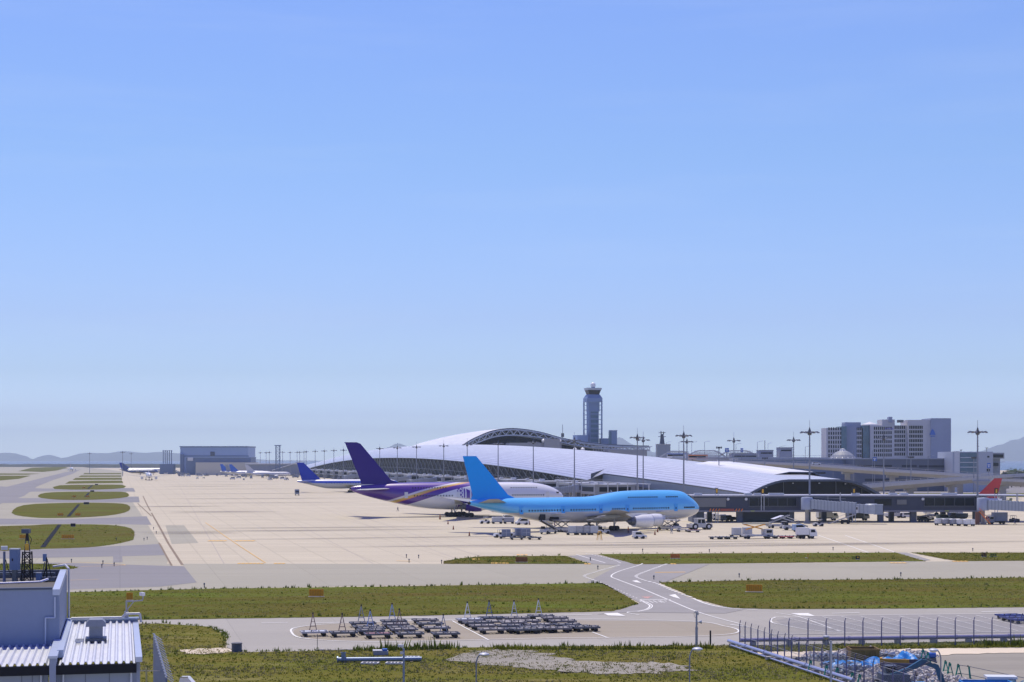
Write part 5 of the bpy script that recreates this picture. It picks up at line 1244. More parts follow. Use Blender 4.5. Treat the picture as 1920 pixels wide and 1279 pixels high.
def v_truck(label, loc, rz, m=white, box=offwhite, group=None, L=7.0, h=3.0, name='truck'):
    t = thing(name, label, 'truck', loc, rz, group); a = L/2
    MB().prism([(a-1.9, .6), (a-1.9, 2.35), (a-.5, 2.35), (a-.05, 1.5), (a, .6)], -1.05, 1.05).build('cab', m, t)
    MB().prism([(a-.5, 2.25), (a-.12, 1.55), (a-.06, 1.58), (a-.44, 2.3)], -.95, .95).build('windscreen', glass_d, t)
    MB().prism([(a-1.6, 1.5), (a-1.6, 2.15), (a-.7, 2.15), (a-.4, 1.5)], -1.07, 1.07).build('side_window', glass_d, t)
    MB().span(-a, a-2.05, -1.1, 1.1, .95, h).build('cargo_box', box, t); MB().span(-a, a-1.9, -.5, .5, .6, .95).build('chassis', darkgrey, t)
    wheels(t, [(-a+1.2, -.9), (-a+1.2, .9), (a-1.2, -.9), (a-1.2, .9)], .45); return t
def v_bus(label, loc, rz, m=white, trim=None, group=None, L=11):
    t = thing('bus', label, 'bus', loc, rz, group); a = L/2
    MB().prism([(-a, .45), (-a, 3.1), (-a+.2, 3.25), (a-.3, 3.25), (a, 2.9), (a, .45)], -1.22, 1.22).build('body', m, t)
    MB().span(-a+.4, a-1.2, -1.24, 1.24, 1.6, 2.55).build('side_window', glass_d, t); MB().span(a-.02, a+.03, -1.05, 1.05, 1.3, 2.7).build('windscreen', glass_d, t)
    if trim: MB().span(-a, a-.2, -1.235, 1.235, 2.65, 3.1).build('roof_band', trim, t)
    wheels(t, [(-a+2.4, -1.1), (-a+2.4, 1.1), (a-2.2, -1.1), (a-2.2, 1.1)], .48); return t
def v_tractor(label, loc, rz):
    t = thing('pushback_tractor', label, 'tow tractor', loc, rz)
    MB().prism([(-3.2, .6), (-3.2, 1.5), (-1.4, 1.6), (3.0, 1.6), (3.2, .6)], -1.4, 1.4).build('body', dirty_white, t)
    MB().prism([(-1.2, 1.6), (-1.2, 2.9), (1.0, 2.9), (1.3, 1.6)], -1.2, 1.2).build('cab', dirty_white, t)
    MB().prism([(-1.0, 1.75), (-1.0, 2.7), (-.2, 2.7), (-.2, 1.75)], -1.23, 1.23).prism([(0, 1.75), (0, 2.7), (.85, 2.7), (1.05, 1.75)], -1.23, 1.23).build('side_window', glass_d, t)
    MB().span(-1.3, 1.1, -1.3, 1.3, 2.9, 3.02).build('cab_roof', dirty_white, t)
    wheels(t, [(-1.9, -1.25), (-1.9, 1.25), (2.0, -1.25), (2.0, 1.25)], .85, .5)
    for x in (-1.9, 2.0): MB().cyl((x, -1.56, .85), (x, -1.5, .85), .42, n=12).build('wheel_hub', offwhite, t)
    return t
def v_loader(label, loc, rz, hi=2.6):
    t = thing('cargo_loader', label, 'cargo loader', loc, rz)
    MB().span(-4.2, 2.6, -1.4, -1.1, .5, 1.0).span(-4.2, 2.6, 1.1, 1.4, .5, 1.0).span(-4.2, -3.9, -1.1, 1.1, .5, 1.0).build('chassis', dirty_white, t)
    MB().span(-4.1, 1.2, -1.2, 1.2, 1.0, 1.2).build('main_deck', galv, t)
    for y in (-1.2, 1.2):
        MB().bar((-3.6, y, 1.1), (.6, y, hi), .16).bar((-3.6, y, hi), (.6, y, 1.1), .16).build('scissor_arm', steel_dark, t)
    MB().span(1.4, 3.8, -1.3, 1.3, hi, hi+.18).span(-3.9, 1.3, -1.3, 1.3, hi+.02, hi+.16).build('lift_platform', galv, t)
    for x in (1.5, 3.7):
        for y in (-1.25, 1.25): MB().bar((x, y, .5), (x, y, hi+1.1), .1).build('guide_post', lightgrey, t)
    mb = MB(); mb.bar((-3.9, -1.3, hi+1), (3.7, -1.3, hi+1), .06).bar((-3.9, 1.3, hi+1), (3.7, 1.3, hi+1), .06); mb.build('handrail', lightgrey, t)
    MB().box((2.9, -.9, hi+.7), (.8, .6, 1.0)).build('operator_cab', offwhite, t)
    wheels(t, [(-3.2, -1.25), (-3.2, 1.25), (1.8, -1.25), (1.8, 1.25)], .45, .3); return t
def v_belt(label, loc, rz):
    t = thing('belt_loader', label, 'belt loader', loc, rz)
    MB().prism([(-3, .45), (-3, 1.0), (1.2, 1.05), (1.5, 1.3), (2.6, 1.2), (2.8, .45)], -.9, .9).build('body', dirty_white, t)
    mb = MB(); mb.bar((-3.8, .2, .9), (3.6, .2, 3.3), .9, .22); mb.build('belt', black, t)
    MB().bar((-3.8, -.3, 1.0), (3.6, -.3, 3.4), .08, .3).bar((-3.8, .7, 1.0), (3.6, .7, 3.4), .08, .3).build('belt_frame', galv, t)
    MB().bar((-1.5, 1.05, 1.0), (.2, 1.05, 2.6), .1).bar((.2, -.6, 2.6), (.2, 1.05, 2.6), .1).build('support', steel_dark, t)
    MB().span(1.2, 2.2, -.85, -.2, 1.3, 1.9).build('seat', black, t)
    MB().add([(-1.6, -.9, 2.4), (1.4, -.9, 3.3), (1.4, .9, 3.3), (-1.6, .9, 2.4), (-1.6, -.9, 2.5), (1.4, -.9, 3.4), (1.4, .9, 3.4), (-1.6, .9, 2.5)], [(0, 3, 2, 1), (4, 5, 6, 7), (0, 1, 5, 4), (1, 2, 6, 5), (2, 3, 7, 6), (3, 0, 4, 7)]).build('canopy', white, t)
    wheels(t, [(-2, -.85), (-2, .85), (1.8, -.85), (1.8, .85)], .42); return t

RB = AR+R(180)
# under and around the jumbo
v_tug('small white baggage tug leading the covered cart train behind the jumbo tail', gpos(909, 982), RB)
v_cart('left pale covered baggage cart coupled behind the small tug', gpos(932, 982), RB, lightgrey)
v_cart('middle covered baggage cart of the train behind the jumbo tail', gpos(954, 982), RB, cont_grey)
v_van('small white service van at the right end of the covered cart train', gpos(979, 984), RB, L=3.8)
v_van('low white car half hidden behind the covered baggage carts', gpos(950, 976), RB, h=1.7, name='car', cat='car')
v_tug('white tug with canopy left of the single grey container', gpos(937, 1008), RB+R(10)); v_uld('dolly with one slate-grey cargo container behind the left tug', gpos(949, 1010), AR-R(8), cart_blue)
v_dolly('empty container dolly trailing right of the single grey container', gpos(969, 1012), AR-R(10), steel_dark, steel_dark)
v_tug('white tug between the single container and the paired containers', gpos(965, 1006), RB); v_uld('dolly with a grey cargo container next to the dark blue one', gpos(974, 1008), AR, cart_blue)
v_uld('dolly with a dark blue and grey container, right one of the pair', gpos(986, 1009), AR-R(3), cart_blue); v_dolly('empty dolly right of the paired containers', gpos(1002, 1012), AR-R(8), steel_dark, steel_dark)
v_belt('belt loader with a white canopy raised to the rear hold of the jumbo', gpos(1028, 1001), R(33+180+25))
v_loader('scissor cargo loader standing under the open aft cargo door', gpos(1047, 997), R(33+90), 2.9)
v_loader('cargo loader with dark posts under the forward cargo door near the nose', gpos(1252, 994), R(33+90), 2.6)
v_dolly('long roller trailer leading to the forward cargo loader', gpos(1280, 997), AR-R(4), galv, dirty_white); v_dolly('second roller trailer, nearer the tow tractor', gpos(1300, 998), AR-R(4), galv, red)
for px, m_, lb in ((1074, lightgrey, 'leftmost pale container of the train beside the jumbo belly'), (1088, cont_grey, 'second container from the left beside the jumbo belly'), (1101, cont_grey, 'third container from the left beside the jumbo belly'), (1113, lightgrey, 'rightmost container of the train, next to the white tug')):
    v_uld(lb, gpos(px, 1003), AR, m_)
v_tug('white tug at the right end of the container train by the wing wheels', gpos(1132, 1001), AR)
v_van('small white service car parked under the jumbo engine', gpos(1199, 1010), AR-R(5), L=3.2, h=1.7, name='car', cat='car')
v_tractor('big white push-back tractor with four large tyres in front of the jumbo nose', gpos(1312, 993), AR+R(5))
mb = MB()
lad = thing('step_ladder', 'yellow folding step ladder standing right of the container train', 'ladder', gpos(1124, 1013), AR)
MB().bar((-.55, -.4, 0), (-.3, -.05, 2), .07).bar((.55, -.4, 0), (.3, -.05, 2), .07).build('front_frame', yellow, lad)
mb = MB()
for i in range(1, 7): mb.bar((-.5+i*.03, -.4+.055*i, i*.29), (.5-i*.03, -.4+.055*i, i*.29), .06)
mb.build('tread', yellow, lad); MB().bar((-.55, .5, 0), (-.3, .05, 2), .06).bar((.55, .5, 0), (.3, .05, 2), .06).bar((-.35, 0, 2), (.35, 0, 2), .2).build('rear_frame', yellow, lad)
# traffic cones
cone = thing('traffic_cone', 'dark traffic cone', 'cone', gpos(825, 974))
MB().lathe([(.18, .05), (.14, .35), (.07, .8), (.02, .9)], n=10).build('cone_body', M('cone_red', (.3, .08, .03, 1), .6), cone); MB().box((0, 0, .03), (.45, .45, .06)).build('cone_base', black, cone); MB().lathe([(.135, .38), (.1, .58)], n=10).build('reflective_band', white, cone)
ct = tree(cone); cone.scale = (1.6, 1.6, 1.9); cone['label'] = 'tall cone left of the wheels of the purple-tailed airliner'
for px, py, lb in ((840, 983, 'cone in front of the purple-tailed airliner, upper of two below its wheels'), (850, 993, 'cone below the wheels of the purple-tailed airliner, lower of two'), (880, 1005, 'cone left of the white tug with the grey container'), (1228, 1003, 'cone just right of the jumbo engine, lower one'), (1233, 998, 'cone just right of the jumbo engine, upper one'), (993, 984, 'cone right of the covered cart train'), (1040, 985, 'cone beneath the jumbo belly left of the scissor loader')):
    o = dup(ct, gpos(px, py), 0, lb); o.scale = (1.2, 1.2, 1.2)
# people
def person(label, loc, rz, top, stride=.0, legs=workwear, arm_out=0.0):
    me = bpy.data.meshes.new('person'); s = stride
    V = [(0, 0, .95), (0, 0, 1.15), (0, 0, 1.38), (0, 0, 1.5), (0, 0, 1.6), (0.02, 0, 1.72), (s, .1, .5), (s*1.4-.05*s, .11, .08), (s*1.4+.16, .11, .04), (-s*.6, -.1, .5), (-s*1.5, -.11, .1), (-s*1.5+.15, -.11, .05),
         (0, .2, 1.4), (-s*.6+arm_out*.2, .25+arm_out*.1, 1.12), (-s*.3+.1+arm_out*.3, .26, .9), (0, -.2, 1.4), (s*.6, -.25, 1.12), (s*1.0+.1, -.26, .9)]
    E = [(0, 1), (1, 2), (2, 3), (3, 4), (4, 5), (0, 6), (6, 7), (7, 8), (0, 9), (9, 10), (10, 11), (2, 12), (12, 13), (13, 14), (2, 15), (15, 16), (16, 17)]
    rad = [.15, .14, .16, .07, .1, .07, .075, .05, .04, .075, .05, .04, .075, .05, .035, .075, .05, .035]
    me.from_pydata(V, E, []); me.materials.append(top); o = bpy.data.objects.new('person', me); COL.objects.link(o)
    bpy.context.view_layer.objects.active = o
    sk = o.modifiers.new('skin', 'SKIN'); 
    if not me.skin_vertices: me.attributes
    ok = len(me.skin_vertices) > 0
    if not ok:
        with bpy.context.temp_override(object=o, active_object=o, selected_objects=[o]): bpy.ops.mesh.customdata_skin_add()
    for i, r in enumerate(rad): me.skin_vertices[0].data[i].radius = (r, r)
    me.skin_vertices[0].data[0].use_root = True
    su = o.modifiers.new('sub', 'SUBSURF'); su.levels = su.render_levels = 1
    o.location = loc; o.rotation_euler = (0, 0, rz); tag(o, label, 'person')
    MB().lathe([(.1, 1.5), (.115, 1.62), (.1, 1.72), (.04, 1.76)], (.01, 0, 0), 10).build('head', skin, o, smooth=True)
    MB().lathe([(.125, 1.67), (.12, 1.74), (.05, 1.79)], (.0, 0, 0), 10).build('helmet', white, o, smooth=True)
    MB().rings([[(x+r*math.cos(a), y+r*math.sin(a), z) for a in [k*math.pi/4 for k in range(8)]] for x, y, z, r in ((0, 0, .98, .165), (s*.3, .08, .75, .1), (s, .1, .5, .085), (s*1.4, .11, .12, .065))]).build('trouser_leg', legs, o)
    MB().rings([[(x+r*math.cos(a), y+r*math.sin(a), z) for a in [k*math.pi/4 for k in range(8)]] for x, y, z, r in ((0, 0, .98, .16), (-s*.25, -.08, .75, .1), (-s*.6, -.1, .5, .085), (-s*1.5, -.11, .14, .065))]).build('trouser_leg', legs, o)
    return o
person('person in dark workwear walking alone under the purple tail', gpos(746, 959), RB, workwear, .25)
person('person in pale shirt and grey trousers standing between the engine and the tow trailers', gpos(1259, 1001), R(-60), paleshirt, .12, grey)
person('person in dark clothes walking under the right jet bridge', gpos(1903, 984), AR, workwear, .28)
person('person standing beside the container train under the wing', gpos(1178, 1000), AR, orange, .1)

# trains and loaders on the right part of the apron
def train(items, group=None):
    for f, px, py, rz, kw in items: f(loc=gpos(px, py), rz=rz, **kw)
for i, px in enumerate((1343, 1357, 1370)):
    v_dolly(['empty long dolly at the left end of the parked equipment row', 'empty dolly with violet rollers, second in the equipment row', 'empty dolly third in the equipment row'][i], gpos(px, 1011), AR-R(3), steel_dark, [galv, blue, galv][i])
v_uld('dolly with a stack of pale boxes left in the equipment row', gpos(1381, 1007), AR, lightgrey); v_uld('dolly with a pale container in the middle of the equipment row', gpos(1401, 1006), AR, lightgrey)
t = thing('high_loader', 'cream lift truck with folded scissor arms in the equipment row', 'lift truck', gpos(1420, 1010), AR)
MB().span(-3.6, 3.6, -1.1, 1.1, .6, .95).build('chassis', dirty_white, t); MB().span(1.4, 3.5, -1.1, 1.1, .95, 2.2).build('cab', dirty_white, t); MB().span(1.9, 3.2, -1.13, 1.13, 1.4, 2.0).build('side_window', glass_d, t)
MB().bar((-3.2, -.9, 2.2), (1.6, -.9, 3.4), .25).bar((-3.2, .9, 3.4), (1.6, .9, 2.2), .25).build('scissor_arm', ochre, t); MB().span(-3.4, 3.0, -1.15, 1.15, 3.4, 3.7).build('platform', M('cream_paint', (.5, .47, .33, 1), .6), t)
wheels(t, [(-2.6, -.95), (-2.6, .95), (2.4, -.95), (2.4, .95)], .45, .3)
for i, (px, m_) in enumerate(((1446, steel_dark), (1460, galv), (1474, red), (1488, galv))):
    v_dolly(['flat dolly right of the cream lift truck', 'flat grey dolly, second right of the cream lift truck', 'flat dolly with red frame before the white truck', 'flat grey dolly coupled to the white truck'][i], gpos(px, 1010-(i % 2)), AR-R(2), m_, [galv, dirty_white, dirty_white, galv][i])
v_truck('white box-bodied service truck with dark wheels at the right end of the equipment row', gpos(1512, 1010), AR, white, white, L=4.6, h=2.6)
v_van('row-end white minibus parked under the pier, leftmost', gpos(1329, 975), AR+R(30), name='minibus', h=2.1); v_van('white estate van parked second from left under the pier', gpos(1341, 975), AR+R(30), h=2.0)
v_van('white van parked third from left under the pier', gpos(1354, 976), AR+R(30), h=1.9); v_van('silver van parked fourth from left under the pier', gpos(1364, 977), AR+R(30), lightgrey, h=1.8); v_van('dark open car parked rightmost of the row under the pier', gpos(1372, 977), AR+R(30), darkgrey, h=1.3, name='car', cat='car')
v_van('grey car in the shade of the pier between the first columns', gpos(1412, 974), AR+R(20), grey, h=1.5, name='car', cat='car'); v_van('dark grey car in the shade beside the grey one', gpos(1430, 975), AR+R(20), darkgrey, h=1.5, name='car', cat='car')
t = v_belt('white belt loader parked under the jet bridge, left one', gpos(1458, 990), AR+R(8)); v_belt('white high belt loader parked before the jet bridge rotunda', gpos(1487, 994), AR+R(170))
v_van('blue and white service van in front of the jet bridge column', gpos(1500, 997), AR, M('pale_blue_paint', (.3, .42, .6, 1), .4), L=3.8)
v_tug('yellow-lit tug between the two belt loaders', gpos(1472, 991), AR, dirty_white); v_tug('tug parked beside the rotunda column', gpos(1534, 987), RB, dirty_white)
v_truck('white catering truck with dark diagonal stripes under the jet bridge', gpos(1551, 976), AR, white, white, L=6.5, h=3.1)
v_truck('grey tank truck in the shade behind the jet bridge stairs', gpos(1608, 976), AR, grey, steel_dark, L=7, h=2.6)
v_tractor('white tow tractor seen through the gap under the pier', gpos(1678, 971), AR); v_van('pale van behind the pier column, left of it', gpos(1702, 971), AR, h=1.7)
v_van('small dark car at the foot of the pier column', gpos(1732, 978), AR, darkgrey, h=1.6, L=3.6, name='car', cat='car'); v_tug('cream tug behind the pier column, right of it', gpos(1742, 975), AR, dirty_white)
for i, px in enumerate((1763, 1777, 1791, 1804, 1817)):
    v_cart(['leftmost pale covered cart of the train under the pier', 'second covered cart, grey, of the train under the pier', 'third covered cart, grey, of the train under the pier', 'fourth covered cart, white, of the train under the pier', 'rightmost white covered cart of the train under the pier'][i], gpos(px, 985+i*.4), AR-R(4), [white, cont_grey, cont_grey, white, white][i])
v_van('pale green van parked behind the covered cart train', gpos(1770, 977), AR, M('pale_green_paint', (.35, .42, .35, 1), .5), h=2); v_truck('dark flat truck behind the white covered carts', gpos(1795, 976), RB, darkgrey, navy, L=6, h=2.2)
t = thing('boarding_stairs', 'orange mobile stairs leaning beside the pier column at right', 'stairs', gpos(1851, 984), R(-8)); mb = MB()
for yy in (-.45, .45): mb.bar((-2.2, yy, 3.8), (.9, yy, .2), .1, .25).bar((-2.2, yy, 4.7), (.9, yy, 1.1), .07)
mb.build('stringer', orange, t); mb = MB()
for i in range(11): mb.box((-2.1+i*.29, 0, 3.65-i*.335), (.3, .9, .06))
mb.build('tread', orange, t); MB().box((-2.7, 0, 1.8), (1.1, 1.2, 3.6)).build('landing', M('rust_brown', (.14, .06, .04, 1), .7), t)
v_truck('blue-grey box truck beside the orange stairs', gpos(1868, 983), RB, grey, cart_blue, L=6, h=3.4); v_tug('dark tug with big wheels under the right jet bridge', gpos(1902, 979), AR, darkgrey)
v_truck('small pale truck on the sunlit apron behind the pier gap', gpos(1790, 967), AR, dirty_white, dirty_white, L=5, h=2.4)
# things out on the far apron
v_truck('grey box truck alone on the open apron left of the purple tail', gpos(557, 929), R(-80), grey, cart_blue, L=6, h=3.1)
v_van('lone white van on the far apron below the hangar', gpos(370, 898), R(-85), h=2.1); v_van('tiny grey car right of the lone white van', gpos(382, 897), R(-85), grey, h=1.6, name='car', cat='car')
v_truck('small grey truck far out on the apron below the hangar', gpos(356, 890), R(-80), grey, cart_blue)
FARG = 'vehicles parked at the distant gates'
vt = [tree(v_van('distant service van at the foot of the far gates', gpos(400, 888), AR, white, FARG, h=2.4, L=5)), tree(v_truck('distant service truck at the foot of the far gates', gpos(386, 890), AR, dirty_white, cart_blue, FARG)), tree(v_cart('distant covered cart at the foot of the far gates', gpos(424, 894), AR, cont_grey, FARG))]
random.seed(5)
for i in range(96):
    k = random.choice([0, 0, 1, 2]); 
    if i < 34: px, py = random.uniform(335, 475), random.uniform(889.3, 893.5)
    elif i < 54: px, py = random.uniform(420, 560), random.uniform(891, 901)
    else: px, py = random.uniform(262, 336), random.uniform(883, 889.5)
    dup(vt[k], G(px, py), random.choice([AR, RB, R(100), R(60)]))
NG = 'vehicles parked between the jets and the concourse'
vn = [tree(v_van('pale service van parked behind the jets by the concourse', gpos(700, 905), AR, white, NG, h=2.2)), tree(v_truck('service truck parked behind the jets by the concourse', gpos(640, 900), AR, white, cart_blue, NG)), tree(v_cart('covered cart parked behind the jets by the concourse', gpos(720, 908), AR, cont_grey, NG))]
for i in range(34):
    v = random.uniform(640, 1500); u = random.uniform(178, 198); dup(random.choice(vn), W(u, v), random.choice([AR, RB, AR+1.5, AR+.5]))
BG = 'vehicles parked beyond the pier'
for i in range(46):
    u = random.uniform(290, 520); v = random.choice([470, 482, 560, 572, 640])+random.uniform(-2, 2); dup(random.choice(vn[:2]), W(u, v), AR+1.5, 'vehicle parked in the lot beyond the pier, under the viaduct', BG)

# traffic on the viaduct
v_bus('white and blue bus on the viaduct above the terminal roof', P(1268, 857, 955)+Vector((0, -2, -1.1)), R(-6), white, blue); v_bus('bus with an orange roof band on the viaduct', P(1308, 859, 935)+Vector((0, -2, -1.3)), R(-6), M('pale_pink_paint', (.55, .42, .38, 1), .5), orange)
v_van('white car on the viaduct at the tallest mast', P(1530, 873, 850)+Vector((0, -1, .3)), R(-5), name='car', cat='car', h=1.5); v_van('pale car on the viaduct right of the two buses', P(1352, 866, 915)+Vector((0, -1, -.3)), R(-6), name='car', cat='car', h=1.5)
def road_sign(label, px, py, D, wd, hg, loc_z=None):
    p = P(px, py, D); t = thing('road_sign', label, 'road sign', (p.x, p.y, 0))
    MB().box((0, 0, p.z), (wd, .25, hg)).build('sign_board', blue, t); MB().cyl((0, .3, 0), (0, .3, p.z), .18, n=8).build('post', pole_m, t)
    MB().span(-wd*.38, wd*.38, -.16, -.12, p.z+hg*.08, p.z+hg*.2).span(-wd*.12, wd*.12, -.16, -.12, p.z-hg*.35, p.z).build('sign_marking', white, t)
road_sign('blue road sign on the viaduct, left one left of the mast', 1363, 844, 940, 2.2, 2.2); road_sign('narrow blue road sign on the viaduct just right of the mast', 1391, 844, 930, 1.4, 2.1)
road_sign('blue road sign on top of the car park', 1640, 861, 930, 2.4, 2.2); road_sign('blue road sign in front of the white building', 1854, 873, 800, 1.6, 2.4)
lg = 'street lamps along the viaduct'
def lamp(px, top, D, lb='slim street lamp along the viaduct'):
    p = P(px, top, D); t = thing('street_lamp', lb, 'street lamp', (p.x, p.y, 0), 0, lg)
    MB().cyl((0, 0, 0), (0, 0, p.z), .16, .1, 6).build('pole', pole_m, t); MB().bar((0, 0, p.z), (2.0, 0, p.z+.5), .12).build('arm', pole_m, t); MB().box((2.4, 0, p.z+.5), (1.2, .4, .2)).build('lamp_head', lightgrey, t)
for px, tp, D in ((1230, 834, 980), (1249, 830, 980), (1273, 829, 960), (1297, 830, 960), (1321, 829, 950), (1380, 833, 930), (1420, 829, 920), (1462, 838, 900), (1510, 838, 880), (1440, 832, 1200), (1562, 838, 860), (1600, 842, 850), (1636, 845, 840), (1700, 850, 820), (1740, 856, 800), (1830, 862, 780), (1872, 868, 760)): lamp(px, tp, D)
for px, tp in ((1348, 838), (1434, 858), (1708, 856), (1826, 857)):   # clustered camera poles
    p = P(px, tp, 700); t = thing('camera_pole', {1348: 'camera pole with a dark cluster head above the terminal roof, left', 1434: 'camera pole with a dark cluster head above the arched roof end', 1708: 'camera pole in front of the car park', 1826: 'camera pole in front of the white building'}[px], 'pole', (p.x, p.y, 0))
    MB().cyl((0, 0, 0), (0, 0, p.z), .2, n=8).build('pole', pole_m, t)
    for a in (-1.0, -.4, .4, 1.0): MB().box((a, -.3, p.z-.3), (.4, .7, .8)).build('camera', darkgrey, t)

# ================================================================== SIGN BOARDS ON THE GRASS
def board(label, px, py, wd, hg, n, m=ochre, face=False, rz=0):
    p = gpos(px, py); t = thing('taxiway_sign', label, 'sign', p, rz)
    MB().box((0, 0, .06), (wd*1.08, .8, .1)).build('footing', M('cast_concrete'), t)
    if n:
        for i in range(n): MB().box((-wd/2+wd*(i+.5)/n, 0, .15+hg/2), (wd/n*.8, .1, hg)).build('slat', m, t)
        MB().box((0, .1, .15+hg/2), (wd*.98, .04, hg*.9)).build('back_panel', M('rust_slat', (.42, .15, .01, 1), .6), t)
    else: MB().box((0, 0, .15+hg/2), (wd, .25, hg)).build('panel', m, t); MB().box((-wd*.3, .05, .1), (.1, .1, .3)).box((wd*.3, .05, .1), (.1, .1, .3)).build('leg', darkgrey, t)
    return t
board('wide ochre slatted sign in the grass above the left dolly rows', 593, 1120, 2.0, .95, 9)
board('small ochre slatted sign turned edge-on in the grass near the blue-grey building', 243, 1127, .85, .95, 5, rz=R(10))
board('ochre slatted sign in the grass right of the road crossing', 1414, 1111, 2.3, .95, 9, rz=R(-12))
board('rust-brown sign panel in the upper narrow grass strip', 978, 1055, 2.1, .85, 0, M('rust_panel', (.28, .1, .02, 1), .7))
board('orange slatted sign in the upper grass strip right of the crossing', 1266, 1048, 1.75, .75, 9, orange)
for px, py, wd, lb in ((43, 1011, 1.7, 'brown slatted sign on the nearest large grass island, left'), (127, 1011, 2.9, 'brown slatted sign on the nearest large grass island, right'), (113, 968, 1.9, 'brown sign on the second grass island, left of the drain line'), (146, 968, 1.7, 'brown sign on the second grass island, right of the drain line'), (139, 933, 1.7, 'brown sign on the third grass island, left of the drain line'), (164, 933, 1.8, 'brown sign on the third grass island, right of the drain line'), (157, 916, 1.8, 'brown sign on the fourth grass island')):
    board(lb, px, py, wd, .85, 7)
for px, py, lb in ((137, 988, 'black sign at the top of the nearest large grass island'), (162, 946, 'black sign at the top of the second grass island'), (173, 922.5, 'black sign at the top of the third grass island'), (181, 910, 'black sign at the top of the fourth grass island')):
    board(lb, px, py, 1.3 if py > 950 else 2.2, .8, 0, black)
def board_text(t, txt, x, z, s, m):
    GL = {'S': [[(1, 1), (0, 1), (0, .5), (1, .5), (1, 0), (0, 0)]], '2': [[(0, 1), (1, 1), (1, .5), (0, .5), (0, 0), (1, 0)]]}
    mb = MB()
    for i, ch in enumerate(txt):
        for st in GL[ch]:
            for a, b in zip(st[:-1], st[1:]): mb.bar((x+i*s*1.0+a[0]*s*.6, -.15, z+a[1]*s), (x+i*s*1.0+b[0]*s*.6, -.15, z+b[1]*s), s*.17, .04)
    mb.build('lettering', m, t)
t = board('black and yellow taxiway sign reading S2 at the right end of the upper grass', 1845, 1045, .9, .75, 0, black); board_text(t, 'S2', -.33, .33, .42, yellow)
t2 = board('yellow sign panel with three dark marks beside the black S2 sign', 1862, 1045, 1.3, .7, 0, M('olive_yellow', (.35, .33, .03, 1), .6))
for x in (-.4, 0, .4): MB().box((x, -.15, .5), (.14, .05, .25)).build('mark', black, t2)
t = board('small yellow and black sign in the upper grass strip', 1608, 1050, .7, .62, 0, black); MB().box((-.75, 0, .45), (.75, .22, .62)).build('yellow_panel', M('olive_yellow'), t); MB().box((0, -.14, .5), (.3, .04, .3)).build('lettering', yellow, t)
t = thing('marker_post', 'short yellow marker post in the upper grass strip left of the small sign', 'post', gpos(1515, 1047)); MB().cyl((0, 0, 0), (0, 0, .85), .13, n=8).build('post', yellow, t); MB().box((-.3, 0, .06), (.5, .3, .12)).build('base', white, t)
EG = 'taxiway edge lights'
el = thing('edge_light', 'small dark stub edge light beside the taxiway', 'edge light', gpos(1107, 1052), 0, EG); MB().cyl((0, 0, 0), (0, 0, .45), .07, n=6).build('stem', darkgrey, el); MB().lathe([(.12, .45), (.13, .6), (.05, .7)], n=8).build('lens', navy, el)
et = tree(el)
for px, py in ((1121, 1068), (1226, 1087), (1386, 1083), (1689, 1081), (383, 1102), (767, 1055), (785, 1047), (762, 1046), (828, 1057), (1205, 1035), (1330, 1036), (1562, 1032), (1824, 1034), (193, 1058), (214, 1062), (191, 1065), (134, 1055), (218, 1014), (270, 1014), (288, 993), (293, 1001), (276, 1012)): dup(et, G(px, py), 0)

# ================================================================== DOLLY PARK
DG = 'empty pallet dollies parked in rows'; dk1 = M('dolly_deck_dark', (.21, .2, .19, 1), .6, var=.3, sc=1); dk2 = M('dolly_deck_pale', (.34, .32, .3, 1), .6, var=.3, sc=1); fr2 = M('dolly_frame', (.15, .145, .15, 1), .55, var=.3, sc=1)
da = tree(v_dolly('empty grey pallet dolly in the parked rows, drawbar folded', gpos(687, 1183), AR, steel_dark, dk1, None, DG))
db = tree(v_dolly('empty pale pallet dolly in the parked rows, drawbar folded', gpos(742, 1178), AR, fr2, dk2, None, DG))
left = [(695, 1190, da), (709, 1197, None), (757, 1188, db), (768, 1196, da), (797, 1170, db), (806, 1177, da), (818, 1185, db)]
for px, py, k in left:
    if k: dup(k, G(px, py), AR)
v_dolly('dolly with red-edged deck at the front of the second left group', gpos(709, 1197), AR, steel_dark, M('red_grey_deck', (.3, .15, .14, 1), .5), None)
v_dolly('leftmost dolly of all, white deck and tall brown upright drawbar', gpos(589, 1193), AR, galv, white, M('drawbar_brown', (.2, .12, .1, 1), .5))
v_dolly('second dolly from the left, alone, with upright brown drawbar', gpos(644, 1194), AR, steel_dark, dk1, M('drawbar_brown'))
v_dolly('rearmost dolly of the second left group with grey upright drawbar', gpos(680, 1176), AR, steel_dark, dk1, grey)
v_dolly('dolly with a pale blue upright drawbar in the second left group', gpos(697, 1186), AR, steel_dark, dk1, M('pale_blue_bar', (.3, .4, .62, 1), .5))
v_dolly('rearmost dolly of the third left group with light blue upright drawbar', gpos(738, 1172), AR, steel_dark, dk1, M('pale_blue_bar'))
v_dolly('dolly with brown upright drawbar in the middle of the third left group', gpos(752, 1184), AR, steel_dark, dk1, M('drawbar_brown'))
v_dolly('front right dolly of the left groups with grey upright drawbar', gpos(835, 1196), AR, steel_dark, dk1, grey)
right = [(893, 1175, da), (906, 1181, db), (922, 1188, db), (937, 1173, db), (955, 1181, da), (972, 1187, da), (985, 1188, da), (988, 1172, db), (1010, 1179, db), (1022, 1186, db), (1045, 1186, db), (1040, 1166, db), (1055, 1172, db), (1063, 1179, da), (1082, 1183, da), (1098, 1184, da), (962, 1175, db), (1000, 1184, da)]
for px, py, k in right: dup(k, G(px, py), AR)
v_dolly('rearmost dolly of the first right row with white upright drawbar', gpos(880, 1169), AR, galv, white, white)
v_dolly('rearmost dolly of the second right row with slate-blue upright drawbar', gpos(921, 1166), AR, steel_dark, steel_dark, M('slate_blue_bar', (.12, .17, .32, 1), .5))
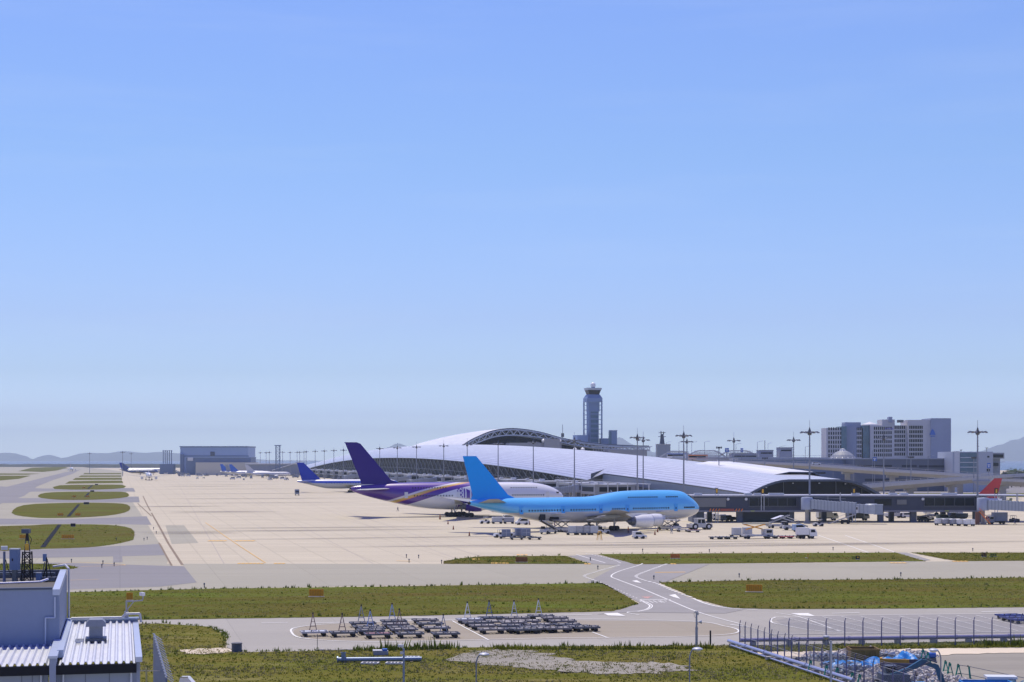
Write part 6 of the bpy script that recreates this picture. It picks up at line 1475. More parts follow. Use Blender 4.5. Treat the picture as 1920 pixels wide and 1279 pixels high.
v_dolly('rearmost dolly of the third right row with white upright drawbar', gpos(968, 1166), AR, fr2, dk2, offwhite)
v_dolly('rearmost dolly of the fourth right row with white upright drawbar', gpos(1014, 1162), AR, steel_dark, dk2, white)
for px, py, lb in ((1893, 1161, 'dark blue flat trailer at the right edge of the parking area, rear one'), (1902, 1165, 'dark blue flat trailer at the right edge of the parking area, middle one'), (1918, 1169, 'dark blue flat trailer at the right edge of the parking area, front one')):
    v_dolly(lb, gpos(px, py), AR, M('navy_trailer', (.03, .045, .2, 1), .5), M('navy_trailer'))

for o in bpy.data.objects:                     # the parked dollies are the short kind
    if o.name.startswith('pallet_dolly') and o.parent is None and o.location.y < 200: o.scale = (.88, .9, .95)
# ================================================================== FOREGROUND FIELD THINGS
t = thing('steel_pipe', 'long blue-grey steel pipe lying on the grass with an upright stub at its left end', 'pipe', gpos(710, 1243), R(2))
bp_ = M('blue_grey_pipe', (.18, .24, .36, 1), .4, metal=.3, var=.1)
MB().cyl((-3.7, 0, .32), (3.9, .3, .32), .2, n=16).build('pipe', bp_, t, smooth=True); MB().cyl((-3.78, 0, .32), (-3.66, 0, .32), .3, n=16).build('flange', bp_, t); MB().cyl((-3.2, 0, .4), (-3.2, 0, .98), .2, n=14).cyl((-3.2, 0, .9), (-3.2, 0, .98), .25, n=14).build('stub', bp_, t)
for x in (-3, 0, 3): MB().box((x, .1, .06), (.25, .6, .12)).build('timber', M('timber', (.3, .24, .16, 1), .8), t)
for px, py, lb in ((694, 1246, 'pale flat steel frame on the grass left below the long pipe'), (740, 1246, 'pale flat steel frame on the grass below the middle of the long pipe'), (770, 1235, 'pale slotted frame on the grass behind the lamp post')):
    t = thing('flat_frame', lb, 'frame', gpos(px, py), R(-3)); MB().span(-.8, .8, -.55, -.4, .08, .2).span(-.8, .8, .4, .55, .08, .2).span(-.8, -.65, -.4, .4, .08, .2).span(.65, .8, -.4, .4, .08, .2).build('frame', dirty_white, t)
    for x in (-.3, 0, .3): MB().span(x-.06, x+.06, -.4, .4, .09, .19).build('slat', dirty_white, t)
    MB().span(-.8, .8, -.5, .5, 0, .08).build('skid', darkgrey, t)
t = thing('metal_crate', 'small blue-grey crate in the weeds behind the long pipe', 'crate', gpos(714, 1229), .1); MB().span(-.7, .7, -.4, .4, .05, .45).build('body', grey, t); MB().span(-.75, .1, -.45, .45, .45, .52).build('lid', offwhite, t); MB().span(.15, .6, -.35, .35, .45, .62).build('box', blue, t)
t = thing('steel_drum', 'squat dark drum standing at the edge of the road', 'drum', gpos(444, 1223)); MB().lathe([(.5, 0), (.5, .85), (.46, .85), (.45, .6), (.01, .6)], n=20).build('shell', navy, t); MB().lathe([(.52, .8), (.53, .86), (.5, .9)], n=20).build('rim', darkgrey, t)
t = thing('thin_post', 'thin dark post with rubble at its foot at the road edge', 'post', gpos(595, 1218)); MB().cyl((0, 0, 0), (0, 0, 1.5), .03, n=6).build('post', darkgrey, t)
mb = MB()
for i in range(40): mb.box((random.uniform(-.5, 3.2), random.uniform(-.3, .3), .05), (random.uniform(.1, .4), random.uniform(.1, .3), random.uniform(.08, .2)), random.random()*3)
o = mb.build('rubble', M('rubble_tone', (.42, .4, .38, 1), .9)); o.location = gpos(600, 1220); stuff(o, 'low line of broken stone at the road edge by the thin post', 'rubble')
t = thing('bollard', 'single thick black bollard at the roadside', 'bollard', gpos(1332, 1211)); MB().cyl((0, 0, 0), (0, 0, 1.48), .085, n=12).build('post', black, t); MB().lathe([(.09, 1.46), (.08, 1.52), (.02, 1.54)], n=12).build('cap', darkgrey, t)
t = thing('speaker_post', 'grey post carrying a horn loudspeaker and a camera above the road', 'post', G(1306, 1214)); pz = lambda y, D=162.9: H-(y-Y0)*D/F
MB().cyl((0, 0, 0), (0, 0, pz(1180)), .13, n=10).cyl((0, 0, pz(1180)), (0, 0, pz(1154)), .09, n=10).build('pole', galv, t)
MB().lathe([(.05, 0), (.08, .16), (.2, .4), (.22, .42)], (.08, 0, pz(1171)), 14, 'X').build('horn', lightgrey, t, smooth=True); MB().box((0, 0, pz(1152)), (.34, .3, .12)).box((.1, 0, pz(1156)), (.2, .16, .2)).build('camera', galv, t)
mb = MB(); mb.tube([(-.08, 0, pz(1150)), (-.26, 0, pz(1155)), (-.2, 0, pz(1161)), (-.05, 0, pz(1164))], .015); mb.build('cable', black, t)
for z in (1175, 1184): MB().box((.1, 0, pz(z)), (.1, .08, .1)).build('bracket', galv, t)
def lamppost(label, px, ytop, kind, D=118, side=1):
    t = thing('lamp_post', label, 'lamp post', P(px, 1300, D).xy.to_3d()); z = H-(ytop-Y0)*D/F
    if kind == 'dish':
        MB().tube(curve([(0, 0, 0), (0, 0, z-1.0), (side*.03, 0, z-.5), (side*.16, 0, z-.16), (side*.38, 0, z)], 6)[0:], .05, 8).build('pole', pole_m, t)
        MB().lathe([(.04, .1), (.2, .08), (.36, .0), (.38, -.06)], (side*.55, 0, z), 18).build('lamp_shade', lightgrey, t, smooth=True); MB().lathe([(.3, -.06), (.26, -.14), (.12, -.22), (.01, -.24)], (side*.55, 0, z), 16).build('lamp_glass', M('frosted', (.6, .62, .6, 1), .3), t, smooth=True)
    elif kind == 'box':
        MB().cyl((0, 0, 0), (0, 0, z-.2), .075, n=10).build('pole', bp_, t); MB().bar((0, 0, z-.2), (-.18, 0, z-.05), .08).build('arm', lightgrey, t); MB().box((-.2, 0, z), (.42, .3, .14)).box((-.12, 0, z-.5), (.26, .2, .16)).build('lamp_head', lightgrey, t)
    else:
        MB().cyl((0, 0, 0), (0, 0, z), .09, n=10).build('pole', lightgrey, t); MB().cyl((0, 0, z), (0, 0, z+.06), .12, n=10).build('cap', galv, t)
    return t
lamppost('blue-grey lamp post with a flat box head in front of the long pipe', 757, 1211, 'box'); lamppost('grey lamp post with a dish shade in front of the gravel patch', 893, 1226, 'dish')
lamppost('grey lamp post with a dish shade left of the pipe barrier', 1293, 1216, 'dish'); lamppost('plain pale pole cutting across the fence', 1558, 1203, 'pole', 130)
t = lamppost('curved lamp post bending left over the excavator', 1764, 1218, 'dish', 125, -1)
t = thing('lamp_post', 'small dish-topped lamp standing behind the fence', 'lamp post', gpos(1549, 1214)); MB().cyl((0, 0, 0), (0, 0, .8), .04, n=8).build('pole', galv, t); MB().lathe([(.05, .75), (.2, .85), (.33, 1.02), (.3, 1.12), (.1, 1.2), (.02, 1.22)], n=16).build('lamp_shade', lightgrey, t, smooth=True)

# pipe barriers on concrete feet
def pipe_run(label, a, b, r, feet, z=.55, mt=None):
    t = thing('pipe_barrier', label, 'barrier', (a.x, a.y, 0)); d = b-a; mt = mt or M('barrier_steel', (.42, .45, .58, 1), .3, metal=.5, var=.1)
    n = int(d.length/6)+1
    for i in range(n): MB().cyl(d*(i/n)+Vector((0, 0, z)), d*((i+1)/n)+Vector((0, 0, z)), r, n=14).build('pipe', mt, t, smooth=True)
    for i in range(1, n): MB().cyl(d*(i/n)-d.normalized()*.1+Vector((0, 0, z)), d*(i/n)+d.normalized()*.1+Vector((0, 0, z)), r*1.3, n=14).build('pipe_joint', mt, t)
    for i in range(feet): p = d*((i+.35)/feet); MB().box((p.x, p.y, .2), (.55, .5, .42), math.atan2(d.y, d.x)).build('concrete_foot', M('cast_concrete'), t)
    return t
pipe_run('silver pipe barrier on concrete blocks running diagonally to the lower right', G(1366, 1212), G(1600, 1288), .17, 10)
pipe_run('lower silver rail running beside the diagonal pipe barrier', G(1370, 1215)+Vector((0, -.25, 0)), G(1600, 1292)+Vector((0, -.35, 0)), .09, 1, .28)
pipe_run('long violet-grey pipe barrier running right along the road edge', G(1388, 1212), G(1990, 1203), .2, 9, .62, M('barrier_violet', (.24, .23, .38, 1), .4, metal=.3, var=.08))

def mesh_mat():
    k = N('chain_link'); v = k.map(sc=(1, 1, 1)); sx = k.n('SeparateXYZ'); k.l(v, sx.inputs[0])
    a = k.math('PINGPONG', k.math('ADD', sx.outputs[0], sx.outputs[2]), .035); b = k.math('PINGPONG', k.math('SUBTRACT', sx.outputs[0], sx.outputs[2]), .035)
    wire = k.math('LESS_THAN', k.math('MINIMUM', a, b), .0035); k.l(wire, k.b.inputs['Alpha']); k.b.inputs['Base Color'].default_value = (.35, .38, .42, 1); k.b.inputs['Roughness'].default_value = .5; k.b.inputs['Metallic'].default_value = .3
    return k.m
chain = mesh_mat(); postm = M('fence_post_steel', (.13, .13, .24, 1), .5, metal=.3)
def fence(label, pts, h, arm, mesh_h, rails):
    a, b = pts[0], pts[-1]; d = b-a; t = thing('wire_fence', label, 'fence', (a.x, a.y, 0), math.atan2(d.y, d.x)); L = d.length
    for p in pts:
        x = (p-a).length; MB().cyl((x, 0, 0), (x, 0, h), .06, n=8).build('post', postm, t)
        MB().cyl((x, 0, h), (x+arm[0], arm[1], h+arm[2]), .04, n=6).build('post_arm', postm, t)
    mb = MB(); mb.add([(0, 0, .1), (L, 0, .1), (L, 0, mesh_h), (0, 0, mesh_h)], [(0, 1, 2, 3)]); mb.build('chain_link', chain, t)
    for z in rails: MB().cyl((0, -.02, z), (L, -.02, z), .02, n=6).build('rail', galv, t)
    for k in range(3): MB().cyl((arm[0]*(k+1)/3, arm[1]*(k+1)/3, h+arm[2]*(k+1)/3), (L+arm[0]*(k+1)/3, arm[1]*(k+1)/3, h+arm[2]*(k+1)/3), .007, n=4).build('barbed_wire', galv, t)
pts = [G(px, 1214-(px-1443)*.0085) for px in (1443, 1479, 1515, 1549, 1584, 1618, 1653, 1688, 1722, 1757, 1791, 1826, 1860, 1895, 1930)]
fence('wire fence with widely spaced dark posts along the road edge at right', pts, 2.55, (.1, .0, .3), 2.45, (1.25,))
xs = [1387, 1397, 1408, 1421, 1433, 1446, 1458, 1471, 1484, 1498, 1512, 1526, 1541, 1556, 1571, 1587, 1603, 1620, 1637, 1655, 1674, 1694, 1715, 1737]
a = G(1387, 1213); b = G(1737, 1330); pts = [a]
for x in xs[1:]:
    # intersection of the column's sight line with the fence line on the ground
    k = (x-CX)/F; t_ = (k*a.y-a.x)/((b.x-a.x)-k*(b.y-a.y)); pts.append(a+(b-a)*t_)
fence('close-posted wire fence with bent arms running diagonally beside the scrap yard', pts, 2.25, (.25, .0, .4), 2.2, (2.2, 1.1))

# ------------------------------------------------------------------ scrap yard
def rocks(name, label, boxes, n, s0, s1, mats):
    """a heap: irregular blocks dropped inside low mounds (px, py, half width m, half depth m, height m)"""
    mb = MB()
    for _ in range(n):
        px, py, hw_, hd, hh = random.choice(boxes); c = G(px, py); a = random.uniform(0, 6.28); r_ = math.sqrt(random.random())
        x, y = c.x+math.cos(a)*hw_*r_, c.y+math.sin(a)*hd*r_; z = hh*.72*(1-r_**1.3)*random.uniform(.5, 1); s = random.uniform(s0, s1)
        q = Euler((random.random()*3, random.random()*3, random.random()*3)).to_matrix().to_4x4(); vv = []
        for i in (-1, 1):
            for j in (-1, 1):
                for k_ in (-1, 1): vv.append((i*s*random.uniform(.3, 1), j*s*random.uniform(.3, .9), k_*s*random.uniform(.2, .7)))
        mb.add(vv, [(0, 1, 3, 2), (4, 6, 7, 5), (0, 4, 5, 1), (2, 3, 7, 6), (0, 2, 6, 4), (1, 5, 7, 3)], Matrix.Translation((x, y, z)) @ q)
    return stuff(mb.build(name, mats), label, 'rubble')
pale_r = M('pale_rubble', (.5, .47, .44, 1), .9, var=.35, sc=4); dark_r = M('dark_scrap', (.12, .13, .15, 1), .7, var=.6, sc=3); bluescrap = M('blue_grey_scrap', (.28, .34, .42, 1), .6, var=.4, sc=2)
rocks('rubble_heap', 'pale broken concrete heap beside the fence in the yard', [(1640, 1276, 1.8, 3, 1.6), (1655, 1265, 1.5, 2, 1.5), (1630, 1290, 2, 3, 1.2), (1740, 1278, 2.6, 3, 1.9), (1725, 1262, 1.5, 2, 1.2), (1790, 1282, 1.6, 3, 1.0), (1765, 1290, 2, 3, 1.4)], 2300, .06, .2, pale_r)
rocks('scrap_heap', 'long low heap of pale scrap and plastic at the back of the yard', [(1590, 1228, 1.6, 1.2, .9), (1630, 1226, 1.8, 1.4, 1.1), (1665, 1228, 1.8, 1.2, .8), (1705, 1230, 1.6, 1.2, .8), (1730, 1232, 1.5, 1, .9), (1550, 1230, 1.6, 1, .6), (1528, 1230, 1.2, .8, .5)], 1100, .06, .24, pale_r)
rocks('scrap_heap', 'dark tangled scrap metal under and behind the blue tarpaulins', [(1540, 1238, 2.6, 1.6, .6), (1570, 1240, 2, 1.6, .6), (1660, 1236, 2, 1.2, .6), (1690, 1238, 2, 1.2, .5), (1610, 1262, 2.4, 3, .7), (1580, 1250, 2, 2.5, .6), (1715, 1240, 1.6, 1, .5), (1690, 1276, 2.4, 3, .7)], 1500, .06, .26, dark_r)
rocks('scrap_heap', 'blue-grey plastic and sheet scrap scattered through the heap', [(1560, 1236, 3, 1.6, .8), (1640, 1232, 2.6, 1.4, .9), (1600, 1258, 2.4, 3, .8), (1700, 1236, 2, 1.2, .7)], 350, .08, .3, bluescrap)
def tarpaulin(label, px, py, wd, dp, hh, rz, seed):
    hh *= .75; t = G(px, py); mb = MB(); n = 20; rs = []
    for i in range(n+1):
        row = []
        for j in range(n+1):
            x, y = (i/n-.5)*wd, (j/n-.5)*dp; e = min(1, 4*min(i/n, 1-i/n))*min(1, 4*min(j/n, 1-j/n))
            z = .03+hh*e**.5*(.55+.9*noise.noise(Vector((x*.8, y*.8, seed))))+.2*noise.noise(Vector((x*2.3, y*2.3, seed)))*e
            row.append((x+.25*noise.noise(Vector((x, y, seed+5))), y+.25*noise.noise(Vector((x, y, seed+9))), max(.02, z)))
        rs.append(row)
    mb.rings(rs, cap=False, close=False); o = mb.build('tarpaulin', tarp); o.location = t; o.rotation_euler = (0, 0, rz); tag(o, label, 'tarpaulin')
    sm = o.modifiers.new('t', 'SOLIDIFY'); sm.thickness = .02
tarpaulin('blue tarpaulin over scrap just right of the pale pole', 1588, 1250, 3.6, 4.5, .8, .1, 1); tarpaulin('blue tarpaulin sheet over the long heap in the middle of the yard', 1645, 1242, 3.4, 3.4, .7, 0, 2)
tarpaulin('crumpled blue tarpaulin peak left of the excavator arm', 1696, 1240, 2.2, 2.6, 1.1, .2, 3); tarpaulin('bright blue tarpaulin in the foreground under the excavator', 1694, 1288, 3.4, 6, 1.1, .4, 4); tarpaulin('hanging blue tarpaulin edge behind the fence posts', 1632, 1254, 1.0, 4, 1.3, .1, 5)
def skip(label, px, py, wd, dp, hh, mt, rz):
    t = thing('skip_container', label, 'skip', gpos(px, py), rz); a, b = wd/2, dp/2
    MB().add([(-a, -b*.9, .1), (a, -b*.9, .1), (a, -b, hh), (-a, -b, hh), (-a, -b*.9+.08, .1), (a, -b*.9+.08, .1), (a, -b+.08, hh), (-a, -b+.08, hh)], [(0, 1, 2, 3), (7, 6, 5, 4), (3, 2, 6, 7), (0, 4, 5, 1), (0, 3, 7, 4), (1, 5, 6, 2)]).build('front_wall', mt, t)
    MB().span(-a, a, b-.08, b, .1, hh).build('back_wall', mt, t); MB().span(-a, -a+.08, -b+.08, b-.08, .1, hh).build('side_wall', mt, t); MB().span(a-.08, a, -b+.08, b-.08, .1, hh).build('side_wall', mt, t)
    MB().span(-a-.05, a+.05, -b-.06, -b, hh-.2, hh).span(-a-.05, a+.05, b, b+.06, hh-.2, hh).build('rim', mt, t); MB().span(-a, a, -b+.1, b-.1, .1, .2).build('floor', darkgrey, t)
    for i in range(5): x = -a+.3+i*(wd-.6)/4; MB().span(x-.05, x+.05, -b-.04, -b+.02, .15, hh-.22).build('side_rib', mt, t)
skip('rusty olive-brown skip behind the fence in front of the pale heap', 1618, 1240, 2.6, 2.2, 1.25, M('olive_rust', (.22, .13, .03, 1), .8, var=.3), .0)
skip('dark skip with an orange-yellow rim right beside the bright blue tarpaulin', 1690, 1268, 3.4, 3.0, 1.3, M('skip_grey', (.1, .1, .13, 1), .7, var=.3), R(-14))
t = thing('steel_beam', 'orange-yellow beam laid along the top of the dark skip', 'beam', gpos(1685, 1266), R(-14)); MB().span(-1.4, .9, -1.66, -1.5, 1.25, 1.55).span(-1.55, -1.35, -1.7, -.9, .8, 1.6).build('beam', M('amber_paint', (.5, .27, .03, 1), .6, var=.2), t)
# excavator arm reaching over the heap
t = thing('excavator', 'teal-blue excavator with a bent boom standing in the rubble', 'excavator', gpos(1742, 1296), 0)
def ez(px, py, D=133): return Vector(((px-1742)*D/F, 0, H-(py-Y0)*D/F))
MB().rings([[p+Vector((0, s, 0)) for p in (ez(1668, 1268), ez(1700, 1256), ez(1728, 1239), ez(1737, 1241), ez(1757, 1252), ez(1754, 1258), ez(1731, 1249), ez(1702, 1263), ez(1672, 1276))] for s in (-.17, .17)]).build('boom', teal, t)
MB().rings([[p+Vector((0, s, 0)) for p in (ez(1751, 1247), ez(1759, 1250), ez(1768, 1270), ez(1774, 1290), ez(1765, 1290), ez(1757, 1270))] for s in (-.14, .14)]).build('stick', teal, t)
MB().cyl(ez(1716, 1256), ez(1742, 1244)+Vector((0, -.3, 0)), .08, n=8).build('cylinder_ram', steel_dark, t); MB().cyl(ez(1736, 1238), ez(1757, 1246), .06, n=8).build('cylinder_ram', steel_dark, t)
MB().rings([[p+Vector((0, s, 0)) for p in (ez(1762, 1290), ez(1778, 1290), ez(1782, 1306), ez(1768, 1316), ez(1758, 1304))] for s in (-.45, .45)]).build('bucket', steel_dark, t)
c = ez(1678, 1300); MB().box((c.x, .6, .95), (2.2, 2.0, .8)).build('house', navy, t); MB().box((c.x-.2, 1.0, 1.6), (.9, .8, .7)).build('cab', navy, t); MB().box((c.x-.2, .58, 1.65), (.7, .05, .45)).build('cab_window', glass_d, t)
for s in (-1, 1): MB().prism([(c.x-1.6, .25), (c.x-1.3, .0), (c.x+1.3, 0), (c.x+1.6, .25), (c.x+1.6, .6), (c.x+1.3, .85), (c.x-1.3, .85), (c.x-1.6, .6)], s*1.1-.25, s*1.1+.25).build('track', black, t)
t = thing('tarpaulin_bag', 'deep blue wrapped bundle with a white end on top of the scrap', 'bundle', gpos(1748, 1240)); t.scale = (.65, .65, .65); MB().lathe([(.1, -.6), (.4, -.5), (.45, 0), (.4, .45), (.1, .55)], (0, 0, .9), 12, 'X').build('wrap', blue, t, smooth=True); MB().box((-.7, -.1, .75), (.4, .4, .4), .3).build('white_end', white, t); MB().box((0, 0, .25), (1, .6, .5)).build('pallet', steel_dark, t)
# green A-shaped barricades with rails
def barr(label, px, py, rz=0):
    t = thing('barricade', label, 'barricade', gpos(px, py), rz)
    MB().bar((-.28, -.1, 0), (-.04, 0, .95), .11, .07).build('leg', green, t); MB().bar((.28, -.1, 0), (.04, 0, .95), .11, .07).build('leg', green, t)
    MB().bar((-.2, -.05, .3), (.2, -.05, .3), .06).build('crossbar', green, t); MB().box((0, 0, .95), (.22, .14, .2)).build('cap', green, t); MB().box((0, .1, 1.08), (.12, .12, .1)).build('clip', black, t)
for px, py, lb in ((1773, 1263, 'left one of two green A-shaped barricades right of the excavator'), (1781, 1267, 'second green A-shaped barricade right of the excavator'), (1797, 1270, 'green A-shaped barricade standing alone right of the pair'), (1740, 1246, 'small green barricade behind the excavator boom'), (1731, 1240, 'green barricade half hidden above the excavator boom'), (1520, 1262, 'green barricade behind the diagonal fence, leftmost'), (1550, 1272, 'green barricade behind the fence just left of the pale pole'), (1570, 1276, 'green barricade just right of the pale pole'), (1598, 1286, 'green barricade low behind the fence in the middle'), (1612, 1290, 'green barricade low behind the fence, right of the middle one')):
    barr(lb, px, py)
barr('narrow green barricade seen edge-on at the start of the rope line', 1817, 1273, R(80))
t = thing('rail_line', 'two dark rails running right from the barricades to the frame edge', 'rail', gpos(1797, 1270)); o0 = t.location
for z in (1.05, .35):
    mb = MB(); mb.tube([Vector((0, 0, z)), G(1817, 1273)-o0+Vector((0, 0, z)), G(1862, 1283)-o0+Vector((0, 0, z)), G(1930, 1298)-o0+Vector((0, 0, z))], .025); mb.build('rail', steel_dark, t)
t = thing('site_cabin', 'small white-topped site box behind the blue trough at the bottom right', 'box', gpos(1876, 1294), R(-5)); MB().span(-1.1, 1.1, -.6, .6, 0, .95).build('body', cart_blue, t); MB().span(-1.2, 1.2, -.7, .7, .95, 1.15).build('lid', white, t)
t = thing('blue_trough', 'bright blue long steel trough at the bottom right corner', 'container', gpos(1850, 1305), R(-2)); MB().span(-1.9, 2.0, -.1, .0, 0, 1.1).span(-1.9, -1.8, 0, 1.2, 0, 1.1).span(1.9, 2.0, 0, 1.2, 0, 1.1).span(-1.9, 2.0, 1.2, 1.3, 0, 1.1).build('wall', tarp, t); MB().span(-1.8, 1.9, 0, 1.2, .3, .4).build('floor', navy, t)
for px, lb in ((1898, 'round-shouldered blue machine hood at the bottom right corner'), (1922, 'second blue machine hood cut by the right edge')):
    t = thing('machine_hood', lb, 'machine', gpos(px, 1300)); MB().lathe([(.5, 0), (.5, .55), (.42, .85), (.2, 1.0), (.02, 1.02)], n=16).build('hood', teal, t, smooth=True); MB().box((0, -.48, .4), (.3, .1, .4)).build('grille', black, t)

# ================================================================== BUILDING AT LOWER LEFT
DF = 81.0; BO = Vector(((258-CX)*DF/F, DF, 0))
bl = thing('roof_building', 'blue-grey metal-clad building with white corrugated roofs at the lower left corner', 'building', BO, AR)
clad = M('blue_grey_cladding'); trimm = M('trim_pale_blue', (.4, .46, .58, 1), .4, metal=.2, var=.06); gut = M('gutter_black', (.012, .014, .02, 1), .7, spec=.15)
def zt_(py, D): return H-(py-Y0)*D/F
X = lambda px, D: (px-CX)*D/F
def S(px, d=0.0):                                # distance along the facade of photo column px, on the line d metres behind the front
    o = BO+AX*d; k = (px-CX)/F; return (o.y*k-o.x)/(PX.x-k*PX.y)
def WB(sx, d, z): return BO+PX*sx+AX*d+Vector((0, 0, z))
zl0 = zt_(1245, 80.6)
def corr(x0, x1, d0, d1, pitch, z1):
    """folded-plate roof sheet, ridges running away from the viewer"""
    n = int(round((x1-x0)/pitch)); prof = []
    for i in range(n):
        for t, h in ((0, 0), (.22, 0), (.4, .13), (.62, .13), (.8, 0)): prof.append((x0+(x1-x0)*(i+t)/n, h))
    prof.append((x1, 0)); mb = MB()
    mb.rings([[(x, d0, zl0+h) for x, h in prof], [(x, d1, z1+h) for x, h in prof]], cap=False, close=False)
    o = mb.build('corrugated_roof', roofw, bl); sm = o.modifiers.new('t', 'SOLIDIFY'); sm.thickness = .02; return o
roofw = M('white_roof_sheet', (.62, .64, .68, 1), .4, metal=.15, var=.1, sc=.8)
x2, xw, n0, DM, DB = S(106), S(92), S(-80), 7.5, 18.0
corr(x2+.1, -.12, 0, DB, .345, zl0+.25); corr(n0, xw-.02, 0, DM, .345, zl0+.1)
def bspan(name, a0, a1, b0, b1, c0, c1, mt): return MB().span(a0, a1, b0, b1, c0, c1).build(name, mt, bl)
bspan('front_wall', n0, xw-.05, .3, .5, 0, zl0-.05, clad); bspan('front_wall', x2-.1, 0, .3, .5, 0, zl0-.05, clad)
bspan('gutter', n0, xw+.1, -.15, .2, zl0-.45, zl0-.02, gut); bspan('gutter', x2-.12, -.05, -.15, .2, zl0-.45, zl0-.02, gut)
bspan('side_wall', -.05, .12, .25, DB, 0, zl0-.02, clad); bspan('side_parapet', -.1, .22, -.1, DB+.2, zl0+.05, zl0+.3, trimm)
bspan('divider_wall', xw+.02, x2-.02, -.25, DM, 0, zl0+.35, clad); bspan('divider_cap', xw-.04, x2+.04, -.3, DM-.02, zl0+.35, zl0+.47, trimm)
bspan('roof_step', x2-.05, x2+.25, 2, DB, zl0+.12, zl0+.5, trimm)
bspan('rear_parapet', x2-.2, .2, DB, DB+.3, zl0-.5, zl0+.45, clad); bspan('parapet_cap', x2-.25, .25, DB-.08, DB+.38, zl0+.45, zl0+.55, trimm)
for x in (S(77), S(118), S(246)): MB().cyl((x, .2, 0), (x, .2, zl0-.3), .06, n=8).build('downpipe', trimm, bl)
for px in (40, 60, 98, 160, 205): MB().span(S(px)-.012, S(px)+.012, .28, .3, 0, zl0-.5).build('cladding_seam', navy, bl)
xb = S(106, DM); zt2 = zt_(1105, (BO+AX*DM+PX*xb).y)
bspan('upper_wall', n0, xb, DM, DM+.25, zl0-.3, zt2, clad); bspan('upper_side_wall', xb, xb+.15, DM+.02, DB+2, 0, zt2-.05, clad)
def slab(name, q, th, mt):
    q = [Vector(p) for p in q]; nr = (q[1]-q[0]).cross(q[2]-q[0]).normalized()*th; n = len(q)
    return MB().add(q+[p-nr for p in q], [tuple(range(n)), tuple(reversed(range(n, 2*n)))]+[(i, (i+1) % n, (i+1) % n+n, i+n) for i in range(n)]).build(name, mt, bl)
slab('slanted_parapet', [(xb-.2, DM-.05, zt2), (xb+.16, DM-.05, zt2), (xb+.16, DB+1, zt2+.3), (xb-.2, DB+1, zt2+.3)], .3, trimm)
bspan('wall_coping', n0, xb-.21, DM-.06, DM+.35, zt2, zt2+.1, navy); bspan('upper_roof', n0, xb-.2, DM+.4, DB+2, zt2-.4, zt2-.15, M('dark_roof_membrane', (.09, .085, .08, 1), .8)); bspan('rear_coping', n0, xb+.15, DB+1, DB+1.3, zt2-.2, zt2+.28, steel_dark)
MB().tube([(n0, DM+1.4, zt2+.22), (xb-.9, DM+1.4, zt2+.3), (xb-.5, DM+1.8, zt2+.42)], .06, 8).build('roof_conduit', M('shiny_pipe', (.6, .62, .66, 1), .25, metal=.8), bl)
MB().tube([(xb-.6, DB+.6, zt2+.5), (xb+.1, DB+.6, zt2+.6), (xb+.32, DB, zt2+.4), (xb+.32, DB, zl0+.6)], .06, 8).build('roof_conduit', lightgrey, bl)
MB().tube([(xb-.08, DM-.1, zt2-.4), (xb-.08, DM-.1, zl0+1.6), (xb-.55, DM-.1, zl0+1.6), (xb-.55, DM-.1, zl0+.2)], .045, 8).build('vent_pipe', trimm, bl)
MB().tube([(x2+.2, DB-.35, zl0+.6), (-.7, DB-.35, zl0+.6), (-.5, DB-.35, zl0+.8), (.3, DB-.35, zl0+.8), (.38, DB-.35, zl0+.3)], .07, 8).build('roof_conduit', lightgrey, bl)
# roof vent
vp = WB(S(180, 9), 9, zl0+.22); t = thing('roof_vent', 'grey mushroom-shaped vent hood standing on the white corrugated roof', 'vent', vp, AR)
MB().box((0, 0, .06), (1.1, 1.3, .16)).build('curb', steel_dark, t); MB().box((0, 0, .5), (.7, .8, .75)).build('neck', M('vent_grey', (.2, .22, .27, 1), .5), t)
MB().prism([(-.52, .75), (-.5, .95), (-.34, 1.12), (.34, 1.12), (.5, .95), (.52, .75)], -.55, .55).build('hood', M('vent_grey'), t)
for i in range(10): MB().box((-.85, -1.0+i*.2, .0), (.45, .05, .1)).build('louvre', lightgrey, t) if i < 8 else None
# rooftop instruments
def rz2(px, py, D=94): return Vector((X(px, D), D, zt_(py, D)))
base_z = zt2-.15
t = thing('control_cabinet', 'blue-grey upright cabinet on the roof of the tall block', 'cabinet', (X(28, 94), 94, base_z)); MB().box((0, 0, 1.3), (.5, .4, 1.15)).build('case', M('cabinet_blue', (.1, .16, .3, 1), .45), t); MB().box((0, 0, .35), (.25, .3, .75)).build('stand', steel_dark, t); MB().box((0, 0, 1.9), (.54, .44, .06)).build('lid', lightgrey, t); MB().box((-.08, -.21, 1.3), (.06, .04, .14)).build('handle', black, t)
t = thing('weather_camera', 'thick-post camera at the far left of the roof', 'camera', (X(8, 94), 94, base_z)); MB().cyl((0, 0, 0), (0, 0, 1.75), .09, .07, 10).build('post', M('post_slate', (.1, .13, .22, 1), .5), t); MB().box((.0, 0, 1.95), (.36, .5, .2), .3).build('housing', lightgrey, t); MB().tube([(.08, 0, 1.3), (.2, 0, .8), (.45, 0, .35)], .025).build('cable', black, t)
t = thing('instrument_tower', 'short black lattice stand with an orange box and a camera on top', 'instrument stand', (X(51, 95), 95, base_z)); mb = MB()
for sx, sy in ((-1, -1), (1, -1), (1, 1), (-1, 1)): mb.bar((sx*.26, sy*.26, 0), (sx*.2, sy*.2, 1.7), .06)
for z in (0, .55, 1.1):
    for sy in (-1, 1): mb.bar((-.25, sy*.25, z), (.22, sy*.22, z+.55), .04).bar((.25, sy*.25, z), (-.22, sy*.22, z+.55), .04).bar((-.22, sy*.22, z+.55), (.22, sy*.22, z+.55), .04)
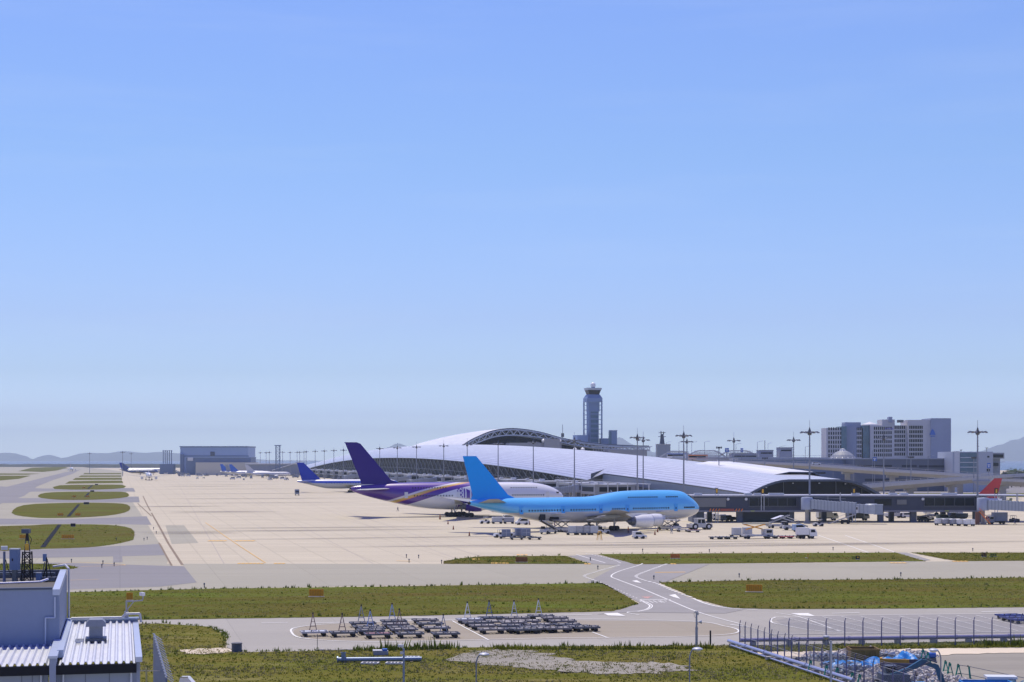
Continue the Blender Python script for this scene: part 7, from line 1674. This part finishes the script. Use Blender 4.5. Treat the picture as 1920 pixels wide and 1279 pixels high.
mb.build('lattice', black, t); MB().box((0, 0, 1.95), (.2, .2, .38)).build('orange_box', yellow, t); MB().bar((-.15, 0, 1.7), (-.08, 0, 2.35), .05).bar((.15, 0, 1.7), (.08, 0, 2.35), .05).build('bracket', steel_dark, t)
MB().cyl((0, 0, 2.3), (0, 0, 2.75), .12, .07, 10).build('neck', black, t); MB().box((-.05, -.05, 2.85), (.42, .4, .24)).build('camera', navy, t); MB().tube([(.12, 0, 2.6), (.25, 0, 2.4), (.18, 0, 2.1)], .02).build('cable', black, t)
t = thing('sensor_box', 'small blue box on a leaning tripod near the roof corner', 'sensor', (X(84, 95), 95, base_z)); MB().box((0, 0, 1.35), (.18, .2, .42)).build('box', M('cabinet_blue'), t); MB().bar((.12, 0, 0), (.08, 0, 1.4), .07).bar((.4, .1, .1), (.12, 0, 1.3), .05).bar((-.2, .1, .0), (.1, 0, .9), .05).build('tripod', black, t)
mb = MB(); mb.box((.2, 0, .15), (.9, .5, .22)).tube([(-.2, 0, .3), (-.1, 0, .6), (0, 0, 1.1)], .03); mb.build('base', steel_dark, t)
t = thing('junction_box', 'low grey junction box between the lattice stand and the sensor', 'box', (X(73, 94.5), 94.5, base_z)); MB().box((0, 0, .3), (.26, .3, .4)).build('case', M('cabinet_blue'), t); MB().box((0, 0, .53), (.3, .34, .05)).build('lid', grey, t)
t = thing('cable_tray', 'dark cable tray running along the roof edge behind the instruments', 'cable tray', (X(40, 96), 96, base_z)); MB().span(-1.8, 1.9, -.15, .15, .3, .45).build('tray', steel_dark, t)
for x in (-1.4, 0, 1.4): MB().box((x, 0, .15), (.1, .3, .3)).build('foot', darkgrey, t)
t = thing('security_camera', 'white security camera on a bent arm at the rear corner of the low roof', 'camera', WB(S(237, DB), DB+.1, zl0+.55)); MB().box((0, 0, .18), (.22, .2, .36)).build('base', galv, t); MB().bar((0, 0, .3), (0, 0, .95), .08).bar((0, 0, .93), (.95, 0, 1.0), .07).bar((0, 0, .4), (.45, 0, .95), .05).bar((.95, 0, 1.0), (.98, 0, 1.25), .06).build('arm', galv, t)
cm_ = MB(); cm_.box((.95, -.1, 1.38), (.18, .42, .2), R(35)); cm_.build('camera_body', white, t)
# louvred screen and small things beside the building
t = thing('louvre_screen', 'tall blue-grey louvred screen seen edge-on beside the building', 'screen', (X(300, 112), 112, 0), R(-62)); zs = zt_(1192, 112)
MB().add([(-1.6, 0, 0), (1.3, 0, 0), (1.3, 0, zs*.62), (-1.6, 0, zs), (-1.6, .12, 0), (1.3, .12, 0), (1.3, .12, zs*.62), (-1.6, .12, zs)], [(0, 1, 2, 3), (7, 6, 5, 4), (0, 4, 5, 1), (1, 5, 6, 2), (2, 6, 7, 3), (3, 7, 4, 0)]).build('panel', M('screen_blue', (.12, .17, .28, 1), .5), t)
for i in range(16): f = i/15; x = -1.6+2.9*f; z = zs+(zs*.62-zs)*f; MB().bar((x, -.05, z), (x+.35, .5, z-.45), .05).build('louvre', lightgrey, t)
t = thing('marker_stake', 'pale yellow stake standing between the building and the louvred screen', 'stake', (X(277, 112), 112, 0), 0); MB().bar((0, 0, 0), (-.1, 0, zt_(1253, 112)), .1).build('stake', M('pale_yellow', (.45, .42, .2, 1), .7), t); MB().bar((-.8, 0, zt_(1258, 112)), (.9, 0, zt_(1258, 112)), .04).build('wire', galv, t)
t = thing('utility_cabinet', 'white slanted cabinet top just showing at the bottom edge', 'cabinet', (X(350, 108), 108, 0)); MB().prism([(-.35, 0), (-.5, 3.9), (-.35, zt_(1269, 108)), (.15, zt_(1269, 108)), (.9, 3.7), (.9, 0)], -.4, .4).build('body', white, t); MB().bar((-.35, -.42, zt_(1268, 108)), (.18, -.42, zt_(1268, 108)), .05).build('trim', black, t)
t = thing('service_pad', 'grey concrete pad between the building and the yellow stake', 'pad', (X(265, 113), 113, 0)); MB().span(-.6, .5, -3, 1.5, 0, .12).build('slab', M('cast_concrete'), t)

# ------------------------------------------------------------------ trees beyond the viaduct at the right edge
leafm = M('tree_leaf')
def make_tree(label, loc, h, cr, group=None):
    t = thing('tree', label, 'tree', loc, random.random()*6, group)
    mb = MB(); mb.cyl((0, 0, 0), (0, 0, h*.5), .28, .16, 7)
    for i in range(6): a = i*1.05; mb.cyl((0, 0, h*(.35+.03*i)), (math.cos(a)*cr*.6, math.sin(a)*cr*.6, h*(.6+.05*i)), .1, .03, 5)
    mb.build('trunk', bark, t); mb = MB()
    cl = [(random.uniform(-1, 1)*cr*.6, random.uniform(-1, 1)*cr*.6, h*random.uniform(.5, .9), cr*random.uniform(.3, .55)) for _ in range(11)]
    for _ in range(650):
        cx, cy, cz, r_ = random.choice(cl); d = Vector((random.gauss(0, 1), random.gauss(0, 1), random.gauss(0, 1))).normalized()*r_*random.uniform(.55, 1.05)
        p = Vector((cx, cy, cz))+d; e = Vector((random.gauss(0, 1), random.gauss(0, 1), random.gauss(0, 1))).normalized()*.38; f = e.cross(Vector((.3, .5, .8))).normalized()*.3
        mb.add([p-e, p+f, p+e, p-f], [(0, 1, 2, 3)])
    mb.build('crown', leafm, t); return t
trs = [tree(make_tree('dark green tree in the grove at the right edge beyond the viaduct', P(1896+i*9, 880, 1150).xy.to_3d(), 9.5+i, 4.2, 'grove of trees beyond the viaduct')) for i in range(3)]
for i in range(30):
    px = random.uniform(1886, 1990); D = random.uniform(1080, 1500); p = P(px, 862, D); p.z = 0; dup(random.choice(trs), p, random.random()*6)
for i in range(16):
    p = P(random.uniform(1660, 1990), 862, random.uniform(640, 700)); p.z = 0; o = dup(random.choice(trs), p, random.random()*6, 'low shrub beside the road beyond the pier', 'shrubs beyond the pier'); o.name = 'shrub'; o['category'] = 'shrub'; o.scale = (.35, .35, .3)
ground_poly('grass_verge', [(1660, 925), (1990, 925), (1990, 932), (1660, 932)], turf_m, .05); ground_poly('grass_verge', [(1872, 893), (1990, 890), (1990, 885), (1880, 886)], turf_m, .05)
ground_poly('road', [(1300, 905), (1990, 905), (1990, 925), (1300, 925)], taxid_m, .04)

# ------------------------------------------------------------------ air between here and the far shore
hz_ = MB(); hz_.span(-10000, 13000, -60, 28000, -3, 520)
ho = hz_.build('haze', bpy.data.materials.new('haze_air')); ho['kind'] = 'stuff'; ho['label'] = 'thin blue summer haze over the airport'; ho['category'] = 'haze'
m = ho.data.materials[0]; m.use_nodes = True; t = m.node_tree; t.nodes.clear()
pv = t.nodes.new('ShaderNodeVolumePrincipled'); out = t.nodes.new('ShaderNodeOutputMaterial')
pv.inputs['Color'].default_value = (.74, .88, 1, 1); pv.inputs['Density'].default_value = .00007; pv.inputs['Anisotropy'].default_value = .1
t.links.new(pv.outputs[0], out.inputs['Volume'])
